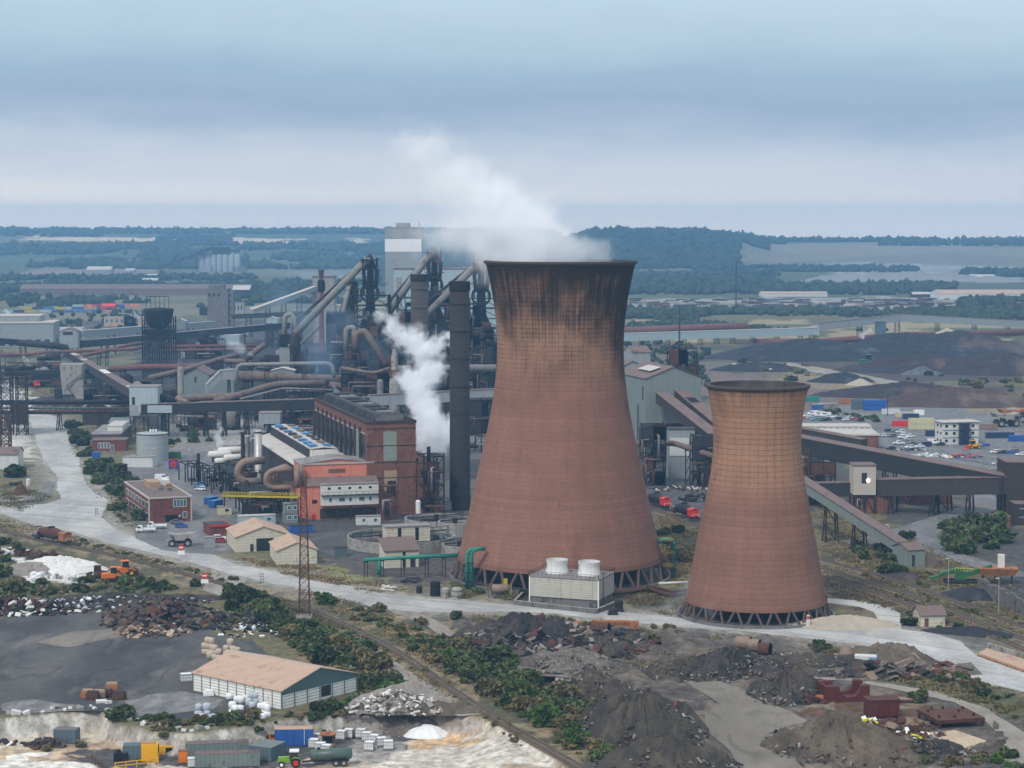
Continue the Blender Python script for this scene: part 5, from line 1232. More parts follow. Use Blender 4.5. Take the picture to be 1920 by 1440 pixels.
mains('second dull red main just below the first', [(300,657,1435),(480,655,1435)], .9, 'pipe_red', sup=[(345,657,1435),(430,656,1435)])
mains('red pipe sloping up behind the black ore bins', [(150,668,1410),(190,660,1420),(250,645,1450),(300,640,1480)], 1.3, 'pipe_red', sup=[(185,661,1420)])
mains('fat dark pipe lying beside the gabled transfer house', [(30,642,1440),(100,648,1440),(125,652,1450)], 2.3, 'dark_steel')
mains('fat brown gas main climbing past the pale green sheds', [(278,709,1150),(345,694,1160),(415,673,1180),(446,666,1190)], 1.55, 'pipe_brown', 8, [(300,705,1152),(345,694,1160),(400,677,1175)])
mains('level brown main branching from the climbing gas main', [(404,676,1182),(487,679,1175)], 1.4, 'pipe_brown', 8, [(430,677,1180),(470,678,1178)])
mains('short brown stub pipe with a capped open end', [(460,674,1170),(497,645,1170)], 1.7, 'pipe_brown', 4, [(468,668,1170)])
mains('brown low pipe passing behind the black ore bins', [(205,692,1270),(272,688,1270),(345,688,1270),(380,686,1270)], 1.9, 'pipe_red', 9, [(230,691,1270),(340,688,1270)])
mains('very fat tan main beside the pale green sheds', [(448,704,1060),(590,711,1060),(640,712,1060)], 2.5, 'pipe_brown', 6.5, [(465,705,1060),(520,708,1060),(575,710,1060)])
mains('brown pipe standing up and turning level over the fat main', [(443,722,1050),(444,684,1050),(622,681,1050),(627,708,1050)], 1.05, 'pipe_grey', 12, [(500,683,1050),(570,682,1050)])
mains('long brown pipe lying behind the dark gallery', [(340,747,1000),(400,744,1000),(470,742,1000)], 1.75, 'pipe_brown', 7, [(365,746,1000),(440,743,1000)])
mains('brown pipe swooping upward along the dark gallery', [(402,752,985),(462,737,990),(516,720,1000),(610,718,1005)], 1.6, 'pipe_brown', 5, [(440,743,988),(500,724,998),(570,719,1003)])
mains('thin grey pipe below the swooping brown pipe', [(450,748,984),(530,728,990),(625,731,992)], .45, 'pipe_grey', 0, [(520,730,990)])
mains('brown pipe curving down behind the blower house', [(618,722,1020),(640,723,1020),(655,738,1020)], 1.7, 'pipe_brown', 4, [])
mains('fat grey pipe with stacked dark rings beside the transfer tower', [(296,744,960),(332,751,960)], 1.7, 'dark_steel', 1.2, [(310,746,960)])
mains('short pink-brown pipe elbow by the ringed pipe', [(331,746,958),(352,754,955)], 1.1, 'duct_tan')
mains('level dark main between the two chimneys', [(740,692,1040),(850,690,1040),(930,690,1040)], 1.8, 'pipe_grey', 8, [(770,692,1040),(820,691,1040)])
E = empty('storage_shed', 'pale green shed with two brown gables amid the pipes', 'shed', (A(345,720,1110).x,1110,0), 0)
x1 = A(392,720,1110).x-A(345,720,1110).x; zt_ = ZY(703,1110)
roof_gable(E,0,x1,0,26,0,zt_,zt_+3.6,'clad_green','roof_brown'); roof_gable(E,x1+.2,x1*2,-1,26,0,zt_-1,zt_+2.4,'clad_green','roof_brown')
win(E,'f',0,x1*.42,x1*.5,zt_-4,zt_-1,'door_dark','door')
gallery('hump-backed grey conveyor hood folded over the pipes', A(386,738,1060), A(412,712,1062), 6, 4.5, 'clad_grey', 'clad_grey', ())
gallery('grey level hood joined to the hump-backed conveyor', A(412,712,1062.5), A(446,710,1064), 6, 4.8, 'clad_grey', 'clad_grey', (.5,))
tower_house('pale green hut perched over the fat tan main', 508, 551, 690, 702, 1075, 9, 'clad_green', 'roof_pale', gable=1.4)
vessel('grey concrete column stump rising through the pipes', (A(339,740,1040).x,1040,0), 1.6, ZY(688,1040), 'concrete', 'column', 'concrete_column', dome=.2)
E, Wd, z0, z1 = tower_house('grey box process tower with a bent duct on its head', 524, 546, 650, 690, 1180, 7, 'clad_grey', 'dark_steel')
blk(E,0,Wd,-.5,7,z1,z1+7,'black_steel','head_frame'); mains('bent grey duct leaving the top of the box process tower', [(533,640,1182),(534,592,1182),(548,588,1182),(562,640,1178)], 1.5, 'pipe_grey', 6)
mains('thin grey pipe rising to the furnace from the ducts', [(540,648,1160),(560,648,1160),(600,612,1150)], .7, 'pipe_grey')
frame_block('black frame around the box process tower', (A(505,700,1190).x,1190,0), 22, 14, 24, 4, 31, vessels=6, ang=0, clad=.6)
frame_block('dark jumble of pipework left of the furnace stoves', (A(565,745,1060).x,1060,0), 20, 20, 20, 3, 32, vessels=8, ang=0, clad=.8)
frame_block('dark low frame with tanks behind the dark gallery', (A(470,745,1020).x,1020,0), 26, 14, 11, 2, 33, vessels=6, ang=0, clad=.8, bays=5)
frame_block('dark gantries beyond the red gas mains', (A(330,655,1500).x,1500,0), 34, 16, 15, 2, 34, vessels=6, ang=0, clad=.5, bays=5)
frame_block('dark gantries on the far left of the red mains', (A(0,690,1330).x,1330,0), 48, 14, 13, 2, 35, vessels=6, ang=0, clad=.2, bays=6, bw=.35)
frame_block('blue-grey steel frames below the red main', (A(60,705,1260).x,1300,0), 30, 12, 10, 2, 36, vessels=4, ang=0, clad=.3, bays=4, bw=.35)
frame_block('low dark sheds and frames under the galleries', (A(150,750,1040).x,1050,0), 26, 16, 13, 2, 37, vessels=6, ang=0, clad=1.2, bays=4)
frame_block('dark frames under the dark gallery near the bushes', (A(300,790,965).x,990,0), 40, 12, 8, 1, 38, vessels=5, ang=0, clad=.4, bays=7, bw=.3)
frame_block('low dark machinery rows behind the white vessels', (A(480,800,960).x,1010,0), 34, 18, 9, 2, 39, vessels=9, ang=0, clad=.8, bays=6)
E = tower_house('small grey house with sloping roof under the dark gallery', 485, 525, 775, 795, 955, 9, 'clad_grey', 'roof_grey', legs=False)[0]
for i,(px,Y,wx,wy,hh,lv) in enumerate(((30,1250,30,12,9,2),(95,1200,26,10,8,2),(180,1130,30,14,13,3),(235,1080,24,14,12,2),(330,1250,26,12,10,2),(392,1230,22,12,13,2),(455,1300,26,12,14,3),(500,1120,22,14,16,3),(585,1010,24,12,14,3),(540,960,20,10,9,2),(420,1080,28,10,8,2),(610,960,18,10,10,2))):
 frame_block('%s pipe frame %s' % (('low','broad','dark','cluttered')[i%4],('on the grass below the red main','by the dark trestle bridge','behind the beige bunker','right of the beige bunker','right of the black ore bins','under the climbing gas main','beyond the pale workshop','below the box process tower','behind the fat tan main end','under the hump of the dark gallery','behind the hump-backed hood','at the far end of the brick hall')[i]),(A(px,700,Y).x,Y,0),wx,wy,hh,lv,200+i,vessels=8,ang=0,clad=.9,bays=4,bw=.35)
E = empty('long_shed', 'large pale grey shed with stepped flat roof on the far left', 'industrial building', (A(-90,640,1640).x,1640,0), R(6))
w = A(97,640,1640).x-A(-90,640,1640).x; zt_ = ZY(607,1640); blk(E,0,w,0,45,0,zt_,'clad_grey','wall'); blk(E,-.5,w+.5,-.5,45.5,zt_+.02,zt_+.7,'roof_pale','roof'); blk(E,0,w*.85,14,45,zt_+.7,zt_+5,'clad_grey','upper_step'); blk(E,-.4,w*.85+.4,13.6,45.4,zt_+5.02,zt_+5.6,'roof_pale','upper_roof')
for k in range(6): win(E,'f',0,w-42+k*7,w-38+k*7,1,6,'window_dark','window_bay')
cabin('red brick block in front of the large grey shed', 18, 650, 16, 10, 14, 'brick_red', 'roof_dark', wins=(), name='brick_block', cat='building', ang=0)
cabin('low blue-grey annex beside the gabled transfer house', 93, 648, 14, 10, 8, 'clad_blue', 'roof_grey', wins=((.4,.5),), name='annex', cat='building', ang=0)
cabin('pale workshop behind the black ore bins', 340, 672, 24, 12, 7, 'clad_white', 'roof_pale', wins=(), name='workshop', cat='workshop', ang=0)
cabin('pale blue-green shed below the conveyor by the concrete tower', 388, 650, 26, 14, 9, 'clad_blue', 'roof_pale', wins=(), name='workshop', cat='workshop', ang=0)
cabin('low pale roofed store left of the transfer house', 100, 625, 26, 12, 5, 'clad_white', 'roof_pale', wins=(), name='store', cat='shed', ang=0)
cabin('pink brick office row with tall dark windows far behind the ore bins', 195, 612, 32, 12, 9, 'roof_pink', 'roof_grey', wins=((.05,.12),(.2,.27),(.35,.42),(.5,.57),(.65,.72),(.8,.87)), name='brick_office', cat='office', ang=0)
cabin('second pink brick office row beside a dark column', 232, 612, 20, 12, 9, 'roof_pink', 'roof_grey', wins=((.1,.2),(.35,.45),(.6,.7)), name='brick_office', cat='office', ang=0)
# ------------------------------------------------------------------ blast furnaces
def blast_furnace(label, px, Y, ytop, wpx, foot, k=1.0, seed=1):
 p = A(px, ytop, Y); H_ = p.z; w = wpx/F*Y; E = empty('blast_furnace', label, 'blast furnace', (p.x,Y,0)); rnd = random.Random(seed)
 blk(E,-w*.55,w*.5,-6,16,0,H_*.40,'black_steel','cast_house'); blk(E,-w*.6,w*.55,-7,17,H_*.40+.02,H_*.41+.5,'dark_steel','cast_house_roof')
 MB().lathe([(w*.2,H_*.28),(w*.24,H_*.42),(w*.2,H_*.52),(w*.10,H_*.60),(w*.05,H_*.95)],24,(0,4,0),0,True).build('furnace_shell','black_steel',E,True)
 mb = MB()
 for sx in (-1,1):
  for sy in (-4,12): mb.beam((sx*w*.42,sy,0),(sx*w*.36,sy,H_*.72),1.0)
 for l in range(6):
  z0_, z1_ = H_*(.3+.07*l), H_*(.3+.07*(l+1)); ww = w*(.41-.01*l)
  mb.beam((-ww,-4,z1_),(ww,-4,z1_),.6); mb.beam((-ww,-4,z0_),(0,-4,z1_),.4); mb.beam((ww,-4,z0_),(0,-4,z1_),.4); mb.beam((-ww,-4,z1_),(-ww,12,z1_),.5); mb.beam((ww,-4,z1_),(ww,12,z1_),.5)
  if l % 2 == 0: mb.box(-ww-1,ww+1,-5.5,13,z1_-.2,z1_+.15)
 mb.build('tower_frame','black_steel',E)
 mb = MB(); c = (0,0,H_*.76)                     # bell-wheel ring seen edge on
 pts = [(w*.17*math.cos(t),0,H_*.735+w*.17*math.sin(t)) for t in np.linspace(0,2*math.pi,21)]
 mb.tube(pts,.6,8,cap=False)
 for t in np.linspace(0,math.pi,5)[:-1]: mb.beam((w*.17*math.cos(t),0,H_*.735+w*.17*math.sin(t)),(-w*.17*math.cos(t),0,H_*.735-w*.17*math.sin(t)),.35)
 mb.build('ring_truss','black_steel',E)
 mb = MB(); hw = w*.13
 for sx in (-1,1):
  for sy in (0,8): mb.beam((sx*hw,sy,H_*.72),(sx*hw,sy,H_*.97),.6)
 for l in range(3): z = H_*(.82+.07*l); mb.box(-hw*1.5,hw*1.5,-1.5,9.5,z,z+.3); mb.beam((-hw,0,z-5),(hw,0,z),.35)
 for k_ in range(5): mb.beam((-hw+k_*hw*.5,0,H_*.95),(-hw+k_*hw*.5,0,H_*(.975+.025*rnd.random())),.35)
 mb.build('top_frame','dark_steel',E)
 for sx in (-1,1): MB().tube([(sx*w*.1,5,H_*.76),(sx*w*.13,5,H_*.88),(sx*w*.03,5,H_*.95)],1.1,10).build('uptake','dark_steel',E,True)
 MB().lathe([(1.6,H_*.93),(2.0,H_*.955),(1.2,H_*.985),(.2,H_)],14,(0,4,0)).build('bell_hopper','dark_steel',E,True)
 f = A(*foot); f = Vector((f.x-p.x,f.y-Y,f.z))
 MB().tube([(0,3,H_*.95),(-w*.08,2.5,H_*.955)]+[f], 2.1*k, 14).build('downcomer','pipe_grey',E,True)
 mb = MB(); a, b = Vector((0,9,H_*.985)), f+Vector((0,9,6.0)); mb.gallery(a,b,2.6,1.6); mb.build('skip_bridge','dark_steel',E)
 tr = MB(); d = b-a
 for i in range(14):
  s, e = a+d*(i/14), a+d*((i+1)/14); o2 = Vector((0,0,-2.6)); tr.beam(s+o2,e+o2,.35); tr.beam(s,e+o2,.25); tr.beam(s+o2,e,.25)
 tr.build('bridge_truss','dark_steel',E)
 MB().lathe([(.8,f.z-14),(3.0,f.z-9),(3.0,f.z-2),(1.5,f.z+1)],16,(f.x,f.y,0)).build('dust_catcher','dark_steel',E,True)
 mb = MB()
 for sx in (-1,1): mb.beam((f.x+sx*2.6,f.y,0),(f.x+sx*2.6,f.y,max(1,f.z-6)),.7)
 mb.build('catcher_leg','dark_steel',E)
 for i in range(6):
  x, y, r = rnd.uniform(-.5,.5)*w, rnd.uniform(-7,-5), rnd.uniform(.6,1.2); z = H_*rnd.uniform(.1,.55)
  MB().tube([(x,y,z*.3),(x,y,z),(x+rnd.choice((-1,1))*w*.2,y,z)], r, 9).build('process_pipe', rnd.choice(['pipe_grey','pipe_brown','dark_steel']), E, True)
 for i in range(5):
  x = rnd.uniform(-.5,.4)*w; z = H_*rnd.uniform(.05,.5); MB().box(x,x+w*.15,-7.6,-6.2,z,z+rnd.uniform(3,6)).build('cladding', rnd.choice(['clad_dark','clad_brown','rusty_steel']), E)
 return E
blast_furnace('black blast furnace with a bell wheel, farthest from the cooling tower', 693, 1150, 476, 98, (553,626,1140), seed=4)
blast_furnace('blast furnace wrapped in haze behind the shorter chimney', 814, 1200, 462, 92, (722,596,1190), seed=5)
blast_furnace('blast furnace half hidden by the big cooling tower', 902, 1150, 484, 100, (800,590,1145), seed=6)
blast_furnace('lower furnace top with an idle bridge between the furnace line', 660, 1210, 520, 60, (640,600,1200), .7, seed=9)
frame_block('black structure packed with pipes beside the dark chimney', (A(868,760,1080).x,1080,0), 16, 16, 46, 7, 41, vessels=9, ang=0, clad=.9, bays=3)
frame_block('black pipe tower between chimney and hidden furnace', (A(800,760,1120).x,1120,0), 20, 14, 34, 5, 42, vessels=8, ang=0, clad=.8)
frame_block('black platform frames under the first furnace', (A(620,745,1110).x,1100,0), 34, 18, 26, 4, 43, vessels=10, ang=0, clad=.9, bays=5)
frame_block('frames and sheeted sheds between dark chimney and big tower', (A(872,800,880).x,890,0), 14, 10, 24, 3, 44, vessels=5, ang=SA, clad=.8, bays=2)
cabin('grey-blue sheeted shed with a bright blue cabin behind the dark chimney', 884, 830, 9, 9, 9, 'clad_grey', 'roof_grey', wins=((.25,.6),), winm='sky_blue_panel', name='switch_house', cat='building')
for i,(px,Y,wx,wy,hh,lv,sd_) in enumerate(((640,1140,16,14,52,8,141),(668,1125,14,12,38,6,142),(720,1150,14,12,50,7,143),(742,1090,12,12,32,5,144),(768,1160,14,12,60,8,145),(826,1170,14,12,62,8,146),(880,1120,12,12,58,8,147),(905,1060,10,10,44,6,148),(700,1060,12,12,24,4,149),(590,1120,14,12,30,5,150),(760,1040,14,10,22,4,151),(815,1030,14,10,26,4,152))):
 frame_block('%s black steelwork tower %s' % (('thick','slim','tall','low','narrow','packed')[i%6],('left of the first furnace','before the first furnace','right of the first furnace','behind the scrubber column','left of the middle furnace','right of the middle furnace','under the hidden furnace bridge','between dark chimney and big tower','behind the swan-neck pipe','beyond the thin grey riser','under the steam cloud','under the level main between chimneys')[i]),(A(px,700,Y).x-wx/2,Y,0),wx,wy,hh,lv,sd_,vessels=7,ang=0,clad=1.3,bays=3,vm='black_steel',bw=.55)
Y = 1010; E = frame_block('gas cleaning plant of dark drums under swan-neck pipes', (A(640,745,Y).x,Y,0), 24, 16, 27, 4, 51, vessels=6, ang=0, clad=.8, bays=4)
mains('grey swan-neck pipe with pale collar over the gas cleaning plant', [(649,660,1012),(649,616,1012),(664,613,1012),(664,650,1012)], 1.35, 'pipe_grey', 5)
mains('long brown swan-neck pipe falling from the gas cleaning plant', [(667,655,1010),(667,626,1010),(684,620,1010),(724,684,1005)], 1.75, 'pipe_brown', 6)
mains('brown pipe crossing to the pale scrubber column', [(640,690,1008),(700,700,1006),(732,690,1003)], .9, 'pipe_brown')
p = A(740,740,1000); vs = empty('scrubber_column', 'pale ringed scrubber column with a brown collar', 'column', (p.x,1000,0))
h = ZY(655,1000); MB().lathe([(2.6,0),(2.6,h*.6),(1.7,h*.68),(1.7,h*.9),(.8,h)],18).build('shell','concrete',vs,True); MB().lathe([(1.9,h*.62),(2.8,h*.66),(2.8,h*.7),(1.9,h*.74)],18).build('collar','rusty_steel',vs)
p = A(713,745,1003); vessel('narrow grey stove drum left of the scrubber column', (p.x,1003,0), 1.6, 22, 'pipe_grey', 'vessel', 'stove_drum', 1.5, 3)
def chimney(label, px, Y, wpx, ytop, mat='chimney_dark', taper=.93):
 p = A(px,700,Y); h = ZY(ytop,Y); r = wpx/2/F*Y
 E = empty('chimney', label, 'chimney', (p.x,Y,0))
 MB().lathe([(r/taper,0),(r,h),(r*.75,h),(r*.75,h-4)],32).build('shaft',mat,E,True)
 MB().lathe([(r+.02,h-3.4),(r+.35,h-3.2),(r+.35,h-.2),(r+.02,h)],32).build('cap','black_steel',E)
 for k in range(1,6): z = h*(.3+.12*k); MB().lathe([(r/taper**.6+.01,z),(r/taper**.6+.16,z),(r/taper**.6+.16,z+.25),(r/taper**.6+.01,z+.25)],32).build('band','dark_steel',E)
 return E
M('chimney_dark', (.030,.025,.026), var=.3, lines=(('h',2.3,.22,.6),), streak=.3)
M('chimney_brown', (.058,.046,.042), var=.3, lines=(('h',3,.25,.6),), streak=.3)
chimney('tall dark banded chimney standing before the cooling tower', 862, 715, 36.5, 527)
chimney('shorter brown banded chimney veiled by steam', 787, 1000, 32, 514, 'chimney_brown', .97)
p = A(603,600,1300); E = empty('flare_stack', 'slim rust-red flare stack with dark drum head', 'stack', (p.x,1300,0)); h = ZY(506,1300)
MB().lathe([(2.2,0),(1.6,h*.5),(1.3,h*.93)],14).build('shaft','pipe_red',E,True); MB().lathe([(1.4,h*.80),(2.4,h*.81),(2.4,h*.9),(1.4,h*.91)],14).build('drum','black_steel',E); MB().lathe([(1.2,h*.93),(1.9,h),(1.2,h)],14).build('head','rusty_steel',E)
MB().beam((-2.5,0,0),(-.8,0,h*.7),.35).build('stay','rusty_steel',E); MB().beam((2.5,0,0),(.8,0,h*.7),.35).build('stay','rusty_steel',E)
def bigbox(label, x0, x1, ytop, Y, d, wall, roof='roof_grey', ang=0, name='steel_plant', extra=None):
 p, q = A(x0,ytop,Y), A(x1,ytop,Y); E = empty(name, label, 'industrial building', (p.x,Y,0), ang); w = q.x-p.x
 blk(E,0,w,0,d,0,p.z,wall,'wall'); blk(E,-.5,w+.5,-.5,d+.5,p.z+.02,p.z+1,roof,'roof'); return E, w, p.z
E, w, zt_ = bigbox('towering pale grey steel plant hall with white band behind the furnaces', 722, 790, 428, 1900, 40, 'clad_grey')
zz = ZY(473,1900); MB().box(-.2,w+.1,-.3,-.05,ZY(472,1900),ZY(448,1900)).build('white_band','white_paint',E); blk(E,w*.28,w*.66,10,26,zt_+1,zt_+5,'clad_grey','roof_house'); MB().box(-.2,w+.2,-.3,-.05,ZY(447,1900),zt_).build('grey_band','clad_grey',E)
MB().beam((w*.93,5,zt_),(w*.93,5,zt_+6),.6).build('roof_mast','dark_steel',E)
bigbox('long rust-roofed steel plant bay behind the furnaces', 738, 930, 505, 1880, 45, 'clad_blue', 'roof_brown')
for k in range(6): 
 p = A(760+k*24,600,1870)
bigbox('grey concrete building behind the flare stack', 586, 626, 520, 1700, 25, 'concrete', 'dark_concrete', name='concrete_building')
tower_house('white ladder-marked leg tower below the steel plant', 743, 752, 522, 610, 1300, 8, 'concrete', 'roof_grey', legs=False)
Y = 4150; p = A(375,507,Y); g = TZ(p.x,Y)
E = empty('silo_block', 'block of tall pale concrete silos on the far slope', 'silos', (p.x,Y,g))
s = Y/F
for k in range(7): MB().lathe([(6.2,0),(6.2,33*s),(.1,34*s)],16,(4+k*11.8,0,0)).build('silo','clad_grey',E,True)
blk(E,24*s,58*s,-6,8,33*s,46*s,'clad_dark','head_house'); blk(E,7*s,22*s,-10,-6.3,0,13*s,'clad_grey','loading_house'); blk(E,0,64*s,-5,6,33.2*s,36*s,'clad_grey','top_gallery'); blk(E,62*s,86*s,-6,8,0,10*s,'dark_concrete','side_house')
P = A(295,508,4140); P.z = TZ(P.x,4140)+3; Q = A(400,466,4140)
gallery('long conveyor sloping up to the far silo block', P, Q, 8, 5, 'clad_dark', 'roof_dark', (.4,.7))
def farshed(label, x0, x1, ytop, ybase, Y, d=25, wall='clad_grey', roof='roof_pale', ridge=3):
 p, q = A(x0,ybase,Y), A(x1,ybase,Y); g = TZ(p.x,Y); w = q.x-p.x; h = (ybase-ytop)/F*Y
 E = empty('long_shed', label, 'shed', (p.x,Y,g))
 roof_gable(E,0,w,0,d,-2,h*.62,h,wall,roof,'x'); return E
farshed('very long mauve roofed shed at the foot of the far woods', 37, 468, 536, 556, 2800, 34, 'roof_brown', 'roof_brown')
farshed('short dark shed with pale roof at the end of the long shed', 436, 468, 536, 556, 2760, 30, 'clad_dark', 'roof_pale')
farshed('white sided low shed far left below the quarry slope', 162, 208, 501, 516, 3900, 30, 'clad_grey', 'roof_pale')
farshed('small dark shed far left with thin pale roof', 266, 295, 520, 531, 3300, 22, 'clad_dark', 'roof_pale')
farshed('pale flat shed on the track below the far silos', 275, 340, 508, 514, 3700, 30, 'clad_white', 'roof_pale')
farshed('grey gabled shed on the slope left of the silos', 234, 252, 498, 507, 4000, 20, 'clad_grey', 'roof_pale')
farshed('long pink roofed mill shed beyond the trees right of the big tower', 1428, 1552, 526, 535, 2750, 30, 'clad_white', 'roof_pink')
farshed('long pink roofed mill shed at the far picture edge', 1762, 2000, 523, 540, 2650, 60, 'clad_white', 'roof_pink')
farshed('small pale roofed shed right of the grey spoil banks', 1712, 1750, 526, 536, 2720, 20, 'clad_dark', 'roof_pale')
farshed('distant pale barn with dark end beyond the spoil banks', 1822, 1868, 499, 510, 3500, 40, 'clad_dark', 'roof_pale')
farshed('small red brick block beyond the tree belt', 1598, 1610, 518, 528, 2950, 12, 'brick_red', 'roof_brown')
cl = ['car_blue','blue_paint','brick_red','blue_paint','car_navy','red_dark_paint','blue_paint','clad_white','car_navy','blue_paint','brick_red','salmon','car_blue','brick_red','red_paint','red_paint','blue_paint','walk_yellow','walk_yellow','sky_blue_panel','clad_blue','car_navy']
cn = {'car_blue':'blue','blue_paint':'blue','brick_red':'brick red','car_navy':'navy','red_dark_paint':'dark red','clad_white':'white','salmon':'pink','red_paint':'bright red','walk_yellow':'dull yellow','sky_blue_panel':'pale blue','clad_blue':'pale grey'}
rnd = random.Random(3); k = 0
for row, (x0, x1, yy) in enumerate(((-10,250,586),(40,230,580),(150,255,575))):
 x = x0
 while x < x1:
  L_ = rnd.choice((6.06,12.2)); m_ = rnd.choice(cl) if not (row == 2) else rnd.choice(('red_paint','bright_red','salmon'))
  stack = 2 if rnd.random() < .35 and row < 2 else 1
  p = G(x,yy)
  for s_ in range(stack):
   mm = m_ if s_ == 0 else rnd.choice(cl)
   container('%s container in the %s row of the distant depot%s' % (cn.get(mm,'red'), ('nearest','middle','rear')[row], ', upper tier' if s_ else ''), (p.x,p.y,2.75*s_), 0, mm, L=L_, H=2.65, group='%s %s %d containers of the distant depot' % (cn.get(mm,'red'), ('nearest','middle','rear')[row], s_), door=False)
  x += L_/p.y*F+rnd.choice((.6,.6,3,8)); k += 1
farshed('red marquee roof shed in the distant container depot', 190, 214, 563, 575, 2330, 18, 'red_paint', 'bright_red')
# ------------------------------------------------------------------ the works right of the towers
q0 = A(1211,706,850)
E = empty('crusher_house', 'big grey-green gabled crusher house fed by two sloping galleries', 'industrial building', (q0.x,850,0), SA)
roof_gable(E, 0, 24.5, 0, 34, 0, 35.4, 40, 'clad_green', 'roof_brown', 'y', .5)
MB().add([(4,6,37.6),(9,6,39.2),(9,22,39.2),(4,22,37.6)],[(0,1,2,3)]).build('roof_light','roof_pale',E)
bpy.data.objects['roof_light'].location = (0,0,.35)
win(E,'l',0,3,4.2,26,32,'door_dark','louvre'); 
mb = MB(); mb.beam((-.5,8,0),(-.5,8,24),.15); mb.beam((-.5,9,0),(-.5,9,24),.15)
for k in range(30): mb.beam((-.5,8,.8*k),(-.5,9,.8*k),.1)
mb.build('ladder','dark_steel',E)
win(E,'f',0,.8,23,.5,16,'window_dark','open_bay'); 
for z in (5,10.5,16): MB().box(.3,24.3,-1.6,-.2,z,z+.5).build('beam_deck','dark_rust',E)
for x in np.linspace(.6,23.8,6): MB().beam((x,-1.4,0),(x,-1.4,16),.5).build('column','dark_rust',E)
E2 = empty('screen_house', 'grey house with two mauve gables behind the crusher house', 'industrial building', (A(1160,690,900).x,900,0), SA)
roof_gable(E2,0,13,0,20,0,36,39,'clad_grey','roof_brown','y',.4); blk(E2,12,20,6,18,0,36.5,'clad_grey','side_block'); roof_gable(E2,10.5,19,12,24,36,42,44.5,'clad_grey','roof_brown','x',.3)
frame_block('black jumbled pre-heater tower standing in trestles behind the crusher house', (A(1255,700,900).x,900,0), 12, 12, 47, 6, 61, vessels=9, ang=0, clad=1.0, bays=3, vm='dark_steel')
lattice_mast('dark trestle leg beside the pre-heater tower', (A(1300,700,895).x,895,0), 38, 4, 4, 'dark_steel', bays=6, name='trestle_tower', cat='trestle', bw=.35)
lattice_mast('dark trestle leg between pre-heater tower and grey gables', (A(1241,700,895).x,895,0), 38, 4, 4, 'dark_steel', bays=6, name='trestle_tower', cat='trestle', bw=.35)
gallery('brown gallery sloping from the crusher house behind the smaller tower, nearer one', A(1240,755,848), A(1345,838,795), 5.0, 4.2, 'clad_brown', 'roof_brown', (.55,.9))
gallery('brown gallery sloping from the crusher house, farther one with a hole in its roof', A(1272,748,856), A(1360,822,812), 5.2, 4.2, 'clad_brown', 'roof_brown', (.6,), panels=((.25,.38,'black_steel'),))
gallery('huge dark conveyor gallery coming out behind the smaller tower', A(1440,838,760), A(1890,926,690), 6.5, 6.2, 'clad_dark', 'roof_brown', (.22,.53,.75))
gallery('dark brown gallery edge running above the huge gallery', A(1440,808,800), A(1620,842,770), 4.5, 3.6, 'clad_brown', 'roof_brown', (.5,))
gallery('dark level conveyor gallery behind the square light tower', A(1512,930,722), A(1605,929,712), 4.6, 4.6, 'clad_dark', 'roof_brown', (.4,))
gallery('dark level conveyor gallery between square tower and dark end house', A(1640,929,708), A(1890,925,690), 5.0, 5.6, 'clad_brown', 'roof_brown', (.14,.45,.72,.96))
E, Wd, z0, z1 = tower_house('square beige transfer tower with a dark opening and bright lamp', 1600, 1642, 874, 928, 704, 9, 'frame_pale', 'roof_brown')
win(E,'f',0,Wd*.36,Wd*.60,z0+4,z0+7.6,'door_dark','opening')
m, nt, b = new_mat('lamp_glow'); b.inputs['Emission Color'].default_value=(1,.97,.9,1); b.inputs['Emission Strength'].default_value=6
mb = MB(); mb.lathe([(.55,0),(.5,.2),(.02,.3)],12); o = mb.build('flood_lamp','lamp_glow',E); o.location=(Wd*.64,-.15,z0+5); o.rotation_euler=(R(90),0,0)
gallery('green-sided gallery with mauve roof sloping down to the roadside house', A(1500,912,660), A(1692,1036,604), 3.6, 3.0, 'clad_green', 'roof_brown', (.32,.6))
tower_house('dark brown end house where the conveyors meet', 1886, 1990, 868, 985, 688, 14, 'clad_brown', 'roof_brown', legs=False)
E = site('drive_house', 'green clad drive house at the lower end of the sloping gallery', 'building', 1703, 1064, ang=R(20))
roof_gable(E,0,5.6,0,9,0,5.0,6.4,'clad_green','roof_brown','x',.3); win(E,'f',0,1.2,2.1,.2,3.6,'door_dark','door')
mb = MB(); mb.add([(6,1,0),(11,-1,0),(11,3,0),(6,6,0),(6,1,3.4),(11,-1,1.2),(11,3,1.2),(6,6,3.4)], [(3,2,1,0),(4,5,6,7),(0,1,5,4),(1,2,6,5),(2,3,7,6),(3,0,4,7)]); mb.build('loading_chute','roof_brown',E)
tower_house('grey steel hopper house under the sloping brown galleries', 1253, 1302, 806, 905, 800, 9, 'clad_grey', 'roof_dark', legs=False)
blk(bpy.data.objects['transfer_tower.%03d' % (sum(1 for o in bpy.data.objects if o.name.startswith('transfer_tower'))-1)], .5, 8, -.25, -.02, 9, 16, 'clad_white', 'pale_panel')
mains('brown pipe bridge running past the grey hopper house', [(1190,832,790),(1262,830,785),(1345,858,770)], 1.1, 'pipe_brown', 8, [(1215,832,789),(1290,839,781),(1325,850,774)])
frame_block('black structure with stairs left of the hopper house', (A(1205,930,770).x,778,0), 9, 10, 24, 4, 62, vessels=6, ang=0, clad=.8, bays=2)
frame_block('black machinery frames under the brown galleries', (A(1300,930,770).x,775,0), 12, 10, 20, 4, 63, vessels=7, ang=0, clad=.7, bays=3)
frame_block('black machinery frames right of the smaller tower', (A(1515,985,700).x,725,0), 13, 10, 16, 3, 64, vessels=6, ang=0, clad=.5, bays=3)
lattice_mast('thin lattice pole by the smaller tower and the huge gallery', (A(1512,930,690).x,690,0), 24, 1.6, 1.2, 'rusty_steel', bays=12, bw=.12)
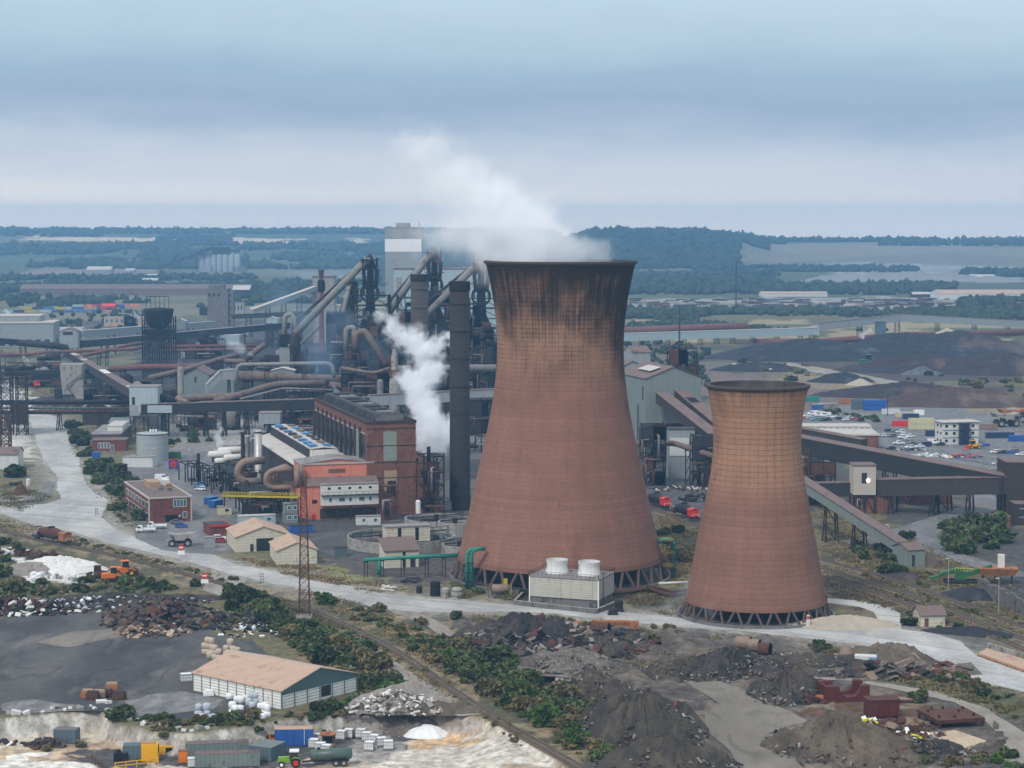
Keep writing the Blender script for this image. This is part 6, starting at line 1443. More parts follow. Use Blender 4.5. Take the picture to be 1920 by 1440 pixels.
cabin('low red brick shed under the level gallery', 1695, 946, 17, 9, 4.6, 'brick_brown', 'roof_brown', wins=((.05,.1),), name='brick_shed', cat='shed', ang=R(4), winm='door_dark')
cabin('brick shed under the square transfer tower', 1600, 962, 14, 8, 6, 'brick_brown', 'roof_dark', wins=((.1,.2),), name='brick_shed', cat='shed', ang=0, winm='door_dark')
cabin('small flat red brick hut with dark doorway near the dark end house', 1846, 988, 8.5, 6, 3.4, 'brick_brown', 'roof_brown', wins=(), doors=((.32,.66),), name='brick_hut', cat='shed', ang=0)
cabin('grey-brown house with black doorways at the dark end house', 1903, 985, 12, 8, 7, 'clad_brown', 'roof_brown', wins=((.1,.25),), doors=((.05,.12),), name='side_house', cat='building', ang=0, winm='door_dark')
E = site('brick_hall', 'low wide brown brick hall with pale flat roof beside the car park', 'building', 1545, 842, ang=R(-2)); 
blk(E,-10,24,0,26,0,6,'brick_brown','wall'); blk(E,-10.4,24.4,-.4,26.4,6.02,6.6,'roof_pale','roof'); blk(E,-14,25,30,44,0,7.2,'roof_pale','rear_range')
for k in range(9): win(E,'f',30,0+k*2.8,1.9+k*2.8,4.0,6.6,'window_dark','window','white_paint')
E = site('portable_office', 'three storey white portable office block with dark stair tower', 'office', 1768, 834, ang=R(12)); 
W_, D_ = 17, 9
for k in range(3):
 blk(E,0,W_,0,D_,k*3.3,k*3.3+3.25,'off_white','storey')
 MB().box(-.1,W_+.1,-.1,0,k*3.3+2.9,k*3.3+3.2).build('band','blue_paint',E)
 for a in (.9,4.6,13.6): win(E,'f',0,a,a+1.4,k*3.3+1.1,k*3.3+2.4,'window_dark','window','white_paint')
 for a in (1.5,5): win(E,'l',0,a,a+1.6,k*3.3+1.1,k*3.3+2.4,'window_dark','window','white_paint')
blk(E,-.8,W_+.8,-.8,D_+.8,9.9,10.3,'roof_pale','roof')
MB().box(7.4,11.6,-2.6,-.12,.1,9.6).build('stair_core','car_navy',E)
sc_ = MB()
for x in (7,9.5,12): sc_.beam((x,-2.8,0),(x,-2.8,10),.22)
for k in range(3): sc_.beam((7,-2.8,k*3.3),(12,-2.8,k*3.3+3.3),.2); sc_.beam((12,-2.8,k*3.3),(7,-2.8,k*3.3+3.3),.2); sc_.beam((7,-2.8,k*3.3+3.3),(12,-2.8,k*3.3+3.3),.22)
sc_.build('stair_frame','dark_steel',E)
for i, (px, py, L_, mt, lb, st) in enumerate((
 (1507,753,9,'teal_paint','teal container behind the smaller tower',1),(1523,768,6,'blue_paint','bright blue container with pale roof near the teal one',1),(1536,766,10,'pipe_grey','grey container joined to the bright blue one',1),
 (1575,757,5.5,'orange_rust','orange container between grey and navy ones',1),(1598,768,6,'slate_paint','slate container left of the stacked blue cabins',2),(1620,770,12,'blue_paint','stacked blue cabins with white notice and thin flue',2),
 (1655,777,9,'clad_white','white cabin with blue fascia by the car park',1),(1681,783,9,'cream_paint','cream cabin beside the white cabin',1),(1694,786,8,'car_navy','dark navy cabin with a white end',1),(1715,779,5,'white_paint','white van-like box cabin behind navy cabin',1),
 (1675,800,8,'bright_red','bright orange-red container before the pale green cabins',1),(1705,806,12,'cream_paint','two tier pale green cabins beside the office block',2),(1737,818,6,'car_navy','dark container at the office block foot',1),
 (1840,806,8,'duct_tan','tan low cabin right of the office block',1),(1850,822,13,'car_navy','long navy container right of the office block',1),(1893,828,12,'blue_paint','blue container at the picture edge by the car park',1))):
 p = G(px,py)
 for s_ in range(st): container(lb if not s_ else lb+', upper unit', (p.x,p.y,2.75*s_), R(4), mt, L=L_, H=2.7, roof='roof_pale' if i in (1,2,6,7) else None, name='site_container')
p = G(1664,780); tag(MB().tube([(0,0,0),(0,0,10.5)],.18,8).build('flue','dark_steel',loc=p),'thin dark flue rising beside the stacked blue cabins','flue')
gallery('long pale blue conveyor gallery crossing behind the crusher house', A(1150,640,1650), A(1530,628,1720), 5, 6, 'clad_blue', 'roof_pale', (.16,.26,.34,.42,.5,.58,.68,.8,.92))
tower_house('small junction house joining the two distant conveyors', 1520, 1536, 608, 630, 1718, 10, 'frame_pale', 'roof_brown', gable=1)
gallery('distant brown conveyor gallery climbing over the coal heaps', A(1532,620,1720), A(1690,602,1760), 5, 6, 'clad_grey', 'roof_brown', (.5,.95))
gallery('distant brown conveyor gallery descending beyond the coal heaps', A(1690,602,1760), A(1990,618,1800), 5, 6, 'clad_grey', 'roof_brown', (.22,.45,.66,.85))
mains('long red-brown gas main beneath the distant conveyors', [(1150,621,1760),(1400,612,1790),(1398,612,1792)], 3.4, 'pipe_red', 14, bend=False)
mains('dark red gas main behind the coal heaps', [(1410,642,1700),(1540,640,1700),(1700,628,1720),(1980,622,1740)], 2.6, 'pipe_red', 12, bend=False)
tower_house('dark blue hopper tower beneath the climbing conveyor', 1644, 1661, 605, 632, 1700, 10, 'slate_paint', 'dark_steel')
E = truss_bridge('pale stacker conveyor beside the dark hopper tower', A(1612,633,1690), A(1635,620,1690), 3, 2, 'clad_white', legs=(.3,), name='stacker', cat='conveyor')
vessel('tall thin lamp mast among the distant scrub', (A(1274,620,1600).x,1600,0), .6, ZY(576,1600), 'dark_steel', 'mast', 'lamp_mast')
vessel('tall thin mast on the far side of the tree belt', (A(1380,560,2500).x,2500,0), .8, ZY(492,2500), 'dark_steel', 'mast', 'lamp_mast')
mb = MB()
rnd = random.Random(5)
for k in range(24):
 p = A(1376+k*3,686+k*.42,0.1) if False else G(1376+k*3,687+k*.42); o = MB().lathe([(1.2,0),(1.5,.9),(1.3,1.8),(.2,2.0)],8).build('bulk_bag','bag_white',loc=p); tag(o,'white bulk bag in the long row on the distant gravel','bulk bag','white bulk bags in the distant row')
def heap(label, px, py, rx, ry, h, mat, rot=0, seed=1, rough=.18, sharp=1.3, name='spoil_heap', cat='heap', z=0, n=56, group=None, ridge=None):
 p = G(px,py,z); rn = np.linspace(0,1,n//2); an = np.linspace(0,2*np.pi,n,endpoint=False)
 rr, aa = np.meshgrid(rn, an, indexing='ij'); wob = 1+.22*(fbm(np.cos(aa)*1.7+seed*9.1, np.sin(aa)*1.7+seed, seed)-.5)*2
 x, y = rr*np.cos(aa)*rx*wob, rr*np.sin(aa)*ry*wob
 hh = h*np.clip(1-rr**sharp,0,1)
 rz_ = fbm((x+seed*50)/(.28*h+1.5),(y+seed*31)/(.28*h+1.5),seed,5)-.45
 er = fbm(np.cos(aa)*9+seed,np.sin(aa)*9+rr*1.5,seed+9,4)-.5; hh = hh*(1+rough*1.6*er*np.clip(rr*2.5,0,1))
 fine_ = (fbm((x+seed*13)/.9,(y)/.9,seed+3,3)-.5)*min(.9,.16*h); hh = hh+fine_*np.clip((1-rr)*6,0,1)
 hh = hh*(1+rough*2.6*(fbm((x+seed*70)/(rx*.6),(y)/(ry*.6),seed+5)-.5))+rz_*rough*h*1.6*np.clip((1-rr)*5,0,1)
 hh = np.maximum(hh, 0)-.25*np.clip((rr-.93)/.07,0,1)
 v = np.stack([x.ravel(),y.ravel(),hh.ravel()],1); m_ = n; f = [(i*m_+j,(i+1)*m_+j,(i+1)*m_+(j+1)%m_,i*m_+(j+1)%m_) for i in range(len(rn)-1) for j in range(m_)]
 mb = MB(); mb.v = [tuple(q) for q in v]; mb.f = [list(q) for q in f]; mb.m = [0]*len(f)
 o = mb.build(name, mat, loc=(p.x,p.y,z+.02), smooth=False); o.rotation_euler = (0,0,rot); return tag(o,label,cat,group)
M('coal', (.020,.021,.028), var=.5, scale=.05, fine=.6, stain=((.085,.09,.10),.12,.035), spec=.35)
M('ore', (.035,.029,.034), var=.5, scale=.05, fine=.6, stain=((.10,.07,.06),.4,.03))
M('ore_red', (.07,.045,.042), var=.5, scale=.05, fine=.6, stain=((.13,.10,.08),.35,.05))
M('pale_heap', (.36,.31,.25), var=.4)
M('pale_heap2', (.21,.21,.215), var=.3); M('grey_slip', (.10,.11,.13), var=.6, fine=.4)
for a in (('long black coal heap, the broad flank nearest the hopper tower',1520,668,70,45,15,'coal',1),('black coal heap with pale slips under the conveyor',1690,664,62,45,17,'coal',2),('black heap with a tan crest further along the conveyor',1790,660,60,45,17,'ore',3),
 ('dark purple ore heap with a pale blue-grey scar',1740,692,55,30,12,'ore',4),('broad dark ore heap at the picture edge',1890,694,60,34,14,'ore',5),('low black heap beside the tan cone',1580,712,20,16,6,'coal',6),
 ('long dark ore heap behind the stacked blue cabins',1690,738,48,22,8,'ore',7),('long reddish ore heap behind the office block',1790,755,52,22,10,'ore_red',8),('low black heap left of the coal, scrub grown',1420,690,30,20,6,'coal',9)):
 heap(a[0],a[1],a[2]+4,a[3]*1.1,a[4]*.9,a[5]*1.0,a[6],0,a[7],.16,1.25,name='coal_heap' if a[6]=='coal' else 'ore_heap')
heap('small tan sand cone beside the low black heap',1612,722,9,8,4,'pale_heap',0,10,.08,1.1,name='sand_heap')
heap('pale blue-grey lime slip at the foot of the purple ore heap',1728,702,15,7,4.5,'grey_slip',0,11,.3,1.1,name='lime_heap')
heap('tan topped gravel cone above the black heap',1775,652,26,24,16,'pale_heap',0,12,.1,1.1,name='sand_heap')
for i,(px,Y,rx,h) in enumerate(((1590,3600,60,12),(1650,3500,70,14),(1720,3550,90,13),(1800,3500,60,11),(1860,3450,70,10),(1560,3450,60,9))):
 p = W(px,Y); o = heap('pale grey spoil bank in the distant quarry beyond the mill sheds',960,600,rx,40,h,'pale_heap2',0,20+i,.3,1.1,name='spoil_bank',group='pale spoil banks of the distant quarry'); o.location=(p[0],p[1],TZ(*p)-1)
rnd = random.Random(8); mb = MB()
for k in range(260):
 p = G(rnd.uniform(1180,1925), rnd.uniform(561,588)); mb.rbox((p.x,p.y,.9),(rnd.uniform(5,22),rnd.uniform(1.5,4),rnd.uniform(1,2.4)),(0,0,rnd.uniform(-.06,.06)),rnd.randrange(4))
tag(mb.build('steel_stock',['dark_steel','dark_rust','rusty_steel','slate_paint']),'rows of dark steel stock on the distant pale storage ground',kind='stuff')
def clutter(label, px, py, n, sx, sy, mats, smin=.4, smax=1.6, name='scrap_pile', cat='scrap', seed=1, z=0, hmax=1.5):
 rnd = random.Random(seed); p = G(px,py,z); mb = MB()
 for k in range(n):
  a, r = rnd.uniform(0,6.28), rnd.random()**.6
  mb.rbox((math.cos(a)*r*sx, math.sin(a)*r*sy, rnd.uniform(.1,hmax*(1.05-r))), (rnd.uniform(smin,smax),rnd.uniform(smin,smax)*.7,rnd.uniform(.15,.6)*smax*.6), (rnd.uniform(-.6,.6),rnd.uniform(-.6,.6),rnd.uniform(0,3)), rnd.randrange(len(mats)))
 return tag(mb.build(name,list(mats),loc=(p.x,p.y,z)),label,cat)
scm = ('red_paint','dark_steel','blue_paint','off_white','orange_paint','slate_paint','rusty_steel')
clutter('mixed red and blue equipment heap on the asphalt yard',1800,857,70,9,7,scm,.5,2.2,seed=3,name='equipment_pile')
clutter('second mixed equipment heap nearer the dark end house',1895,872,60,10,6,scm,.5,2.0,seed=4,name='equipment_pile')
clutter('row of pale pipes and boxes behind the huge gallery',1740,856,40,11,2,('off_white','clad_white','bag_grey'),.8,2.4,seed=5,name='equipment_pile')
clutter('dark scrap row along the concrete kerb behind the huge gallery',1715,845,50,10,2,('dark_steel','slate_paint','off_white'),.5,1.6,seed=6,name='equipment_pile')
clutter('rubble and scrap on the ground by the hopper house',1275,918,60,12,6,('dark_steel','rusty_steel','black_steel','off_white'),.4,1.6,seed=7)
clutter('dark scrap heap behind the smaller tower at the rails',1305,938,50,6,5,('dark_steel','black_steel','pipe_grey'),.6,2,seed=8,hmax=4)
E = site('brick_hut','small stone hut with mauve gable roof between road and rails','hut',1726,1176, ang=R(6)); roof_gable(E,0,6.2,0,6.5,0,3.0,4.6,'sheet_cream','roof_brown','x',.4)
win(E,'l',0,2,3,.8,2.0,'window_dark','window'); win(E,'f',0,1,2,.1,2.2,'brick_brown','door')
p = G(1770,1094)
E = empty('screening_machine','green and yellow mobile screening plant with an orange hopper','machine',(p.x,p.y,0),R(-8))
for sy in (0,2.6): MB().tube([(0,sy,.5),(9,sy,.5)],.55,10).build('track','rubber',E)
mb = MB(); mb.gallery((-4,1.3,.8),(5,1.3,3.6),1.6,.6); mb.gallery((4,1.3,3.6),(-1,1.3,2.0),1.9,.8); mb.build('feed_conveyor','green_paint',E)
mb = MB(); mb.gallery((5,1.3,1.4),(13,1.3,4.0),1.8,1.5); mb.box(3,6,.2,2.4,1.1,3.4); mb.build('screen_box','green_paint',E)
mb = MB(); mb.add([(10,-.6,2.6),(19,-.6,2.6),(19,3.2,2.6),(10,3.2,2.6),(9.4,-1.4,4.6),(20,-1.4,4.6),(20,4,4.6),(9.4,4,4.6)], [(3,2,1,0),(0,1,5,4),(1,2,6,5),(2,3,7,6),(3,0,4,7),(4,5,6,7)]); mb.build('hopper','orange_rust',E)
mb = MB()
for x in (10.5,14,18.5):
 for y in (0,2.6): mb.beam((x,y,0),(x,y,2.7),.3)
mb.build('leg_frame','rusty_steel',E)
mb = MB()
for k in range(7): mb.beam((3+k*.8,-.1,3.4),(3+k*.8,-.1,4.4),.08)
mb.beam((3,-.1,4.4),(8,-.1,4.4),.1); mb.build('guard_rail','lemon_paint',E)
blk(E,14.6,16.4,1,2.6,4.6,8.2,'off_white','control_box')
a, b = G(1835,1112), G(1925,1158); o = Vector((a.x,a.y,0)); mb = MB()
d = b-a
for k in range(9): s, e = d*(k/9)*1.0, d*((k+.96)/9); mb.gallery((s.x,s.y,0),(e.x,e.y,0),.6,4.2+.4*math.sin(k*2.3))
tag(mb.build('block_wall','dark_concrete',loc=o),'stained concrete block wall around the black yard','wall')
heap('black coal dust heap beside the block wall',1818,1118,9,8,2.6,'coal',0,31,.12,1.2,name='coal_heap')
heap('small grey gravel heap near the drive house',1695,1082,7,5,1.4,'ore',0,32,.12,1.2,name='gravel_heap')
heap('rounded yellow sand heap at the foot of the smaller tower',1585,1172,15,7,2.4,'pale_heap',0,33,.14,1.4,name='sand_heap')
heap('low black gravel berm along the rail bank',1820,1188,12,4,1.8,'coal',R(-20),34,.25,1.2,name='gravel_heap')
def railway(label, pts, gauge=1.45, bal=3.2):
 P = [G(*p) for p in pts]; L_ = [0]
 for i in range(1,len(P)): L_.append(L_[-1]+(P[i]-P[i-1]).length)
 n = max(8,int(L_[-1]/6)); s = np.linspace(0,L_[-1],n)
 X = np.interp(s,L_,[p.x for p in P]); Y = np.interp(s,L_,[p.y for p in P])
 for _ in range(6): X[1:-1] = (X[:-2]+2*X[1:-1]+X[2:])/4; Y[1:-1] = (Y[:-2]+2*Y[1:-1]+Y[2:])/4
 C = [Vector((x,y,0)) for x, y in zip(X,Y)]; o = C[0].copy()
 T = [(C[min(i+1,n-1)]-C[max(i-1,0)]).normalized() for i in range(n)]; N = [Vector((-t.y,t.x,0)) for t in T]
 E = empty('railway_track', label, 'railway track', o); mb = MB()
 for i in range(n-1):
  a, b = C[i]-o, C[i+1]-o
  v = [a-N[i]*bal/2-Vector((0,0,.1)), a-N[i]*bal*.35+Vector((0,0,.3)), a+N[i]*bal*.35+Vector((0,0,.3)), a+N[i]*bal/2-Vector((0,0,.1)), b-N[i+1]*bal/2-Vector((0,0,.1)), b-N[i+1]*bal*.35+Vector((0,0,.3)), b+N[i+1]*bal*.35+Vector((0,0,.3)), b+N[i+1]*bal/2-Vector((0,0,.1))]
  mb.add(v,[(0,1,5,4),(1,2,6,5),(2,3,7,6)])
 mb.build('ballast','ballast',E)
 for sgn in (-1,1):
  rb = MB()
  for i in range(n-1): rb.beam(C[i]-o+N[i]*sgn*gauge/2+Vector((0,0,.52)), C[i+1]-o+N[i+1]*sgn*gauge/2+Vector((0,0,.52)), .16, .2)
  rb.build('rail','rail_steel',E)
 sl = MB(); q = 0
 while q < L_[-1]:
  x, y = np.interp(q,s,X), np.interp(q,s,Y); i = min(n-1,int(q/L_[-1]*n)); sl.rbox((x-o.x,y-o.y,.34),(2.5,.3,.16),(0,0,math.atan2(N[i].y,N[i].x))); q += .85
 tag(sl.build('sleepers','timber',E),kind='stuff'); return E
M('rail_steel',(.11,.09,.075),rough=.45,var=.3,spec=.4)
railway('old single railway track running from the wagon past the lattice mast', bal=2.3, pts=[(-40,985),(40,1006),(100,1020),(170,1034),(260,1052),(340,1076),(430,1100),(500,1118),(560,1138),(630,1165),(700,1198),(760,1232),(820,1276),(880,1318),(940,1358),(1000,1392),(1060,1425),(1120,1462)])
railway('main railway track curving behind the smaller tower, nearest rails', [(1228,958),(1300,985),(1380,1010),(1540,1068),(1640,1096),(1720,1122),(1800,1156),(1960,1216)])
railway('railway track beside the main track, farther rails', [(1215,940),(1300,970),(1400,1003),(1540,1052),(1640,1078),(1720,1102),(1800,1134),(1960,1192)])
railway('rusty siding nearest the brown triangle of earth', [(1545,1082),(1640,1112),(1720,1142),(1800,1172),(1960,1236)])
railway('short siding with the two red wagons on the far left', [(20,705),(60,728),(95,745)])
# ------------------------------------------------------------------ vehicles
def wheel(E, x, y, r, w=.25, name='wheel', hub='hub_grey'):
 mb = MB(); mb.lathe([(r*.55,-w/2),(r*.92,-w/2),(r,-w*.3),(r,w*.3),(r*.92,w/2),(r*.55,w/2)],16)
 t = mb.build(name,'rubber',E); t.location=(x,y,r); t.rotation_euler=(R(90),0,0)
 mb = MB(); mb.lathe([(r*.58,-w*.35),(r*.56,w*.42),(.03,w*.46)],12); mb.lathe([(r*.56,-w*.42),(.03,-w*.46)],12); mb.build('hub',hub,t); return t
def side_prism(mb, prof, y0, y1, mi=0):
 n = len(prof); v = [(x,y0,z) for x,z in prof]+[(x,y1,z) for x,z in prof]
 return mb.add(v,[tuple(range(n)),tuple(range(2*n-1,n-1,-1))]+[(i,n+i,n+(i+1)%n,(i+1)%n) for i in range(n)],mi)
def car_mesh(kind):
 b, g = MB(), MB()
 if kind == 'van':
  side_prism(b,[(-2.7,.35),(2.6,.35),(2.7,.9),(2.5,1.2),(1.7,1.45),(1.2,2.3),(-2.6,2.35),(-2.75,1.0)],-.97,.97); g.add([(1.72,-.85,1.5),(1.72,.85,1.5),(1.27,.8,2.2),(1.27,-.8,2.2)],[(0,1,2,3)])
  for s in (-1,1): g.add([(.3,s*.98,1.4),(1.55,s*.98,1.4),(1.15,s*.98,2.05),(.3,s*.98,2.05)],[(0,1,2,3)])
  g.box(-2.78,-2.6,-.7,.7,1.4,2.05); wb, r = (-1.75,1.75), .34
 elif kind == 'pickup':
  side_prism(b,[(-2.6,.45),(2.55,.45),(2.6,.95),(1.3,1.1),(.7,1.75),(-.7,1.78),(-.9,1.05),(-2.6,1.05)],-.9,.9); g.add([(1.3,-.78,1.13),(1.3,.78,1.13),(.76,.7,1.7),(.76,-.7,1.7)],[(0,1,2,3)])
  for s in (-1,1): g.add([(-.7,s*.91,1.15),(1.1,s*.91,1.15),(.65,s*.91,1.65),(-.6,s*.91,1.65)],[(0,1,2,3)])
  wb, r = (-1.6,1.6), .38
 else:
  h = 1.5 if kind == 'hatch' else 1.42
  tail = [(-1.6,h-.02),(-2.05,.95),(-2.1,.5)] if kind == 'hatch' else [(-1.0,h),(-1.6,1.0),(-2.2,.95),(-2.25,.5)]
  side_prism(b,[(tail[-1][0],.28),(2.1,.28),(2.2,.6),(2.05,.78),(1.05,.95),(.35,h-.03)]+tail,-.88,.88)
  g.add([(1.07,-.76,.98),(1.07,.76,.98),(.40,.68,h-.06),(.40,-.68,h-.06)],[(0,1,2,3)])
  a = tail[0][0]
  for s in (-1,1): g.add([(a-.25,s*.89,1.0),(.95,s*.89,1.0),(.35,s*.89,h-.12),(a+.05,s*.89,h-.12)],[(0,1,2,3)])
  g.add([(a-.06,-.66,h-.06),(a-.06,.66,h-.06),(tail[1][0]+.03,.7,1.02),(tail[1][0]+.03,-.7,1.02)],[(0,1,2,3)]); wb, r = (-1.35,1.3), .32
 return b, g, wb, r
CARP = {}
def car(label, loc, ang, colr, kind='hatch', group=None, cat='car', name='parked_car', wheels=True):
 if kind not in CARP:
  b, g, wb, r = car_mesh(kind); o = b.build('proto_body','car_white'); gl = g.build('window_glass','glass_car',o)
  for x in wb:
   for y in (-.85,.85): wheel(o,x,y,r)
  o.data.name = 'car_body_'+kind; CARP[kind] = o; r_ = o; first = True
 else: r_ = dup(CARP[kind],(0,0,0)); first = False
 r_.name = 'van' if kind == 'van' else name; r_.location = loc; r_.rotation_euler = (0,0,ang)
 r_.material_slots[0].link = 'OBJECT'; r_.material_slots[0].material = MAT(colr)
 tag(r_,label,'van' if kind == 'van' else cat,group); return r_
cols = {'white':'car_white','black':'car_black','silver':'car_silver','grey':'car_grey','red':'car_red','blue':'car_blue','pale blue':'car_pale_blue','navy':'car_navy'}
def row(desc, pts, seed, kinds=('hatch','saloon','hatch','van','pickup')):
 rnd = random.Random(seed)
 for px, py, c, k in pts:
  kd = {'v':'van','p':'pickup','h':'hatch','s':'saloon'}[k]; nm = {'van':'van','pickup':'pickup','hatch':'hatchback','saloon':'saloon'}[kd]
  p = G(px,py,.03); car('%s %s parked %s' % (c,nm,desc), (p.x,p.y,.03+SHEET_Z[0]), rnd.uniform(-.15,.15)+(R(12) if px > 1400 else R(-6))+(math.pi if rnd.random() < .5 else 0), cols[c], kd, '%s %ss %s' % (c,nm,desc))
row('in the crowded far row below the blue containers', [(1503,786,'red','h'),(1513,782,'white','h'),(1524,779,'white','v'),(1531,786,'silver','h'),(1537,781,'white','v'),(1541,788,'grey','s'),(1548,782,'white','v'),(1552,789,'black','h'),(1557,783,'white','h'),(1566,784,'white','s'),(1574,787,'navy','h'),(1587,789,'white','h'),(1594,787,'white','p'),(1603,788,'red','s'),(1611,790,'red','h'),(1519,787,'silver','h'),(1529,789,'pale blue','h'),(1545,790,'black','s')],1)
row('beside the low brick hall', [(1637,818,'white','h'),(1649,819,'silver','h'),(1660,819,'white','h'),(1672,820,'grey','h'),(1667,810,'navy','h'),(1678,811,'grey','s'),(1688,812,'white','h'),(1697,818,'white','h'),(1709,820,'white','h'),(1694,823,'white','p'),(1704,826,'silver','h')],2)
row('in the front of the car park before the office block', [(1685,834,'white','p'),(1712,834,'grey','s'),(1735,838,'navy','v'),(1749,833,'white','v'),(1763,836,'black','h'),(1706,841,'white','h'),(1724,840,'white','s'),(1670,843,'black','s')],3)
row('on the yard right of the office block', [(1866,850,'white','h'),(1879,851,'black','h'),(1892,851,'blue','s'),(1905,849,'grey','h'),(1914,855,'white','h'),(1847,838,'blue','h')],4)
row('behind the brick office on the works yard', [(363,903,'navy','s'),(372,914,'pale blue','h'),(380,911,'blue','h'),(377,920,'white','h')],5)
p = G(304,901,.1); car('white panel van with dark windows behind the brick office', (p.x,p.y,.2), R(-4), 'car_white', 'van')
p = G(340,989,.1); car('bright blue hatchback at the brick office entrance', (p.x,p.y,.2), R(5), 'car_blue', 'hatch')
p = G(331,982,.1); car('dark grey saloon behind the bright blue hatchback', (p.x,p.y,.2), R(3), 'car_grey', 'saloon')
p = G(411,1012,.1); car('white hatchback beside the cream shed', (p.x,p.y,.2), R(6), 'car_white', 'hatch')
p = G(415,1017,.1); car('dark red hatchback beside the cream shed', (p.x,p.y,.2), R(8), 'car_red', 'hatch')
def flatbed(label, loc, ang):
 E = empty('flatbed_truck', label, 'truck', loc, ang); b = MB()
 side_prism(b,[(-1.2,.5),(.9,.5),(1.0,1.0),(.6,1.35),(.2,2.1),(-1.1,2.15)],-.95,.95); b.build('cab','car_white',E).location=(-2.0,0,0)
 E.children[-1].rotation_euler=(0,0,math.pi)
 g = MB(); g.add([(-2.63,-.8,1.4),(-2.63,.8,1.4),(-2.25,.75,2.02),(-2.25,-.75,2.02)],[(0,1,2,3)])
 for s in (-1,1): g.add([(-2.5,s*.96,1.35),(-1.4,s*.96,1.35),(-1.4,s*.96,1.95),(-2.2,s*.96,1.95)],[(0,1,2,3)])
 g.build('window_glass','glass_car',E)
 b = MB(); b.box(-.7,3.4,-1.05,1.05,.75,.9); b.box(-.75,-.65,-1.05,1.05,.9,1.6); b.box(-.7,3.4,-1.08,-1.02,.9,1.25); b.box(-.7,3.4,1.02,1.08,.9,1.25); b.box(3.35,3.42,-1.05,1.05,.9,1.25); b.build('flat_bed','car_white',E)
 for x in (-2.0,2.2):
  for y in (-.88,.88): wheel(E,x,y,.36)
 return E
p = G(272,998,.1); flatbed('white flatbed truck on the haul road, the one nearest the haul road', (p.x,p.y,.2), R(8))
p = G(293,991,.1); flatbed('white flatbed truck nose to the brick office shrubs', (p.x,p.y,.2), R(6))
def loader(label, loc, ang, body='orange_paint', bucket='rusty_steel', s=1.0, tracked=False, name='wheel_loader', cat='loader'):
 E = empty(name, label, cat, loc, ang)
 b = MB(); side_prism(b,[(-3.2,1.0),(.2,1.0),(.3,2.0),(-.9,2.2),(-3.1,2.0)],-1.05,1.05); b.build('engine_body',body,E)
 c = MB(); side_prism(c,[(-1.0,2.1),(.6,1.9),(.5,3.4),(-.9,3.45)],-.8,.8); c.build('cab','glass_car',E); MB().box(-1.1,.7,-.95,.95,3.45,3.6).build('cab_roof',body,E)
 a = MB()
 for y in (-.7,.7): a.beam((.4,y,1.8),(2.4,y,1.2),.3)
 a.build('lift_arm',body,E); k = MB(); side_prism(k,[(2.3,.3),(3.6,.1),(3.7,.2),(2.6,.55),(2.5,1.6),(2.3,1.6)],-1.45,1.45); k.build('bucket',bucket,E)
 if tracked:
  for y in (-1.1,1.1): t = MB(); side_prism(t,[(-2.6,.1),(1.4,.1),(1.8,.5),(1.4,.95),(-2.6,.95),(-3.0,.5)],y-.3,y+.3); t.build('track','rubber',E)
 else:
  for x in (-2.2,1.0):
   for y in (-1.1,1.1): wheel(E,x,y,.8,.55,hub='yellow_paint')
 E.scale=(s,s,s); return E
p = G(233,893); loader('rusty orange wheel loader parked at the shrubs above the brick office', p, R(-62), 'rusty_steel', 'dark_steel', 1.35)
p = G(215,1090); loader('orange bulldozer beside the white stone heap', p, R(12), 'orange_paint', 'orange_rust', 1.15, True, 'bulldozer', 'bulldozer')
p = G(236,1080); loader('second orange loader partly behind shrubs near the white stone heap', p, R(25), 'orange_paint', 'dark_steel', 1.25)
p = G(182,1084); loader('rusted dark crawler machine left of the orange bulldozer', p, R(165), 'rusty_steel', 'dark_rust', 1.0, True, 'bulldozer', 'bulldozer')
p = G(1629,686); loader('green crawler machine working below the black coal heap', p, R(10), 'green_paint', 'green_paint', 2.2, True, 'crawler_machine', 'machine')
p = G(1823,842); loader('yellow telehandler before the office block', p, R(200), 'yellow_paint', 'red_paint', 1.1)
def dumper(label, loc, ang, body='pipe_grey', s=1.0):
 E = empty('dump_truck', label, 'dump truck', loc, ang)
 b = MB(); side_prism(b,[(-3.4,2.9),(1.4,2.0),(1.6,3.2),(3.4,3.9),(3.4,4.1),(1.2,3.6),(-4.2,4.0)],-1.8,1.8); b.build('tipper_body',body,E)
 c = MB(); c.box(1.8,3.6,-1.6,.2,1.3,3.3); c.box(2.2,4.0,-1.6,1.6,.9,2.0); c.build('cab',body,E); g = MB(); g.box(3.6,3.66,-1.4,0,2.2,3.1); g.box(2.0,3.3,-1.66,-1.6,2.2,3.1); g.build('window_glass','glass_car',E)
 b = MB(); b.box(-3.4,3.2,-.9,.9,.9,1.5); b.build('chassis','dark_steel',E)
 for x in (-2.2,2.4):
  for y in (-1.5,1.5): wheel(E,x,y,1.05,.7)
 E.scale=(s,s,s); return E
p = G(338,1024); dumper('dusty grey dump truck with raised rear on the works yard', p, R(188), 'concrete', 1.05)
p = G(1898,792); dumper('orange topped dump truck on the ore heap track', p, R(10), 'orange_rust', 1.7)
p = G(1886,800); dumper('dusty grey dump truck ahead of the orange one', p, R(14), 'concrete', 1.7)
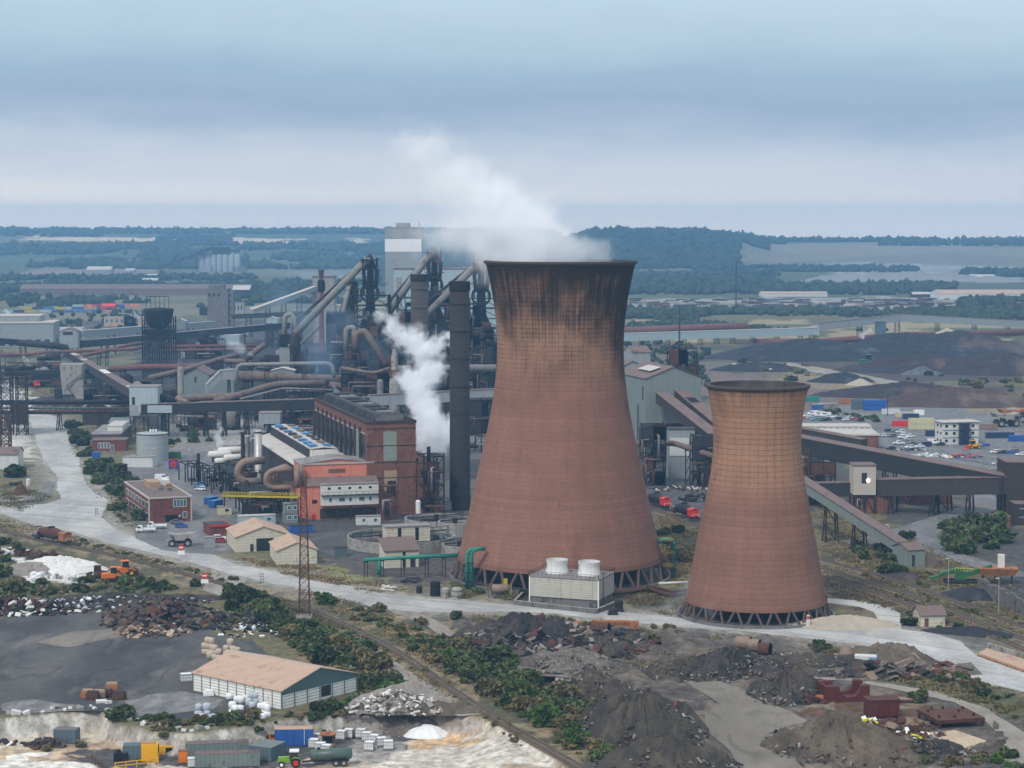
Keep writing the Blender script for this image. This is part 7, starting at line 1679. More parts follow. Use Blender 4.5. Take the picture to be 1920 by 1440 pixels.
def torpedo(label, loc, ang, box='orange_rust', shell='rusty_steel', L=17.0, ends=(1,)):
 E = empty('torpedo_wagon', label, 'ladle wagon', loc, ang)
 MB().tube([(-L*.40,0,2.9),(-L*.33,0,2.9),(-L*.14,0,2.9),(L*.14,0,2.9),(L*.33,0,2.9),(L*.40,0,2.9)],[.9,1.15,1.8,1.8,1.15,.9],20).build('ladle_barrel',shell,E,True)
 mb = MB(); mb.lathe([(1.1,4.5),(1.0,4.95),(.7,4.95),(.7,4.4)],16); mb.build('mouth','black_steel',E)
 for s in (-1,1):
  mb = MB(); mb.box(s*L*.47-2.4,s*L*.47+2.4,-1.3,1.3,.95,1.35); mb.box(s*L*.40-.5,s*L*.40+.5,-1.1,1.1,1.35,2.6); mb.build('bogie_frame','dark_steel',E)
  for x in (-1.5,-.5,.5,1.5):
   ax = MB()
   for y in (-.73,.73): ax.lathe([(.02,y-.07),(.45,y-.07),(.45,y+.07),(.02,y+.07)],14)
   o = ax.build('wheelset','black_steel',E); o.location=(s*L*.47+x,0,.95); o.rotation_euler=(R(90),0,0)
  if s in ends:
   mb = MB(); mb.box(s*L*.45-1.1,s*L*.45+1.7,-1.5,1.5,1.4,3.6); mb.build('end_cabin',box,E); mb = MB(); mb.gable_roof(s*L*.45-1.1,s*L*.45+1.7,-1.5,1.5,3.6,4.0,'x',.2); mb.build('cabin_roof',box,E)
  rb = MB(); 
  for y in (-1.2,1.2): rb.beam((s*(L*.47+2.4),y,1.4),(s*(L*.47+2.4),y,2.3),.1)
  rb.beam((s*(L*.47+2.4),-1.2,2.3),(s*(L*.47+2.4),1.2,2.3),.1); rb.build('handrail','off_white',E)
 return E
a, b = G(62,1011), G(134,1027); d = b-a; m_ = (a+b)/2
torpedo('dark rusty torpedo ladle wagon with an orange end cabin on the old track', (m_.x,m_.y,.4), math.atan2(d.y,d.x))
a, b = G(1225,958), G(1300,985); an = math.atan2(b.y-a.y,b.x-a.x)
for lb,px,py in (('dark torpedo wagon with a red end beside the big tower',1232,951),('dark torpedo wagon with a bright red hooded end before the smaller tower',1283,972)):
 p = G(px,py); torpedo(lb,(p.x,p.y,.4),an,'bright_red','dark_steel',16)
for lb,px,py in (('red-ended wagon farther up the short siding',44,721),('larger red-ended wagon on the short siding',64,727)):
 p = G(px,py); torpedo(lb,(p.x,p.y,.4),R(-60),'orange_paint' if px<50 else 'bright_red','dark_steel',12)
p = G(548,1440,QZ)
E = empty('tractor','lime green tractor with white cab roof and red rear hubs','tractor',(p.x,p.y+1.0,QZ+.03),R(184))
b = MB(); side_prism(b,[(.4,.9),(2.7,.9),(2.9,1.2),(2.8,1.9),(.6,2.0)],-.48,.48); b.build('bonnet','lime_paint',E)
c = MB(); side_prism(c,[(-1.1,1.2),(.5,1.2),(.65,2.0),(.35,2.95),(-.95,3.0)],-.8,.8); c.build('cab','glass_car',E); MB().box(-1.2,.6,-.95,.95,3.0,3.22).build('cab_roof','white_paint',E)
for y in (-1.0,1.0): wheel(E,-.6,y,.95,.6,hub='bright_red'); wheel(E,2.1,y*.92,.62,.45,hub='white_paint')
mb = MB()
for y in (-1.0,1.0): side_prism(mb,[(-1.6,1.5),(-1.3,1.95),(-.3,2.05),(.2,1.7),(-.3,1.95),(-1.25,1.85)],y-.3,y+.3)
mb.build('mudguard','lime_paint',E); MB().tube([(.9,.3,2.0),(.9,.3,3.0)],.07,8).build('exhaust','black_steel',E)
E = empty('slurry_tanker','dark green cylindrical slurry tanker hitched behind the tractor','trailer',(p.x+7.3,p.y+1.9,QZ+.03),R(5))
MB().tube([(-4.0,0,2.05),(-3.75,0,2.05),(3.7,0,2.3),(4.0,0,2.3)],[.7,1.12,1.12,.7],22).build('barrel','tank_green',E,True)
mb = MB(); mb.beam((-5.6,0,.8),(-3.2,0,1.0),.3); mb.box(-3.4,3.4,-.5,.5,.85,1.1); mb.build('chassis','dark_steel',E)
for x in (.9,2.4):
 for y in (-1.05,1.05): wheel(E,x,y,.66,.5)
for x in (-2.8,0,2.8): o = MB().lathe([(1.12,-.08),(1.2,-.08),(1.2,.08),(1.12,.08)],22).build('barrel_band','tank_green',E); o.location=(x,0,2.05+.25*(x+3.75)/7.5); o.rotation_euler=(0,R(90),0)
MB().lathe([(.35,3.1),(.35,3.5),(.05,3.55)],12,(-2.4,0,0)).build('hatch','dark_steel',E); MB().tube([(4.0,0,2.2),(4.5,0,2.2),(4.5,0,1.3)],.14,8).build('outlet_pipe','off_white',E)
# ------------------------------------------------------------------ front left: shed, quarry and scrap yard
p0, p1, p2 = G(528,1331), G(668,1296), G(421,1285)
ang = math.atan2(p1.y-p0.y,p1.x-p0.x); L = (p1-p0).length; D = (p2-p0).length; h = ZY(1296,p0.y); hr = h+3.0
E = empty('storage_shed','large white louvred shed with pink sheet roof and green gable','shed',(p0.x,p0.y,0),ang)
da = math.atan2(p2.y-p0.y,p2.x-p0.x)-ang-R(90)
mb = MB(); mb.gable_wall(0,L,0,D,0,h,hr,'y'); wl = mb.build('wall','sheet_white',E); rf = MB().gable_roof(0,L,0,D,h,hr,'y',.35,.18).build('roof','roof_pink',E)
g = MB(); g.add([(-.1,-.08,h-.9),(L+.1,-.08,h-.9),(L+.1,-.08,h),(L/2,-.08,hr),(-.1,-.08,h),(-.1,-.01,h-.9),(L+.1,-.01,h-.9),(L+.1,-.01,h),(L/2,-.01,hr),(-.1,-.01,h)],[(0,1,2,3,4),(9,8,7,6,5),(0,5,6,1),(1,6,7,2),(2,7,8,3),(3,8,9,4),(4,9,5,0)]); g.build('gable_panel','panel_green',E)
MB().box(L/2-.25,L/2+.25,-.4,D+.4,hr+.12,hr+.24).build('ridge_cap','frame_pale',E)
for k in range(7): MB().box(L*k/6-.09,L*k/6+.09,-.16,-.09,0,h-.9).build('gable_post','panel_green',E)
for k in range(11): MB().box(-.12,-.01,D*k/10-.08,D*k/10+.08,0,h).build('side_post','grey_green_paint',E)
win(E,'f',0,L*.52,L*.65,h-3.3,h-1.0,'door_dark','opening')
def q(px,py): return G(px,py,QZ)
fl = QZ+.02
def qc(label,px,py,ang,mat,L,H=2.6,Wd=2.44,roof='roof_brown',**k): p = q(px,py); return container(label,(p.x,p.y,fl),R(ang),mat,L,H,Wd,roof,**k)
qc('long grey-green ribbed container at the front of the quarry row',366,1441,6,'grey_green_paint',12.2,2.7)
qc('long grey-green container with rusty roof behind the front one',348,1422,8,'grey_green_paint',12.2,2.7)
qc('slate container with doors facing, next to the tractor',470,1424,-24,'slate_paint',4.6,2.7,5.5,'grey_green_paint')
qc('small royal blue container against the chalk bank',441,1394,6,'deep_blue',4.4,2.4,3,'slate_paint')
qc('slate grey container alone below the chalk bank',101,1394,-9,'slate_paint',4.5,2.8,2.6,'dark_concrete')
qc('slate blue container between orange cabinet and long containers',322,1413,8,'slate_paint',4.4,2.6,2.4,'roof_brown')
qc('slate blue plant container left of the yellow generator',231,1428,5,'slate_paint',3.8,3.0,2.6,'slate_paint')
E = qc('big bright blue water tank with pale roof sheets by the cable drum',516,1400,3,'blue_paint',7.4,3.4,2.8,'roof_pink',name='water_tank',cat='tank',door=False)
mb = MB()
for x in (1.8,3.7,5.6): mb.box(x-.08,x+.08,-.08,0,.1,3.4)
mb.build('rib','blue_paint',E); MB().tube([(5.8,-.15,.3),(5.8,-.15,3.6)],.07,8).build('pipe','off_white',E)
p = q(265,1429); E = empty('generator','tall yellow generator cabinet with louvred top','generator',(p.x,p.y,fl),R(5))
blk(E,0,3.2,0,2.6,.1,3.4,'yellow_paint','cabinet'); blk(E,.2,2.6,.3,2.3,3.4,3.7,'tan_wood','roof_vent')
for x in (.2,1.7): win(E,'f',0,x,x+1.3,.5,3.0,'yellow_paint','door')
win(E,'r',3.2,.4,2.0,1.6,3.0,'black_steel','louvre')
p = q(296,1417); E = empty('generator','low yellow generator with dark grille','generator',(p.x,p.y,fl),R(8)); blk(E,0,3.0,0,1.6,.2,1.8,'yellow_paint','cabinet'); win(E,'f',0,1.5,2.8,.5,1.5,'black_steel','grille'); blk(E,.1,2.9,.1,1.5,0,.2,'dark_steel','skid')
p = q(335,1432); E = empty('cabinet','upright orange steel cabinet beside the long containers','cabinet',(p.x,p.y,fl),R(5)); blk(E,0,1.7,0,1.3,.1,2.4,'orange_paint','body'); win(E,'f',0,.15,1.55,.3,2.2,'orange_paint','door'); blk(E,-.1,1.8,-.1,1.4,2.41,2.5,'roof_brown','top')
p = q(213,1430); E = empty('compressor','black compressor set left of the slate plant container','machine',(p.x,p.y,fl),R(5)); blk(E,0,2.6,0,1.8,.2,1.7,'black_steel','housing'); MB().lathe([(.5,1.7),(.5,2.3),(.1,2.4)],14,(.8,.9,0)).build('filter_drum','dark_steel',E); blk(E,1.6,2.4,.3,1.5,1.7,2.1,'tank_green','engine_cover')
def rail_fence(label, a, b, hgt=1.3, mat='yellow_paint', n=5):
 o = Vector((a.x,a.y,a.z)); d = b-a; mb = MB()
 for k in range(n): s = d*(k/(n-1)); mb.beam(s,s+Vector((0,0,hgt)),.14)
 for z in (hgt*.5,hgt): mb.beam(Vector((0,0,z)),d+Vector((0,0,z)),.14)
 return tag(mb.build('safety_rail',mat,loc=o),label,'railing')
rail_fence('yellow steel safety rail before the generators', q(216,1443), q(297,1434))
p = q(170,1428); rail_fence('rusty leaning barrier rail on the quarry floor', q(172,1430), q(192,1446), 1.6, 'rusty_steel', 4)
p = q(512,1400); E = empty('steps','orange steel steps with rail beside the blue water tank','steps',(p.x,p.y,fl),R(100))
mb = MB()
for k in range(6): mb.box(-.3+k*.3,k*.3,-.6,.6,.25*k+.1,.25*k+.2)
mb.build('tread','orange_paint',E); mb = MB()
for y in (-.6,.6): mb.beam((-.3,y,1.0),(1.6,y,2.6),.08); mb.beam((-.3,y,0),(-.3,y,1.0),.08); mb.beam((1.6,y,0),(1.6,y,2.6),.08)
mb.build('handrail','orange_paint',E)
p = q(615,1397); E = empty('cable_drum','large rusty cable drum standing on end in the quarry','cable drum',(p.x,p.y,fl))
for z in (0,2.2): MB().lathe([(.02,z),(1.7,z),(1.7,z+.18),(.02,z+.18)],28).build('flange','orange_rust',E)
MB().lathe([(.95,.18),(.95,2.2)],24).build('core','black_steel',E); MB().lathe([(.5,2.39),(.02,2.4)],16).build('hub','dark_rust',E)
def ibc(label, loc, ang, mat='bag_white', group=None):
 if 'ibc' not in CARP:
  E = empty('water_tote',label,'liquid tote',loc,ang,group); 
  MB().box(-.62,.62,-.55,.55,.16,1.2).build('bottle','bag_white',E); c = MB()
  for k in range(6):
   x = -.65+1.3*k/5
   for y in (-.58,.58): c.beam((x,y,.14),(x,y,1.24),.035)
   y = -.58+1.16*k/5
   for x in (-.65,.65): c.beam((x,y,.14),(x,y,1.24),.035)
  for z in (.3,.7,1.1,1.24):
   for s in (-1,1): c.beam((-.65,s*.58,z),(.65,s*.58,z),.035); c.beam((s*.65,-.58,z),(s*.65,.58,z),.035)
  c.build('cage','silver',E); pl = MB(); pl.box(-.65,.65,-.6,.6,.1,.15)
  for x in (-.55,0,.55): pl.box(x-.08,x+.08,-.6,.6,0,.1)
  pl.build('pallet','timber',E); CARP['ibc'] = E; E.scale=(1.45,)*3; return E
 E = dup(CARP['ibc'],loc,ang,label,group); return E
for px,py,lb in ((597,1392,'caged white liquid tote beside the blue water tank, rear one'),(589,1402,'caged white liquid tote beside the blue water tank, middle one'),(601,1409,'caged tan-stained tote behind the slurry tanker'),(612,1413,'second caged tote behind the slurry tanker'),
 (640,1386,'caged white tote right of the cable drum'),(654,1383,'caged pale blue tote right of the cable drum'),(677,1383,'caged white tote at the head of the loose line'),(688,1389,'caged white tote second in the loose line'),(702,1394,'caged white tote third in the loose line'),(715,1399,'caged white tote fourth in the loose line'),(728,1405,'caged white tote ending the loose line'),(693,1407,'caged white tote set apart in front of the loose line')):
 p = q(px,py); ibc(lb,(p.x,p.y,fl),random.uniform(-.3,.3))
ibc('stray caged white tote at the orange cabinet',(q(361,1438).x,q(361,1438).y,fl),.2)
M('rubble_dark',(.125,.105,.092),var=.6,scale=.3,fine=1.6,stain=((.26,.235,.21),.32,.9)); M('rubble_grey',(.25,.225,.20),var=.6,scale=.3,fine=1.6,stain=((.14,.115,.10),.4,.6))
M('chalk_heap',(.60,.585,.56),var=.35,scale=.4,fine=1.5,stain=((.38,.36,.33),.25,.6)); M('lime_white',(.70,.70,.70),var=.2,fine=1.2)
dusty('spoil',(.038,.035,.034),(.088,.07,.054),(.066,.066,.04),.14,fine=1.9); dusty('spoil_brown',(.08,.064,.05),(.15,.12,.09),(.04,.037,.034),.14,fine=1.9)
dusty('slag',(.030,.028,.029),(.066,.054,.048),(.12,.107,.098),.25,fine=2.2)
heap('pale crushed stone heap at the end of the quarry bank',750,1326,12,6,4.2,'rubble_grey',0,41,.3,1.5,name='stone_heap')
heap('brown earth heap right of the crushed stone heap',838,1334,9,3,2.0,'spoil_brown',0,42,.25,1.5,name='earth_heap')
heap('brown rubble slope banked against the quarry edge',765,1366,15,6,4.6,'rubble_dark',0,47,.4,1.6,name='rubble_heap',z=QZ); heap('grey earth slope left of the brown rubble slope',670,1372,9,4,3.4,'rubble_grey',0,48,.4,1.6,name='rubble_heap',z=QZ)
heap('small bright white lime heap on orange ground',800,1378,5.2,3.6,2.3,'lime_white',0,43,.16,1.2,name='lime_heap',z=QZ)
heap('white chalk heap behind the concrete blocks',108,1068,15,9,4.0,'chalk_heap',0,44,.25,1.4,name='chalk_heap')
heap('grey rubble heap half covering the chalk heap',62,1072,10,7,3.2,'rubble_grey',0,45,.3,1.4,name='rubble_heap')
rnd = random.Random(11)
for k in range(22):
 px, py = 55+rnd.random()*85, 1078+rnd.random()*12; p = G(px,py); s = rnd.uniform(.8,1.3)
 tag(MB().rbox((0,0,s*.45),(s*1.2,s,s*.9),(rnd.uniform(-.1,.1),rnd.uniform(-.1,.1),rnd.uniform(0,3))).build('concrete_block','bag_white' if k%3 else 'concrete',loc=p),'tumbled %s concrete block below the chalk heap' % ('white' if k%3 else 'grey'),'block','tumbled %s blocks below the chalk heap' % ('white' if k%3 else 'grey'))
clutter('flattened pale sheet scrap beside the old wagon',22,1036,24,7,3,('off_white','bag_grey','dark_rust'),1.2,3.5,seed=12,hmax=1.3); clutter('rusty plate scrap near the old wagon end',46,1040,20,6,3,('dark_rust','rusty_steel'),1.0,3.0,seed=13)
clutter('rusty girder scrap above the chalk heap',95,1046,14,6,2.5,('dark_rust','timber_dark'),1.0,4,seed=14)
clutter('broken trailer and planks beside the slate container below the bank',85,1400,26,4,2,('timber_dark','rusty_steel','dark_steel'),.6,3,seed=15,z=QZ)
clutter('red steel scrap on the quarry floor edge',10,1395,14,4,2,('red_dark_paint','dark_steel','bag_white'),.6,2,seed=16,z=QZ)
def litter(label, px, py, n, sx, sy, mats, s0, s1, seed, hp, name='rubble', rot=0, z=0, flat=.5, poly=None):
 """loose debris nobody could count, lying over a low mound"""
 rn = np.random.default_rng(seed); p = G(px,py,z); mb = MB(); c, s_ = math.cos(rot), math.sin(rot)
 for k in range(n):
  a, r = rn.uniform(0,6.28), rn.random()**.5; x, y = math.cos(a)*r*sx, math.sin(a)*r*sy
  zz = hp*max(0,1-r**1.4)+rn.uniform(0,.25)
  sz = s0+(s1-s0)*rn.random()**2.5
  mb.rbox((x*c-y*s_,x*s_+y*c,zz),(sz*rn.uniform(.6,1.8),sz*rn.uniform(.4,1),sz*flat*rn.uniform(.3,1)),(rn.uniform(-.7,.7),rn.uniform(-.7,.7),rn.uniform(0,3.1)),int(rn.integers(len(mats))))
 return tag(mb.build(name,list(mats),loc=(p.x,p.y,z)),label,kind='stuff')
woods = ('timber_dark','timber_dark','timber','rusty_steel','black_steel')
heap('dark core of the broken sleeper heap in the dark yard',312,1158,14,12,4.2,'slag',0,51,.3,1.3,name='sleeper_heap'); litter('broken sleepers and planks tipped over the dark heap',306,1164,900,16,15,woods,.5,2.6,61,4.4,'timber_debris')
litter('tan broken planks at the foot of the sleeper heap',285,1185,200,10,8,('tan_wood','timber','timber_dark','bag_tan'),.4,2.0,62,1.5,'timber_debris')
heap('black rubbish bank along the far side of the dark yard',180,1133,34,8,2.4,'slag',R(16),52,.3,1.4,name='rubbish_bank'); heap('black tyre and scrap bank at the yard edge',30,1140,18,9,2.6,'slag',0,53,.3,1.4,name='rubbish_bank')
litter('white and dark rubbish strewn along the yard bank',170,1138,900,34,9,('bag_grey','black_steel','slag','timber_dark','concrete','dark_rust','slag','bag_white'),.2,1.1,63,2.4,'rubbish',R(16)); litter('dark scrap strewn at the yard corner',25,1145,500,20,9,('dark_rust','black_steel','timber_dark','off_white','rusty_steel'),.4,2.2,64,2.4,'rubbish')
litter('coal black rubble between sleeper heap and green bushes',415,1165,500,13,12,('black_steel','dark_steel','rubble_dark','slag'),.3,1.3,65,1.0); litter('pale rubbish scattered at the bushes by the dark yard',470,1185,70,9,8,('bag_white','bag_grey','black_steel','bag_tan'),.3,1.5,66,.4,'rubbish')
def bag(label, loc, mat, group, s=1.0):
 k_ = 'bag_'+mat
 if k_ not in CARP:
  mb = MB(); mb.lathe([(.42,0),(.56,.12),(.6,.55),(.55,.95),(.3,1.08),(.06,1.1)],10); o = mb.build('bulk_bag',mat,smooth=True); CARP[k_] = o
 else: o = CARP[k_].copy(); COL.objects.link(o)
 o.location=loc; o.scale=(s*random.uniform(.9,1.15),s*random.uniform(.9,1.15),s*random.uniform(.85,1.1)); o.rotation_euler=(0,0,random.uniform(0,3)); return tag(o,label,'bulk bag',group)
def bags(desc, pts, mat, colr, s=1.3):
 for px,py,n in pts:
  p = G(px,py)
  for k in range(n): bag('%s bulk bag %s%s' % (colr,desc,('',', on the second tier',', topmost')[k]),(p.x+random.uniform(-.1,.1),p.y+.3*k,s*1.0*k),mat,'%s bags %s tier %d' % (colr,desc,k),s)
bags('in the stacked row along the white shed wall',[(421,1297,2),(428,1300,2),(435,1303,2),(441,1307,2),(448,1309,2),(455,1312,2),(460,1316,1),(418,1304,1),(431,1311,1),(444,1316,1),(452,1318,1),(413,1293,1)],'bag_white','white')
bags('by the corner of the white shed',[(466,1323,1),(473,1321,2),(480,1321,2),(486,1320,1),(474,1328,1)],'bag_grey','blue-grey'); bags('on the grass before the white shed',[(436,1340,2),(441,1347,2),(449,1346,2),(437,1349,1),(488,1331,1),(495,1343,2),(501,1345,2),(493,1348,1)],'bag_white','white')
bags('left of the green bush by the white shed',[(372,1344,2),(377,1351,1),(388,1344,2),(390,1352,1),(401,1349,1)],'bag_grey','grey')
bags('in the tan stack by the shed roof',[(384,1226,2),(390,1227,3),(397,1229,3),(403,1231,2),(394,1234,1),(404,1237,1),(411,1238,2),(418,1240,1),(424,1232,2),(431,1231,3),(438,1234,2),(444,1234,2),(421,1242,1),(428,1241,2)],'bag_tan','tan')
p = G(391,1304); tag(MB().rbox((0,0,.4),(2.2,1.6,.8),(0,0,.2)).rbox((.1,0,1.0),(1.6,1.2,.4),(.1,0,.3)).build('covered_pallet','bag_white',loc=p),'flat white wrapped pallet standing alone on the yard','pallet')
for k,(px,py) in enumerate(((398,1281),(403,1284),(408,1285),(413,1284),(417,1281),(400,1275),(411,1279),(405,1279))):
 p = G(px,py); o = MB().lathe([(.02,0),(.5,0),(.55,.4),(.5,.9),(.55,1.2),(.5,1.5),(.02,1.5)],14).build('drum','lemon_paint',loc=p); tag(o,'yellow steel drum in the cluster at the white shed corner','drum','yellow drums at the white shed corner')
p = G(349,1278); o = ibc('grey-green tote alone on the dark yard',(p.x,p.y,0),.3); o.scale=(1.9,1.6,1.5)
for k,(px,py,c) in enumerate(((374,1275,'bag_tan'),(376,1281,'dark_steel'),(383,1286,'slate_paint'),(372,1289,'red_paint'),(381,1278,'timber_dark'))):
 p = G(px,py); mb = MB()
 for i in range(3): mb.rbox((0,0,.25+.5*i),(2.4-.2*i,1.7,.45),(0,0,.15*i))
 tag(mb.build('pallet_stack',c,loc=p),('tan wrapped pallet stack left of the yellow drums','black pallet stack in front of the tan one','slate pallet stack beside the yellow drums','low red pallet stack left of the yellow drums','dark timber stack behind the yellow drums')[k],'pallet stack')
for k,(px,py) in enumerate(((165,1309),(174,1312),(187,1310),(199,1308),(210,1296),(224,1312))):
 p = G(px,py); E = empty('steel_stillage','rusty box stillage in the small cluster on the dark yard','stillage',p,random.uniform(-.2,.2),'rusty stillages on the dark yard'); blk(E,-1.3,1.3,-.8,.8,.2,1.5,('orange_rust','rusty_steel','timber','dark_rust')[k%4],'bin'); blk(E,-1.1,1.1,-.6,.6,1.5,1.9,('tan_wood','timber_dark')[k%2],'load')
tag(MB().rbox((0,0,.3),(2.2,1.3,.6),(.1,0,.2)).rbox((1.6,-.6,.3),(1.3,1,.6),(0,.1,.5)).build('stone_blocks','off_white',loc=G(190,1318)),'two pale stone blocks before the rusty stillages','block')
rnd = random.Random(5)
for k in range(26):
 px = 5+k*15+rnd.uniform(-5,5); yc = float(np.interp((px-960)*.1137,_cx,_cy)); p = G(px,1345); y = float(np.interp(G(px,1350).x,_cx,_cy))+rnd.uniform(0,3); x = (px-960)/F*y
 s = rnd.uniform(.5,1.3); tag(MB().rbox((0,0,s*.3),(s*1.5,s,s*.8),(rnd.uniform(-.3,.3),rnd.uniform(-.3,.3),rnd.uniform(0,3))).build('chalk_boulder','chalk_heap' if k%3 else 'concrete',loc=(x,y,0)),'%s boulder along the crest of the chalk bank' % ('pale chalk' if k%3 else 'grey'),'boulder','%s boulders along the chalk bank crest' % ('pale' if k%3 else 'grey'))
def sign(label, px, py, h=3.2, disc=.55, plate=True, facing=0):
 p = G(px,py); E = empty('road_sign',label,'sign',p,facing); MB().tube([(-.5,0,0),(-.5,0,h)],.07,8).build('post','silver',E); MB().tube([(.5,0,0),(.5,0,h*.6)],.07,8).build('post','silver',E)
 mb = MB(); mb.lathe([(disc*1.5,-.05),(disc*1.5,.05),(.02,.05)],20); o = mb.build('no_entry_disc','bright_red',E); o.location=(0,-.08,h); o.rotation_euler=(R(90),0,0)
 MB().box(-disc*1.05,disc*1.05,-.2,-.14,h-.18,h+.18).build('white_bar','white_paint',E)
 if plate: MB().box(-1.0,1.0,-.16,-.08,h-2.1,h-1.0).build('plate','white_paint',E)
sign('red no entry sign over a white plate beside the old railway',384,1101); sign('red no entry sign on the far side of the haul road',340,1045,3.0)
for lb,px,py in (('grey wire basket post at the haul road corner',491,1092),('dark timber marker post in the junction dust',181,967)):
 p = G(px,py); mb = MB()
 for s in (-.4,.4): mb.beam((s,0,0),(s,0,2.6),.12)
 for z in (.8,1.6,2.4): mb.beam((-.5,0,z),(.5,0,z),.16)
 tag(mb.build('marker_post','timber_dark' if px<300 else 'grey_green_paint',loc=p),lb,'post')
for lb,px,py,h in (('thin street lamp by the picture board',358,890,10),('thin street lamp before the large grey tank',292,893,11),('thin street lamp behind the drive house',1778,1102,8),('thin street lamp at the block wall',1872,1150,9),('thin street lamp between road and brick hut',1665,1040,9)):
 p = G(px,py); E = empty('street_lamp',lb,'lamp post',p); MB().tube([(0,0,0),(0,0,h)],[.12,.07],8).build('pole','silver',E); MB().box(-.9,.1,-.12,.12,h-.02,h+.14).build('lamp_head','off_white',E)
p = G(1515,1177); E = empty('marker_post','white marker post at the foot of the smaller tower','post',p); MB().box(-.35,.35,-.2,.2,0,3.2).build('board','off_white',E); MB().box(-.3,.3,-.25,-.2,2.2,2.9).build('notice','red_paint',E)

# ------------------------------------------------------------------ front right: tipping ground
for a in (('slab heap of broken black slag beside the haul road',1000,1200,20,18,3.4,'slag',.15,70,.45),('low slag heap running toward the rusty girders',1130,1212,12,13,2.4,'spoil',.1,71,.3),
 ('broad dark spoil mound in the middle of the tipping ground',1200,1372,13,20,7.5,'spoil',.0,72,.22),('spoil mound spilling behind the green thicket',1125,1310,10,18,4.2,'spoil',.3,73,.25),
 ('long black spoil ridge curving round the sandy yard',1380,1262,13,9,5.0,'slag',-.5,74,.25),('spoil ridge descending toward the cradle boxes',1478,1300,8,12,4.2,'spoil',-.3,75,.25),
 ('brown ribbed spoil ridge in the corner right of the sandy yard',1578,1412,11,18,5.6,'spoil_brown',.55,76,.22),('near spoil mound cut by the bottom of the picture',1255,1440,13,11,4.2,'spoil',.0,77,.25),
 ('dark scrap and earth mound before the pale sand patch',1722,1416,11,8,2.6,'slag',-.2,78,.3),('low rubble mound between dirt track and haul road',1075,1245,10,13,2.0,'rubble_dark',.0,79,.35),
 ('grey rubble bank below the haul road verge',1560,1250,28,12,1.6,'spoil',-.15,80,.35),('dark bank under the haul road culvert',1660,1240,12,12,3.2,'spoil_brown',-.2,81,.25),('low spoil shoulder beside the sandy yard',1290,1262,10,9,2.4,'spoil',-.2,82,.3)):
 heap(a[0],a[1],a[2],a[3],a[4],a[5]*1.15,a[6],a[7],a[8],a[9]*1.5,1.5,name='spoil_heap',n=130)
slabm = ('slag','dark_steel','rubble_dark','dark_rust','rubble_grey','black_steel')
litter('broken slag slabs tipped over the heap beside the haul road',1000,1202,750,20,18,slabm,.6,3.6,90,3.4,'slag_slabs',flat=.25); litter('slag slabs and scrap plates toward the rusty girders',1110,1212,500,16,16,slabm+('rusty_steel','dark_rust'),.5,3.0,91,2.4,'slag_slabs',flat=.3)
mx_ = ('rubble_dark','slag','concrete','spoil','spoil_brown','rusty_steel','slag','spoil','spoil','spoil_brown','rubble_dark','rubble_grey'); 
for i,(px,py,n,sx,sy,hp,rot) in enumerate(((1200,1372,1100,13.5,21,6.8,0),(1125,1310,600,11,19,4.0,.3),(1380,1262,700,14,10,4.6,-.5),(1478,1300,450,9,13,3.9,-.3),(1578,1412,700,12,19,5.2,.55),(1255,1440,500,14,12,4.0,0),(1722,1416,450,12,9,2.4,-.2),(1075,1245,450,10,13,1.8,0),(1560,1250,700,30,13,1.4,-.15),(1290,1262,350,11,10,2.2,-.2))):
 litter('loose stones and rubbish strewn over the spoil',px,py,int(n*1.8),sx,sy,mx_,.12,.85,100+i,hp*1.12,'rubble',rot)
litter('broken pale stones on the bank by the crushed stone heap',750,1330,500,12,7,('chalk_heap','rubble_grey','concrete'),.3,1.4,120,4.0,'rubble'); litter('big rusty slab pieces along the smoky bank',1690,1262,90,16,8,('rubble_dark','rusty_steel','slag','duct_tan'),1.2,4.2,121,2.0,'slag_slabs',flat=.35)
litter('pale plaster spill on the spoil mound',1215,1352,110,2.5,6,('rubble_grey','rubble_grey','off_white'),.15,.5,122,7.2,'rubble'); litter('scrap scattered between the rust boxes and sand patch',1640,1372,260,14,10,('dark_rust','rusty_steel','timber_dark','lemon_paint','bag_white','rubble_dark'),.3,2.0,123,.5,'scrap')
p = G(1109,1185); E = empty('steel_trough','long orange rusty steel trough lying on the slag','scrap steel',(p.x,p.y,1.8),R(-4))
mb = MB(); mb.add([(0,-.9,0),(11,-.9,0),(11,.9,0),(0,.9,0),(0,-1.2,1),(11,-1.2,1),(11,1.2,1),(0,1.2,1)],[(3,2,1,0),(0,1,5,4),(1,2,6,5),(2,3,7,6),(3,0,4,7)]); mb.build('channel','orange_rust',E); MB().box(9.6,11.6,-1.3,1.3,-.5,.9).build('end_plate','orange_rust',E)
def drumlike(label,px,py,r,L,ang,mat,z=.2,tilt=0,name='steel_drum',cat='scrap steel'):
 p = G(px,py); mb = MB(); mb.tube([(-L/2,0,0),(L/2,0,0)],r,18,0,False); mb.tube([(-L/2,0,0),(L/2,0,0)],r*.86,18,0,False); mb.lathe([(r,0),(r*.86,0)],18)
 o = MB().tube([(-L/2,0,0),(L/2,0,0)],[r,r],18,0,False).tube([(-L/2+.02,0,0),(L/2-.02,0,0)],r*.86,18,1,False).tube([(-L/2,0,0),(-L/2+.15,0,0)],r*1.06,18,0,False).tube([(L/2-.15,0,0),(L/2,0,0)],r*1.06,18,0,False).build(name,[mat,'black_steel'],smooth=True,loc=(p.x,p.y,z+r)); o.rotation_euler=(0,tilt,ang); return tag(o,label,cat)
drumlike('rusty boiler drum lying on the slag slabs',1125,1202,1.5,4.5,R(-20),'rusty_steel',1.5); drumlike('short rusty cylinder among the slag slabs',1082,1190,.7,2.2,R(20),'orange_rust',2)
drumlike('standing rusty pipe end in the slag slabs',1010,1184,1.0,3.5,R(10),'rusty_steel',2,-.5); 
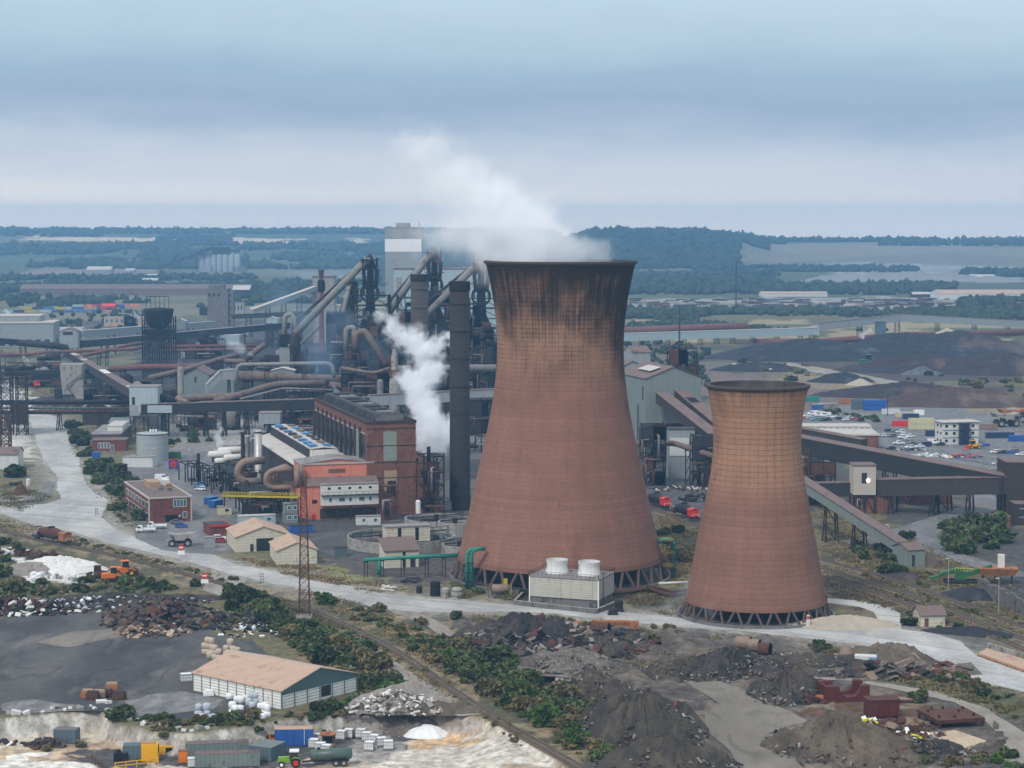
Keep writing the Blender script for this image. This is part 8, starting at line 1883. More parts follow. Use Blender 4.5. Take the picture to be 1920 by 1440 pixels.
drumlike('tan concrete pipe ring in the mist, farthest of three',1394,1222,1.5,3.4,R(150),'duct_tan',.6,name='pipe_ring'); drumlike('tan concrete pipe ring in the mist with its dark bore showing',1414,1227,1.5,2.6,R(-25),'duct_tan',.6,name='pipe_ring'); drumlike('tan concrete pipe ring in the mist, nearest the spoil ridge',1434,1234,1.5,2.6,R(-25),'rusty_steel',.6,name='pipe_ring'); drumlike('rusty round drum half buried at the picture bottom',1688,1432,1.4,2.0,R(10),'rusty_steel',.5)
p = G(1548,1318); E = empty('steel_cradle','dark red steel cradle with two scooped saddles','scrap steel',p,R(8))
def saddle(y0,y1,w=9.5,h=3.4,r=2.4):
 mb = MB(); pr = [(0,0),(w,0),(w,h),(w*.56+r,h)]+[(w*.56+r*math.cos(t),h-r*math.sin(t)) for t in np.linspace(0,math.pi,12)[1:-1]]+[(w*.56-r,h),(0,h)]
 side_prism(mb,pr,y0,y1); return mb
saddle(0,1.4).build('front_saddle','red_dark_paint',E); saddle(5,6.4).build('rear_saddle','red_dark_paint',E); blk(E,.1,9.4,1.41,4.99,0,.5,'dark_rust','base'); blk(E,-.05,.5,1.41,4.99,.5,3.4,'red_dark_paint','side_plate'); blk(E,2.0,2.3,1.41,4.99,.5,3.0,'red_dark_paint','cross_plate')
p = G(1629,1349); E = empty('steel_box','closed dark red steel box with brown lid','scrap steel',p,R(8)); blk(E,0,6.4,0,3.6,.5,3.7,'red_dark_paint','body'); blk(E,-.15,6.55,-.15,3.75,3.71,3.95,'rusty_steel','lid'); blk(E,.2,6.2,.2,3.4,0,.5,'black_steel','skid')
for k in range(4): MB().box(k*2.1-.06,k*2.1+.06,-.1,0,.5,3.7).build('rib','red_dark_paint',E)
a, b, c = G(1711,1333,1.6), G(1760,1352,1.6), G(1836,1334,1.6); ang = math.atan2(c.y-b.y,c.x-b.x)
E = empty('steel_platform','low rusty steel platform on legs with lifting lugs','scrap steel',(b.x,b.y,0),R(14)); L = 9.8; D = 9.5
blk(E,0,L,0,D,1.5,1.75,'rusty_steel','deck'); mb = MB(); mb.box(-.1,L+.1,-.2,0,1.0,1.75); mb.box(-.2,0,0,D,1.0,1.75); mb.box(L,L+.2,0,D,1.0,1.75); mb.build('edge_beam','dark_rust',E)
for x in (.2,L-.2):
 for y in (.2,D-.2): MB().box(x-.25,x+.25,y-.25,y+.25,0,1.5).build('leg','dark_rust',E)
for x,y in ((1,2),(1,7),(4,1.2),(8.5,2),(8.8,7.5),(5,8.6),(7,5.5),(2.5,8.5)): MB().box(x-.2,x+.2,y-.2,y+.2,1.75,2.35).build('lug','dark_rust',E)
E = empty('steel_plates','pair of stacked brown steel plates behind the steel box','scrap steel',G(1668,1318),R(-4)); blk(E,0,5.4,0,2.4,.6,.8,'duct_tan','upper_plate'); blk(E,.2,5.6,.1,2.5,.15,.5,'rusty_steel','lower_plate')
p = G(1602,1252); E = empty('skip','pale blue-grey skip box lying in the mist','skip',(p.x,p.y,.3),R(-12)); blk(E,0,4.8,0,2.6,0,2.4,'clad_white','box_body'); blk(E,3.2,5.0,-.15,2.7,.1,2.2,'car_pale_blue','blue_end')
p = G(1665,1247); E = empty('culvert','arched dark culvert mouth beneath the haul road verge','culvert',(p.x,p.y,0),R(-10))
mb = MB(); n = 14; o_ = [(3.4*math.cos(t),2.9*math.sin(t)) for t in np.linspace(0,math.pi,n)]; i_ = [(2.8*math.cos(t),2.4*math.sin(t)) for t in np.linspace(0,math.pi,n)]
v = [(x,0,z) for x,z in o_]+[(x,0,z) for x,z in i_]+[(x,5,z) for x,z in o_]+[(x,5,z) for x,z in i_]; f = []
for i in range(n-1): f += [(i,i+1,n+i+1,n+i),(2*n+i,i,i+1,2*n+i+1)[::1],(n+i,n+i+1,3*n+i+1,3*n+i)]
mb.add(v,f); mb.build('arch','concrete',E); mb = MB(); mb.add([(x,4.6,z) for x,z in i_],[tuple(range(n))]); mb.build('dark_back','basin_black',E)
heap('grassy hump over the culvert mouth',1668,1236,7,6,3.4,'spoil_brown',0,95,.2,2.0,name='earth_heap')
p = G(1587,1236); tag(MB().lathe([(1.9,0),(1.6,1.6),(.9,3.0),(.1,3.4)],12).build('concrete_cone','duct_tan',loc=p),'pinkish tilted concrete cone in the mist','concrete block')
clutter('rusty barrels and plates left of the cradle',1520,1315,26,5,3.5,('red_dark_paint','rusty_steel','orange_rust','dark_rust'),.8,2.4,seed=21); clutter('bent rusty plates before the closed steel box',1690,1365,16,6,3,('rusty_steel','dark_rust','duct_tan'),1.2,3.6,seed=22)
p = G(1012,1285); E = empty('collapsed_shelter','collapsed shelter with a tilted brown roof at the thicket edge','shelter',p,R(6)); o = MB().box(0,5.4,0,4,0,.2).build('roof','roof_brown',E); o.location=(0,0,2.0); o.rotation_euler=(R(-6),R(4),0); MB().box(3.4,5.0,.2,.4,0,1.9).build('wall','off_white',E); MB().beam((.3,.3,0),(.3,.3,2),.2).build('post','timber_dark',E); MB().box(.2,5.0,3.4,3.6,0,1.9).build('back_wall','timber_dark',E)
low_pile('pale broken boards beside the collapsed shelter',975,1262,7,2.5,'bag_tan',(3,1,.2)); low_pile('bright red sheet scrap on the spoil mound',1255,1372,5,.8,'bright_red',(1.4,.8,.2),'sheet_scrap','scrap'); bpy.data.objects['sheet_scrap'].location.z = 5.2
p = G(1875,1237,.1); rail_fence('rusty kerb rail along the pink loading pavement', G(1834,1231), G(1925,1263), .7, 'orange_rust', 14)
E = empty('low_wall','pale low wall behind the pink loading pavement','wall',G(1852,1214)); d = G(1930,1238)-G(1852,1214); MB().gallery((0,0,0),(d.x,d.y,0),.5,1.2).build('wall','concrete',E)
# ------------------------------------------------------------------ shrubs, trees, grass, far woods
def raw_mesh(name, V, Fq, mat, nv=4):
 me = bpy.data.meshes.new(name); V = np.asarray(V,np.float32); Fq = np.asarray(Fq,np.int32)
 me.vertices.add(len(V)); me.vertices.foreach_set('co',V.ravel()); me.loops.add(Fq.size); me.loops.foreach_set('vertex_index',Fq.ravel())
 me.polygons.add(len(Fq)); me.polygons.foreach_set('loop_start',np.arange(0,Fq.size,nv,dtype=np.int32)); me.update(calc_edges=True); me.materials.append(MAT(mat)); return me
def leaf_quads(P, size, rn, up=.4):
 n = len(P); d = rn.normal(size=(n,3)); d[:,2] = np.abs(d[:,2])+up; d /= np.linalg.norm(d,axis=1)[:,None]
 t = rn.normal(size=(n,3)); t -= d*np.sum(t*d,1)[:,None]; t /= np.linalg.norm(t,axis=1)[:,None]; b = np.cross(d,t)
 s = (size*(.6+.8*rn.random(n)))[:,None]; a, c = t*s, b*s*.65
 V = np.stack([P-a,P+c*.9,P+a,P-c],1).reshape(-1,3); return V, np.arange(4*n).reshape(n,4)
def bush_mesh(name, seed, mat, n=1300, leaf=.17, tall=.85, lobes=9):
 rn = np.random.default_rng(seed); P = []
 for k in range(lobes):
  a = rn.uniform(0,6.28); r = rn.uniform(.15,.72); c = np.array([r*math.cos(a),r*math.sin(a),rn.uniform(.22,.72)*tall]); R0 = rn.uniform(.24,.46)
  m = n//lobes; d = rn.normal(size=(m,3)); d /= np.linalg.norm(d,axis=1)[:,None]; q = c+d*(R0*(.5+.55*rn.random(m)**.5))[:,None]*np.array([1,1,.9]); P.append(q)
 P = np.concatenate(P); P = P[P[:,2] > .0]; return raw_mesh(name,*leaf_quads(P,leaf*np.ones(len(P)),rn),mat)
BUSH = {k: [bush_mesh('shrub',100*i+j,k,tall=t,n=nn) for j,(t,nn) in enumerate(((.8,1300),(1.05,1500),(.6,1100),(.9,1300)))] for i,k in enumerate(('leaf_dark','leaf_mid','leaf_bright','leaf_olive'))}
LITE = {k: [bush_mesh('scrub',900+10*i+j,k,tall=t,n=420,leaf=.27) for j,t in enumerate((.7,.9,.55))] for i,k in enumerate(BUSH)}
SH = ['dark green','mid green','bright green','olive']
BULK = {}
def shrub(label, x, y, r, mat, group=None, z=None, cat='shrub', bulk=False):
 o = bpy.data.objects.new('shrub', random.choice((LITE if bulk else BUSH)[mat])); 
 o.location = (x,y,(TZ(x,y) if z is None else z)-.1); o.scale = (r*random.uniform(.85,1.2),r*random.uniform(.85,1.2),r*random.uniform(.8,1.25)); o.rotation_euler = (0,0,random.uniform(0,6.28))
 if bulk:
  o.data.update(); n_ = len(o.data.vertices); v = np.empty(n_*3,np.float32); o.data.vertices.foreach_get('co',v); v = v.reshape(-1,3)*np.array(o.scale); a = o.rotation_euler.z; c, s = math.cos(a), math.sin(a)
  v = np.stack([v[:,0]*c-v[:,1]*s,v[:,0]*s+v[:,1]*c,v[:,2]],1)+np.array(o.location); BULK.setdefault(mat,[]).append(v); bpy.data.objects.remove(o); return
 COL.objects.link(o); return tag(o,label,cat,group)
NAMES = {'leaf_dark':'dark green','leaf_mid':'mid green','leaf_bright':'bright green','leaf_olive':'olive green'}
def scatter(desc, poly, n, r0, r1, mats, seed, gap=.75):
 bulk = seed in (5,10,11,14,15,17,18,19,21,22,23) or seed > 30
 rnd = random.Random(seed); pw = [(G(*p).x,G(*p).y) for p in poly]; xs = [p[0] for p in pw]; ys_ = [p[1] for p in pw]; got = []; tries = 0
 while len(got) < n and tries < n*60:
  tries += 1; x, y = rnd.uniform(min(xs),max(xs)), rnd.uniform(min(ys_),max(ys_)); r = (r0+(r1-r0)*rnd.random()**1.5)*(1.18 if seed in (1,2,4,8,9,14) else 1)
  if inpoly(np.array([x]),np.array([y]),pw)[0] and all((x-a)**2+(y-b)**2 > (gap*max(r,c))**2 for a,b,c in got):
   got.append((x,y,r)); m_ = rnd.choice(mats); shrub('%s shrub %s' % (NAMES[m_],desc),x,y,r,m_,'%s shrubs %s' % (NAMES[m_],desc),bulk=bulk)
D_,M_,B_,O_ = 'leaf_dark','leaf_mid','leaf_bright','leaf_olive'
scatter('between the sleeper heap and the lattice mast',[(430,1110),(490,1120),(525,1165),(455,1170),(415,1130)],11,2.4,3.8,(D_,D_,M_),1)
scatter('in the thicket behind the white shed',[(495,1165),(560,1165),(660,1215),(715,1255),(745,1285),(700,1300),(645,1290),(575,1220)],38,2.0,3.4,(D_,M_,M_,O_,D_),2)
scatter('in front of the white shed gable',[(520,1350),(600,1337),(680,1306),(760,1290),(815,1312),(745,1316),(640,1338),(560,1350)],25,1.5,2.7,(D_,M_,M_,O_,B_),3)
scatter('in the thicket between railway and dirt track',[(845,1210),(905,1240),(960,1255),(1010,1290),(1075,1310),(1135,1375),(1140,1425),(1080,1400),(995,1345),(905,1300),(840,1250)],56,1.9,3.7,(D_,M_,M_,B_,O_),4)
scatter('along the bank above the rubbish line',[(0,1075),(60,1097),(150,1102),(300,1098),(335,1106),(260,1116),(100,1122),(-40,1118),(-60,1080)],30,1.5,3.2,(D_,M_,O_,M_),5)
scatter('at the old wagon above the chalk heap',[(-40,1000),(30,1025),(60,1045),(20,1075),(-40,1070)],9,1.8,3.0,(D_,M_),6)
scatter('on the verge left of the low brick office',[(128,797),(150,793),(172,850),(152,862)],10,2.4,4.0,(D_,M_),7)
scatter('on the verge above the wheel loader',[(165,862),(212,872),(225,902),(188,912)],10,2.8,4.2,(D_,D_,M_),8)
scatter('crowding the side of the brick office',[(205,915),(250,905),(272,985),(235,992),(205,965)],12,2.6,4.2,(D_,D_,M_),9)
scatter('on the dry slope below the haul road',[(590,1108),(700,1138),(800,1170),(765,1200),(680,1172),(610,1140)],18,1.0,2.2,(O_,M_,D_),10)
scatter('on the far side of the railway dip',[(700,1165),(850,1218),(890,1275),(800,1240)],16,1.2,2.6,(O_,M_,D_),11)
scatter('on the smoky verge below the haul road',[(1480,1207),(1690,1238),(1930,1313),(1930,1350),(1800,1303),(1680,1264),(1560,1228)],42,1.0,2.3,(M_,O_,D_),12)
scatter('at the bottom corner by the sand patch',[(1690,1428),(1800,1412),(1930,1420),(1930,1448),(1700,1450)],17,1.2,2.2,(B_,M_,O_),13)
scatter('in the dark mass beside the curved road',[(1762,985),(1830,978),(1892,995),(1882,1035),(1790,1042)],26,2.4,4.2,(D_,D_,D_,M_),14)
scatter('under the dark gallery behind the grey tank',[(312,800),(400,800),(392,850),(322,852)],13,2.0,3.6,(D_,D_,M_),15)
scatter('on the crest of the chalk bank',[(214,1338),(300,1362),(400,1360),(500,1345),(500,1338),(400,1350),(300,1350)],17,1.2,2.6,(D_,M_,O_),16)
scatter('below the containers by the car park',[(1535,766),(1600,775),(1660,788),(1650,800),(1560,783)],16,1.8,3.0,(D_,M_),17)
scatter('on the waste ground before the coal heaps',[(1370,660),(1480,655),(1560,700),(1480,715),(1390,690)],26,2.0,4.5,(D_,M_,O_),18)
scatter('on the waste ground right of the ore heaps',[(1680,700),(1920,715),(1930,745),(1800,735),(1700,722)],22,1.8,4.0,(D_,O_,M_),19)
scatter('on the dry bank between the two cooling towers',[(1235,975),(1275,1000),(1290,1060),(1262,1060)],9,1.6,3.2,(D_,M_,O_),20)
scatter('along the rail bank right of the smaller tower',[(1590,1020),(1680,1030),(1700,1075),(1620,1060)],12,1.4,3.0,(D_,M_),21)
scatter('on the spoil by the haul road edge',[(1020,1158),(1250,1178),(1310,1190),(1280,1215),(1100,1175)],18,.8,1.7,(O_,M_,D_),22)
scatter('around the far grass strip by the beige bunker',[(20,690),(110,700),(115,735),(60,720)],12,1.8,3.5,(D_,M_,O_),23)
scatter('x',[(430,1105),(490,1115),(560,1140),(660,1200),(740,1260),(790,1300),(700,1310),(600,1250),(520,1195),(440,1170)],170,.6,1.5,(D_,M_,O_,O_,M_),31,.6)
scatter('x',[(700,1150),(850,1205),(905,1235),(1010,1285),(1085,1310),(1150,1380),(1150,1430),(1070,1410),(980,1350),(880,1290),(780,1220)],230,.6,1.5,(M_,O_,O_,D_,M_),32,.6)
scatter('x',[(-60,1070),(0,1060),(60,1095),(150,1100),(300,1095),(340,1108),(260,1118),(100,1124),(-60,1118)],110,.6,1.4,(M_,O_,D_),33,.6)
scatter('x',[(1480,1205),(1690,1236),(1930,1312),(1930,1355),(1800,1305),(1680,1266),(1560,1230)],120,.5,1.2,(M_,O_,O_),34,.6)
scatter('x',[(215,1335),(300,1362),(520,1343),(640,1335),(800,1295),(800,1320),(640,1346),(520,1356),(300,1374)],90,.5,1.3,(M_,O_,D_),35,.6)
scatter('x',[(1540,1040),(1700,1060),(1920,1150),(1920,1215),(1760,1180),(1640,1140)],90,.5,1.3,(O_,O_,M_),36,.6)
scatter('x',[(120,790),(150,790),(180,870),(240,905),(270,985),(235,990),(190,905),(150,862)],70,.7,1.6,(M_,D_,O_),37,.6)
scatter('x',[(140,1010),(300,1050),(430,1088),(430,1098),(300,1064),(140,1026)],60,.5,1.1,(O_,O_,M_),38,.6)
scatter('x',[(520,1118),(640,1165),(760,1228),(900,1325),(1000,1388),(980,1395),(860,1312),(740,1232),(620,1172),(510,1128)],110,.4,1.0,(O_,O_,M_),39,.6)
for lb,px,py,r,m_ in (('large round dark tree beside the grey shed',32,893,6.2,D_),('small dark bush behind the rust-red bell',30,910,2.0,D_),('round bright green bush beside the lattice mast',615,1131,3.0,B_),('grey-green bush on the haul road edge left of the slag',855,1160,2.2,M_),
 ('dark bush at the railway signpost',368,1098,2.2,D_),('dark bush at the dirt track fork',438,1088,2.0,D_),('round dark bush beside the small stone hut',1706,1172,2.6,D_),('leafy bush at the foot of the smaller tower',1520,1160,2.6,M_),('low bush at the legs of the big tower right of the cooling cell',1212,1110,2.2,M_),
 ('low bush at the legs of the big tower near the fuel tank',895,1112,1.8,M_),('dark bush right of the fuel tank',985,1118,1.8,D_),('bush alone by the rusty steel platform',1722,1316,2.6,M_),('low bush on the sandy yard edge by the brown ridge',1503,1385,1.9,O_),('green clump below the steel platform',1790,1356,1.8,M_),('dark clump by the tilted steel platform legs',1765,1362,1.5,D_),
 ('dark bush below the sloping green gallery',1668,1075,3.2,D_),('bush on the bend of the curved road',1700,1010,2.6,D_),('small dark bush by the gravel berm',1795,1180,1.8,D_),('green bush on the chalk bank left of the tall shrubs',152,1362,1.6,O_),('dark bush overhanging the chalk bank by the dark yard',232,1345,3.6,D_),('small bush by the orange bulldozer',160,1092,2.6,D_),('bush before the second orange loader',236,1096,2.6,M_),('dry bush on the chalk bank above the slate container',88,1368,1.6,O_),('green bush among the bulk bags',415,1349,2.2,M_)):
 p = G(px,py); shrub(lb,p.x,p.y,r,m_)
for m_, vs in BULK.items():
 v = np.concatenate(vs); o = bpy.data.objects.new('shrubbery',raw_mesh('shrubbery',v,np.arange(len(v)).reshape(-1,4),m_)); COL.objects.link(o); tag(o,'%s scrub scattered over the waste ground of the works' % NAMES[m_],kind='stuff')
def tufts(desc, polys, n, size, mat, seed, name='dry_grass'):
 rn = np.random.default_rng(seed); P = []
 for poly in polys:
  pw = [(G(*p).x,G(*p).y) for p in poly]; xs = [p[0] for p in pw]; yy = [p[1] for p in pw]
  x, y = rn.uniform(min(xs),max(xs),n*3), rn.uniform(min(yy),max(yy),n*3); k = inpoly(x,y,pw) & (fbm(x/7,y/7,seed) > .42); P.append(np.stack([x[k],y[k]],1)[:n])
 P = np.concatenate(P); V3 = np.concatenate([P,terrain(P[:,0],P[:,1])[:,None]+.12],1)
 rep = np.repeat(V3,5,0)+rn.normal(size=(len(V3)*5,3))*np.array([.8,.8,.12]); V,Fq = leaf_quads(rep,size*np.ones(len(rep)),rn,.1)
 o = bpy.data.objects.new(name,raw_mesh(name,V,Fq,mat)); COL.objects.link(o); tag(o,desc,kind='stuff')
bank1 = [(-100,968),(0,970),(140,1006),(300,1050),(430,1082),(420,1098),(300,1068),(140,1025),(0,1000),(-100,990)]
bank2 = [(440,1112),(560,1132),(700,1195),(820,1285),(900,1345),(860,1330),(720,1225),(600,1160),(470,1130)]
bank3 = [(560,1105),(700,1140),(850,1215),(1000,1300),(1000,1330),(860,1280),(720,1195),(600,1140)]
bank4 = [(1540,950),(1700,1010),(1920,1100),(1920,1200),(1700,1150),(1550,1115)]; bank5 = [(440,1045),(620,1068),(760,1105),(700,1112),(540,1078)]; bank6 = [(850,1085),(1000,1100),(1000,1128),(860,1122)]; bank7 = [(1160,1110),(1290,1120),(1285,1158),(1200,1145)]; bank8 = [(1230,955),(1330,995),(1300,1120),(1245,1080)]
tufts('straw coloured grass along the railway banks and verges',[bank1,bank2,bank3,bank4,bank5,bank8],2200,.30,'leaf_straw',1); tufts('olive weeds along the railway banks and the tower feet',[bank1,bank2,bank3,bank4,bank6,bank7],1500,.30,'leaf_olive',2,'weeds')
tufts('weeds scattered over the tipping ground',[[(860,1150),(1300,1185),(1600,1215),(1900,1300),(1540,1270),(1250,1265),(1100,1300)],[(1480,1210),(1930,1320),(1930,1350),(1560,1240)]],2600,.30,'leaf_olive',3,'weeds'); tufts('weeds along the dusty side road',[[(130,800),(165,880),(220,950),(205,960),(150,880),(115,800)],[(0,905),(100,930),(40,960),(0,950)],[(200,900),(255,900),(250,990),(215,980)]],700,.30,'leaf_olive',4,'weeds')
ICO_V = []; ICO_F = []
import bmesh
bm = bmesh.new(); bmesh.ops.create_icosphere(bm,subdivisions=1,radius=1); ICO_V = np.array([v.co[:] for v in bm.verts]); ICO_F = np.array([[v.index for v in f.verts] for f in bm.faces]); bm.free()
def wood(desc, zones, seed, name='woodland', mat='leaf_far'):
 rn = np.random.default_rng(seed); Vs, Fs = [], []; b = 0
 for (x0,x1,Y0,Y1,n,r0,r1,th) in zones:
  px = rn.uniform(x0,x1,n*4); Y = rn.uniform(Y0,Y1,n*4); X = (px-960)/F*Y; k = fbm(X/160,Y/260,seed) > th; n = int(n*1.55); X,Y = X[k][:n],Y[k][:n]; Z = terrain(X,Y)
  for x,y,z in zip(X,Y,Z):
   r = rn.uniform(r0,r1)*.72; v = ICO_V*(1+.30*rn.normal(size=(len(ICO_V),1)))*np.array([r*rn.uniform(.8,1.3),r,r*rn.uniform(.7,1.3)])+np.array([x,y,z+r*.55]); Vs.append(v); Fs.append(ICO_F+b); b += len(v)
 o = bpy.data.objects.new(name,raw_mesh(name,np.concatenate(Vs),np.concatenate(Fs),mat,3)); COL.objects.link(o); tag(o,desc,kind='stuff')
wood('dark woods on the far slope beyond the silos',[(-150,760,4350,5650,1500,8,13,.40),(700,960,3600,5200,400,8,13,.42),(-100,190,6250,6800,160,8,12,.3),(190,420,6600,7100,180,9,13,.3),(440,700,6500,7100,200,9,14,.35),(700,1050,6500,7000,160,9,13,.35),(295,440,5600,6300,120,8,11,.3),(0,1000,7300,7600,240,9,13,.3)],1)
wood('wooded ridge beyond the big cooling tower',[(1030,1330,4100,5500,1150,8,13,.25),(1330,1385,4100,5000,170,8,12,.32),(1330,1440,4900,5600,130,8,12,.4),(1385,1470,5300,5700,60,7,10,.45),(1300,1420,3900,4200,80,6,9,.3)],2)
wood('hedgerows and tree lines beyond the grazing land',[(1390,2000,5650,6100,330,8,12,.35),(1650,1930,5250,5400,70,8,11,.2),(1380,1720,4050,4250,230,6,10,.35),(1800,2000,3700,3950,90,9,13,.2),(1400,2100,7900,8700,140,9,13,.4)],3)
wood('tree belt before the mill sheds',[(1170,1790,2820,3250,430,6,9,.35),(1800,2000,2350,2600,90,5,8,.35),(1170,1460,3300,3900,200,6,10,.4)],4)
wood('scrub belt beyond the distant conveyor',[(1165,1930,2080,2330,560,3.5,6,.36),(1170,1440,1830,2050,220,2.5,4.5,.42),(1440,1930,1880,1990,60,2.5,4,.45)],5,'scrub'); wood('scrub and trees around the distant container depot',[(-80,480,2900,3700,480,6,9,.40),(0,470,2400,2760,130,3.5,7,.5),(470,720,2500,3400,230,5,8,.45),(0,300,1900,2300,60,2.5,5,.5),(1170,1330,1250,1700,90,2,4,.45),(940,1100,3000,3600,60,6,9,.3)],6,'scrub')
# ------------------------------------------------------------------ steam, fume and dust
def plume(label, blobs, dens, colr=(.97,.98,1,1), nscale=.09, namp=1.5, warp=5.0, soft=.5, cut=.2, name='steam_plume', step=None, cat='steam', ani=.1, chain=False):
 """blobs: (px, py, distance, radius in photo pixels, weight)"""
 B = []
 for px,py,Y,rp,w_ in blobs: B.append((A(px,py,Y), rp/F*Y, w_))
 if chain:
  C = []
  for a, b in zip(B,B[1:]): C += [a,((a[0]+b[0])/2,(a[1]+b[1])/2,(a[2]+b[2])/2*.8)]
  B = C+[B[-1]]
 o0 = B[0][0]
 mbd = bpy.data.metaballs.new('hull'); mbd.resolution = max(1.2,min(b[1] for b in B)*.35); mbd.threshold = .1
 for c,r,_ in B: e = mbd.elements.new(); e.co = c-o0; e.radius = r*1.38
 mo = bpy.data.objects.new('hull',mbd); COL.objects.link(mo); dg = bpy.context.evaluated_depsgraph_get(); me = bpy.data.meshes.new_from_object(mo.evaluated_get(dg)); bpy.data.objects.remove(mo); bpy.data.metaballs.remove(mbd)
 m = bpy.data.materials.new(name); m.use_nodes = True; t = m.node_tree; t.nodes.clear(); nt = NT(t)
 pos = nt.n('ShaderNodeTexCoord').outputs['Object']
 nc = nt.n('ShaderNodeTexNoise',{'Vector':pos,'Scale':nscale,'Detail':3.0}).outputs[1]
 pw = nt.vmath('ADD',pos,nt.vmath('MULTIPLY',nt.vmath('SUBTRACT',nc,(.5,.5,.5)),(warp*2,warp*2,warp*2)))
 tot = 0.0
 for c,r,w_ in B:
  d = nt.vmath('DISTANCE',pw,tuple(c-o0),out=1); f = nt.math('SUBTRACT',1.0,nt.math('DIVIDE',d,r),clamp=True)
  tot = nt.math('MULTIPLY_ADD',nt.math('MULTIPLY',f,f),w_*2.2,tot)
 nz = nt.noise(pos,nscale*2.2,5,.62)
 v = nt.math('ADD',tot,nt.math('MULTIPLY',nt.math('SUBTRACT',nz,.55),nt.math('MULTIPLY',nt.math('MINIMUM',nt.math('MULTIPLY',tot,2.2),1.0),namp)))
 dn = nt.math('MULTIPLY',nt.step(v,cut,cut+soft),dens); dn = nt.math('MULTIPLY',dn,nt.math('MINIMUM',nt.math('MULTIPLY',tot,1.2),1.0))
 pv = nt.n('ShaderNodeVolumePrincipled',{'Color':colr,'Density':dn,'Anisotropy':ani}); ou = t.nodes.new('ShaderNodeOutputMaterial'); t.links.new(pv.outputs[0],ou.inputs['Volume'])
 me.materials.clear(); me.materials.append(m); me.name = name
 o = bpy.data.objects.new(name,me); o.location = o0; COL.objects.link(o); return tag(o,label,cat,kind='stuff')
plume('white steam plume drifting off the big cooling tower',[(1050,488,581,90,1),(985,480,581,100,1.1),(1120,488,585,70,.6),(1010,445,583,120,.9),(930,430,586,115,.9),(1080,462,583,75,.4),(865,380,590,125,.5),(930,360,588,100,.3),(825,315,592,125,.34),(795,255,595,105,.34),(735,290,596,125,.22),(665,230,598,115,.17),(900,320,592,95,.18),(820,440,590,105,.36),(750,400,594,100,.18),(760,460,594,80,.2)],.13,nscale=.055,namp=2.3,warp=13,soft=1.2,cut=.03,ani=-.2)
plume('thick white steam cloud behind the tall dark chimney',[(812,815,790,66,1.2),(795,775,795,54,1.1),(840,800,792,40,.9),(783,738,800,52,1.1),(765,712,803,42,1.0),(808,700,802,48,1.0),(800,655,805,70,.62),(835,640,806,42,.5),(765,640,807,60,.5),(738,612,808,48,.5),(706,594,809,42,.42)],.36,nscale=.12,namp=3.2,warp=6.0,soft=.7,cut=.16,ani=-.2)
plume('thin grey fume over the blast furnace tops',[(810,462,1150,45,.6),(850,450,1140,55,.6),(890,455,1130,50,.6),(780,480,1160,40,.35),(900,490,1130,35,.5),(760,440,1160,50,.25)],.030,(.80,.88,.97,1),nscale=.03,namp=1.3,warp=8,soft=.6,cut=.1,name='furnace_fume',cat='fume')
plume('thin blue fume hanging before the furnaces',[(600,660,1040,80,.6),(640,600,1050,90,.5),(560,600,1060,80,.5),(700,660,1040,70,.5),(530,560,1200,90,.4),(620,690,1030,60,.5)],.017,(.5,.74,1,1),nscale=.02,namp=1.0,warp=10,soft=.8,cut=.05,name='furnace_fume',cat='fume')
plume('small white steam puff by the lagged vessels',[(412,832,880,15,1),(408,820,882,17,.8),(414,806,884,14,.5),(406,845,878,9,.8)],.30,nscale=.2,namp=1.6,warp=1.2,soft=.5,cut=.2)
plume('white steam wisp along the brown gas main',[(432,646,1165,18,.7),(455,655,1165,18,.8),(470,664,1165,14,.8),(445,650,1165,18,.7)],.13,nscale=.12,namp=1.8,warp=2.5,soft=.5,cut=.2)
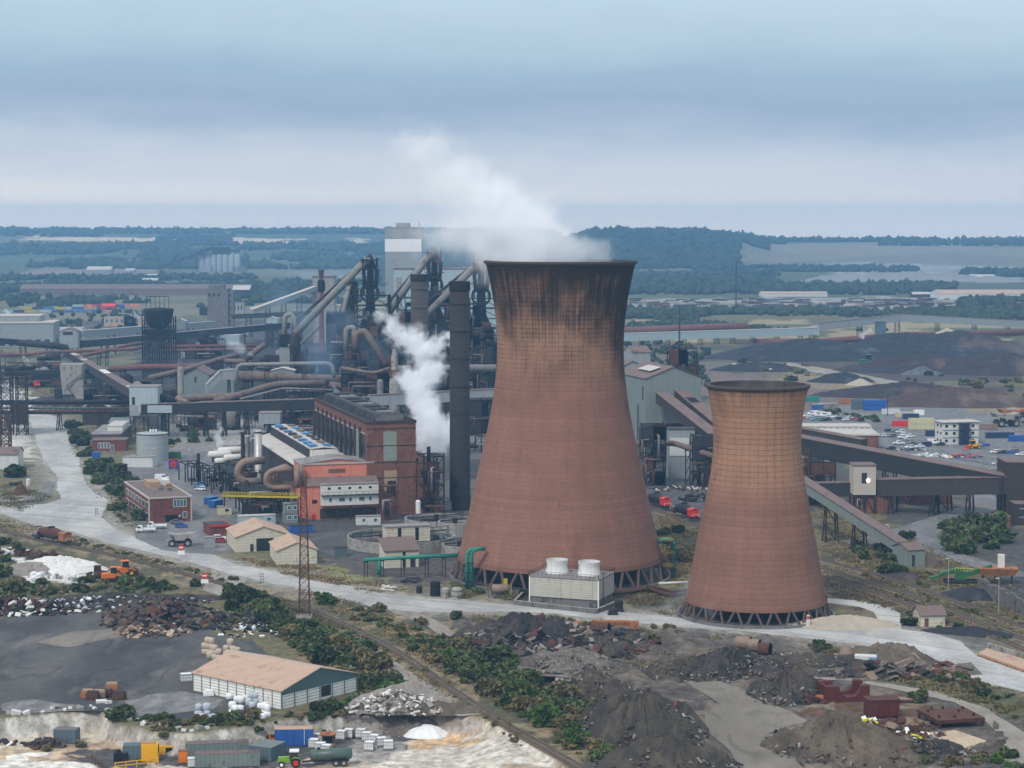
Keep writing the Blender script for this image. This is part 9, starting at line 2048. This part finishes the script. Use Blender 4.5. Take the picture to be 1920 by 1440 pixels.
for lb,px,py,Y,r in (('tiny white steam puff beyond the grey shed',15,588,1700,9),('white steam puff at the pink brick offices',255,592,1750,8),('low white steam puff under the red mains',50,678,1330,11),('white steam puff over the dark gallery roof',630,733,985,9),('low white steam puff beside the black machinery',1538,972,715,9),('small steam puff by the concrete tower gallery',458,621,1700,9)):
 plume(lb,[(px,py,Y,r,1.1),(px-r*.5,py-r*.7,Y,r*.8,.8),(px+r*.6,py+r*.4,Y,r*.7,.9)],.22,nscale=.15,namp=1.5,warp=1.5,soft=.5,cut=.2)
plume('thin pale dust blowing across the haul road verge',[(1480,1212,497,70,.5),(1560,1222,492,80,.6),(1640,1235,487,80,.6),(1400,1196,502,60,.4),(1740,1275,474,70,.5),(1830,1300,462,70,.45),(1560,1258,480,60,.5),(1900,1330,452,60,.4)],.055,(.90,.94,1,1),nscale=.07,namp=1.4,warp=4,soft=.8,cut=.08,name='dust_cloud',cat='dust')
plume('pale dust hanging at the foot of the smaller tower',[(1290,1112,522,48,.7),(1300,1085,522,36,.5),(1255,1135,520,45,.5),(1330,1145,508,40,.45)],.075,(.88,.93,1,1),nscale=.09,namp=1.2,warp=3,soft=.8,cut=.08,name='dust_cloud',cat='dust')
plume('faint steam wisp over the mouth of the smaller tower',[(1400,717,527,40,.5),(1445,716,527,40,.6),(1475,714,527,26,.4)],.02,nscale=.1,namp=1.0,warp=2,soft=.8,cut=.05)
# ------------------------------------------------------------------ the hazy air round the whole scene
m = bpy.data.materials.new('haze'); m.use_nodes = True; t = m.node_tree; t.nodes.clear()
pv = t.nodes.new('ShaderNodeVolumePrincipled'); ou = t.nodes.new('ShaderNodeOutputMaterial')
pv.inputs['Color'].default_value = (.30,.62,1.0,1); pv.inputs['Density'].default_value = HAZE; pv.inputs['Anisotropy'].default_value = .2
t.links.new(pv.outputs[0], ou.inputs['Volume']); MATS['haze'] = m
hz = MB().box(-12000, 12000, -300, 9150, -6.5, 165).build('haze', 'haze'); tag(hz, kind='stuff', label='thin blue haze over the whole works')
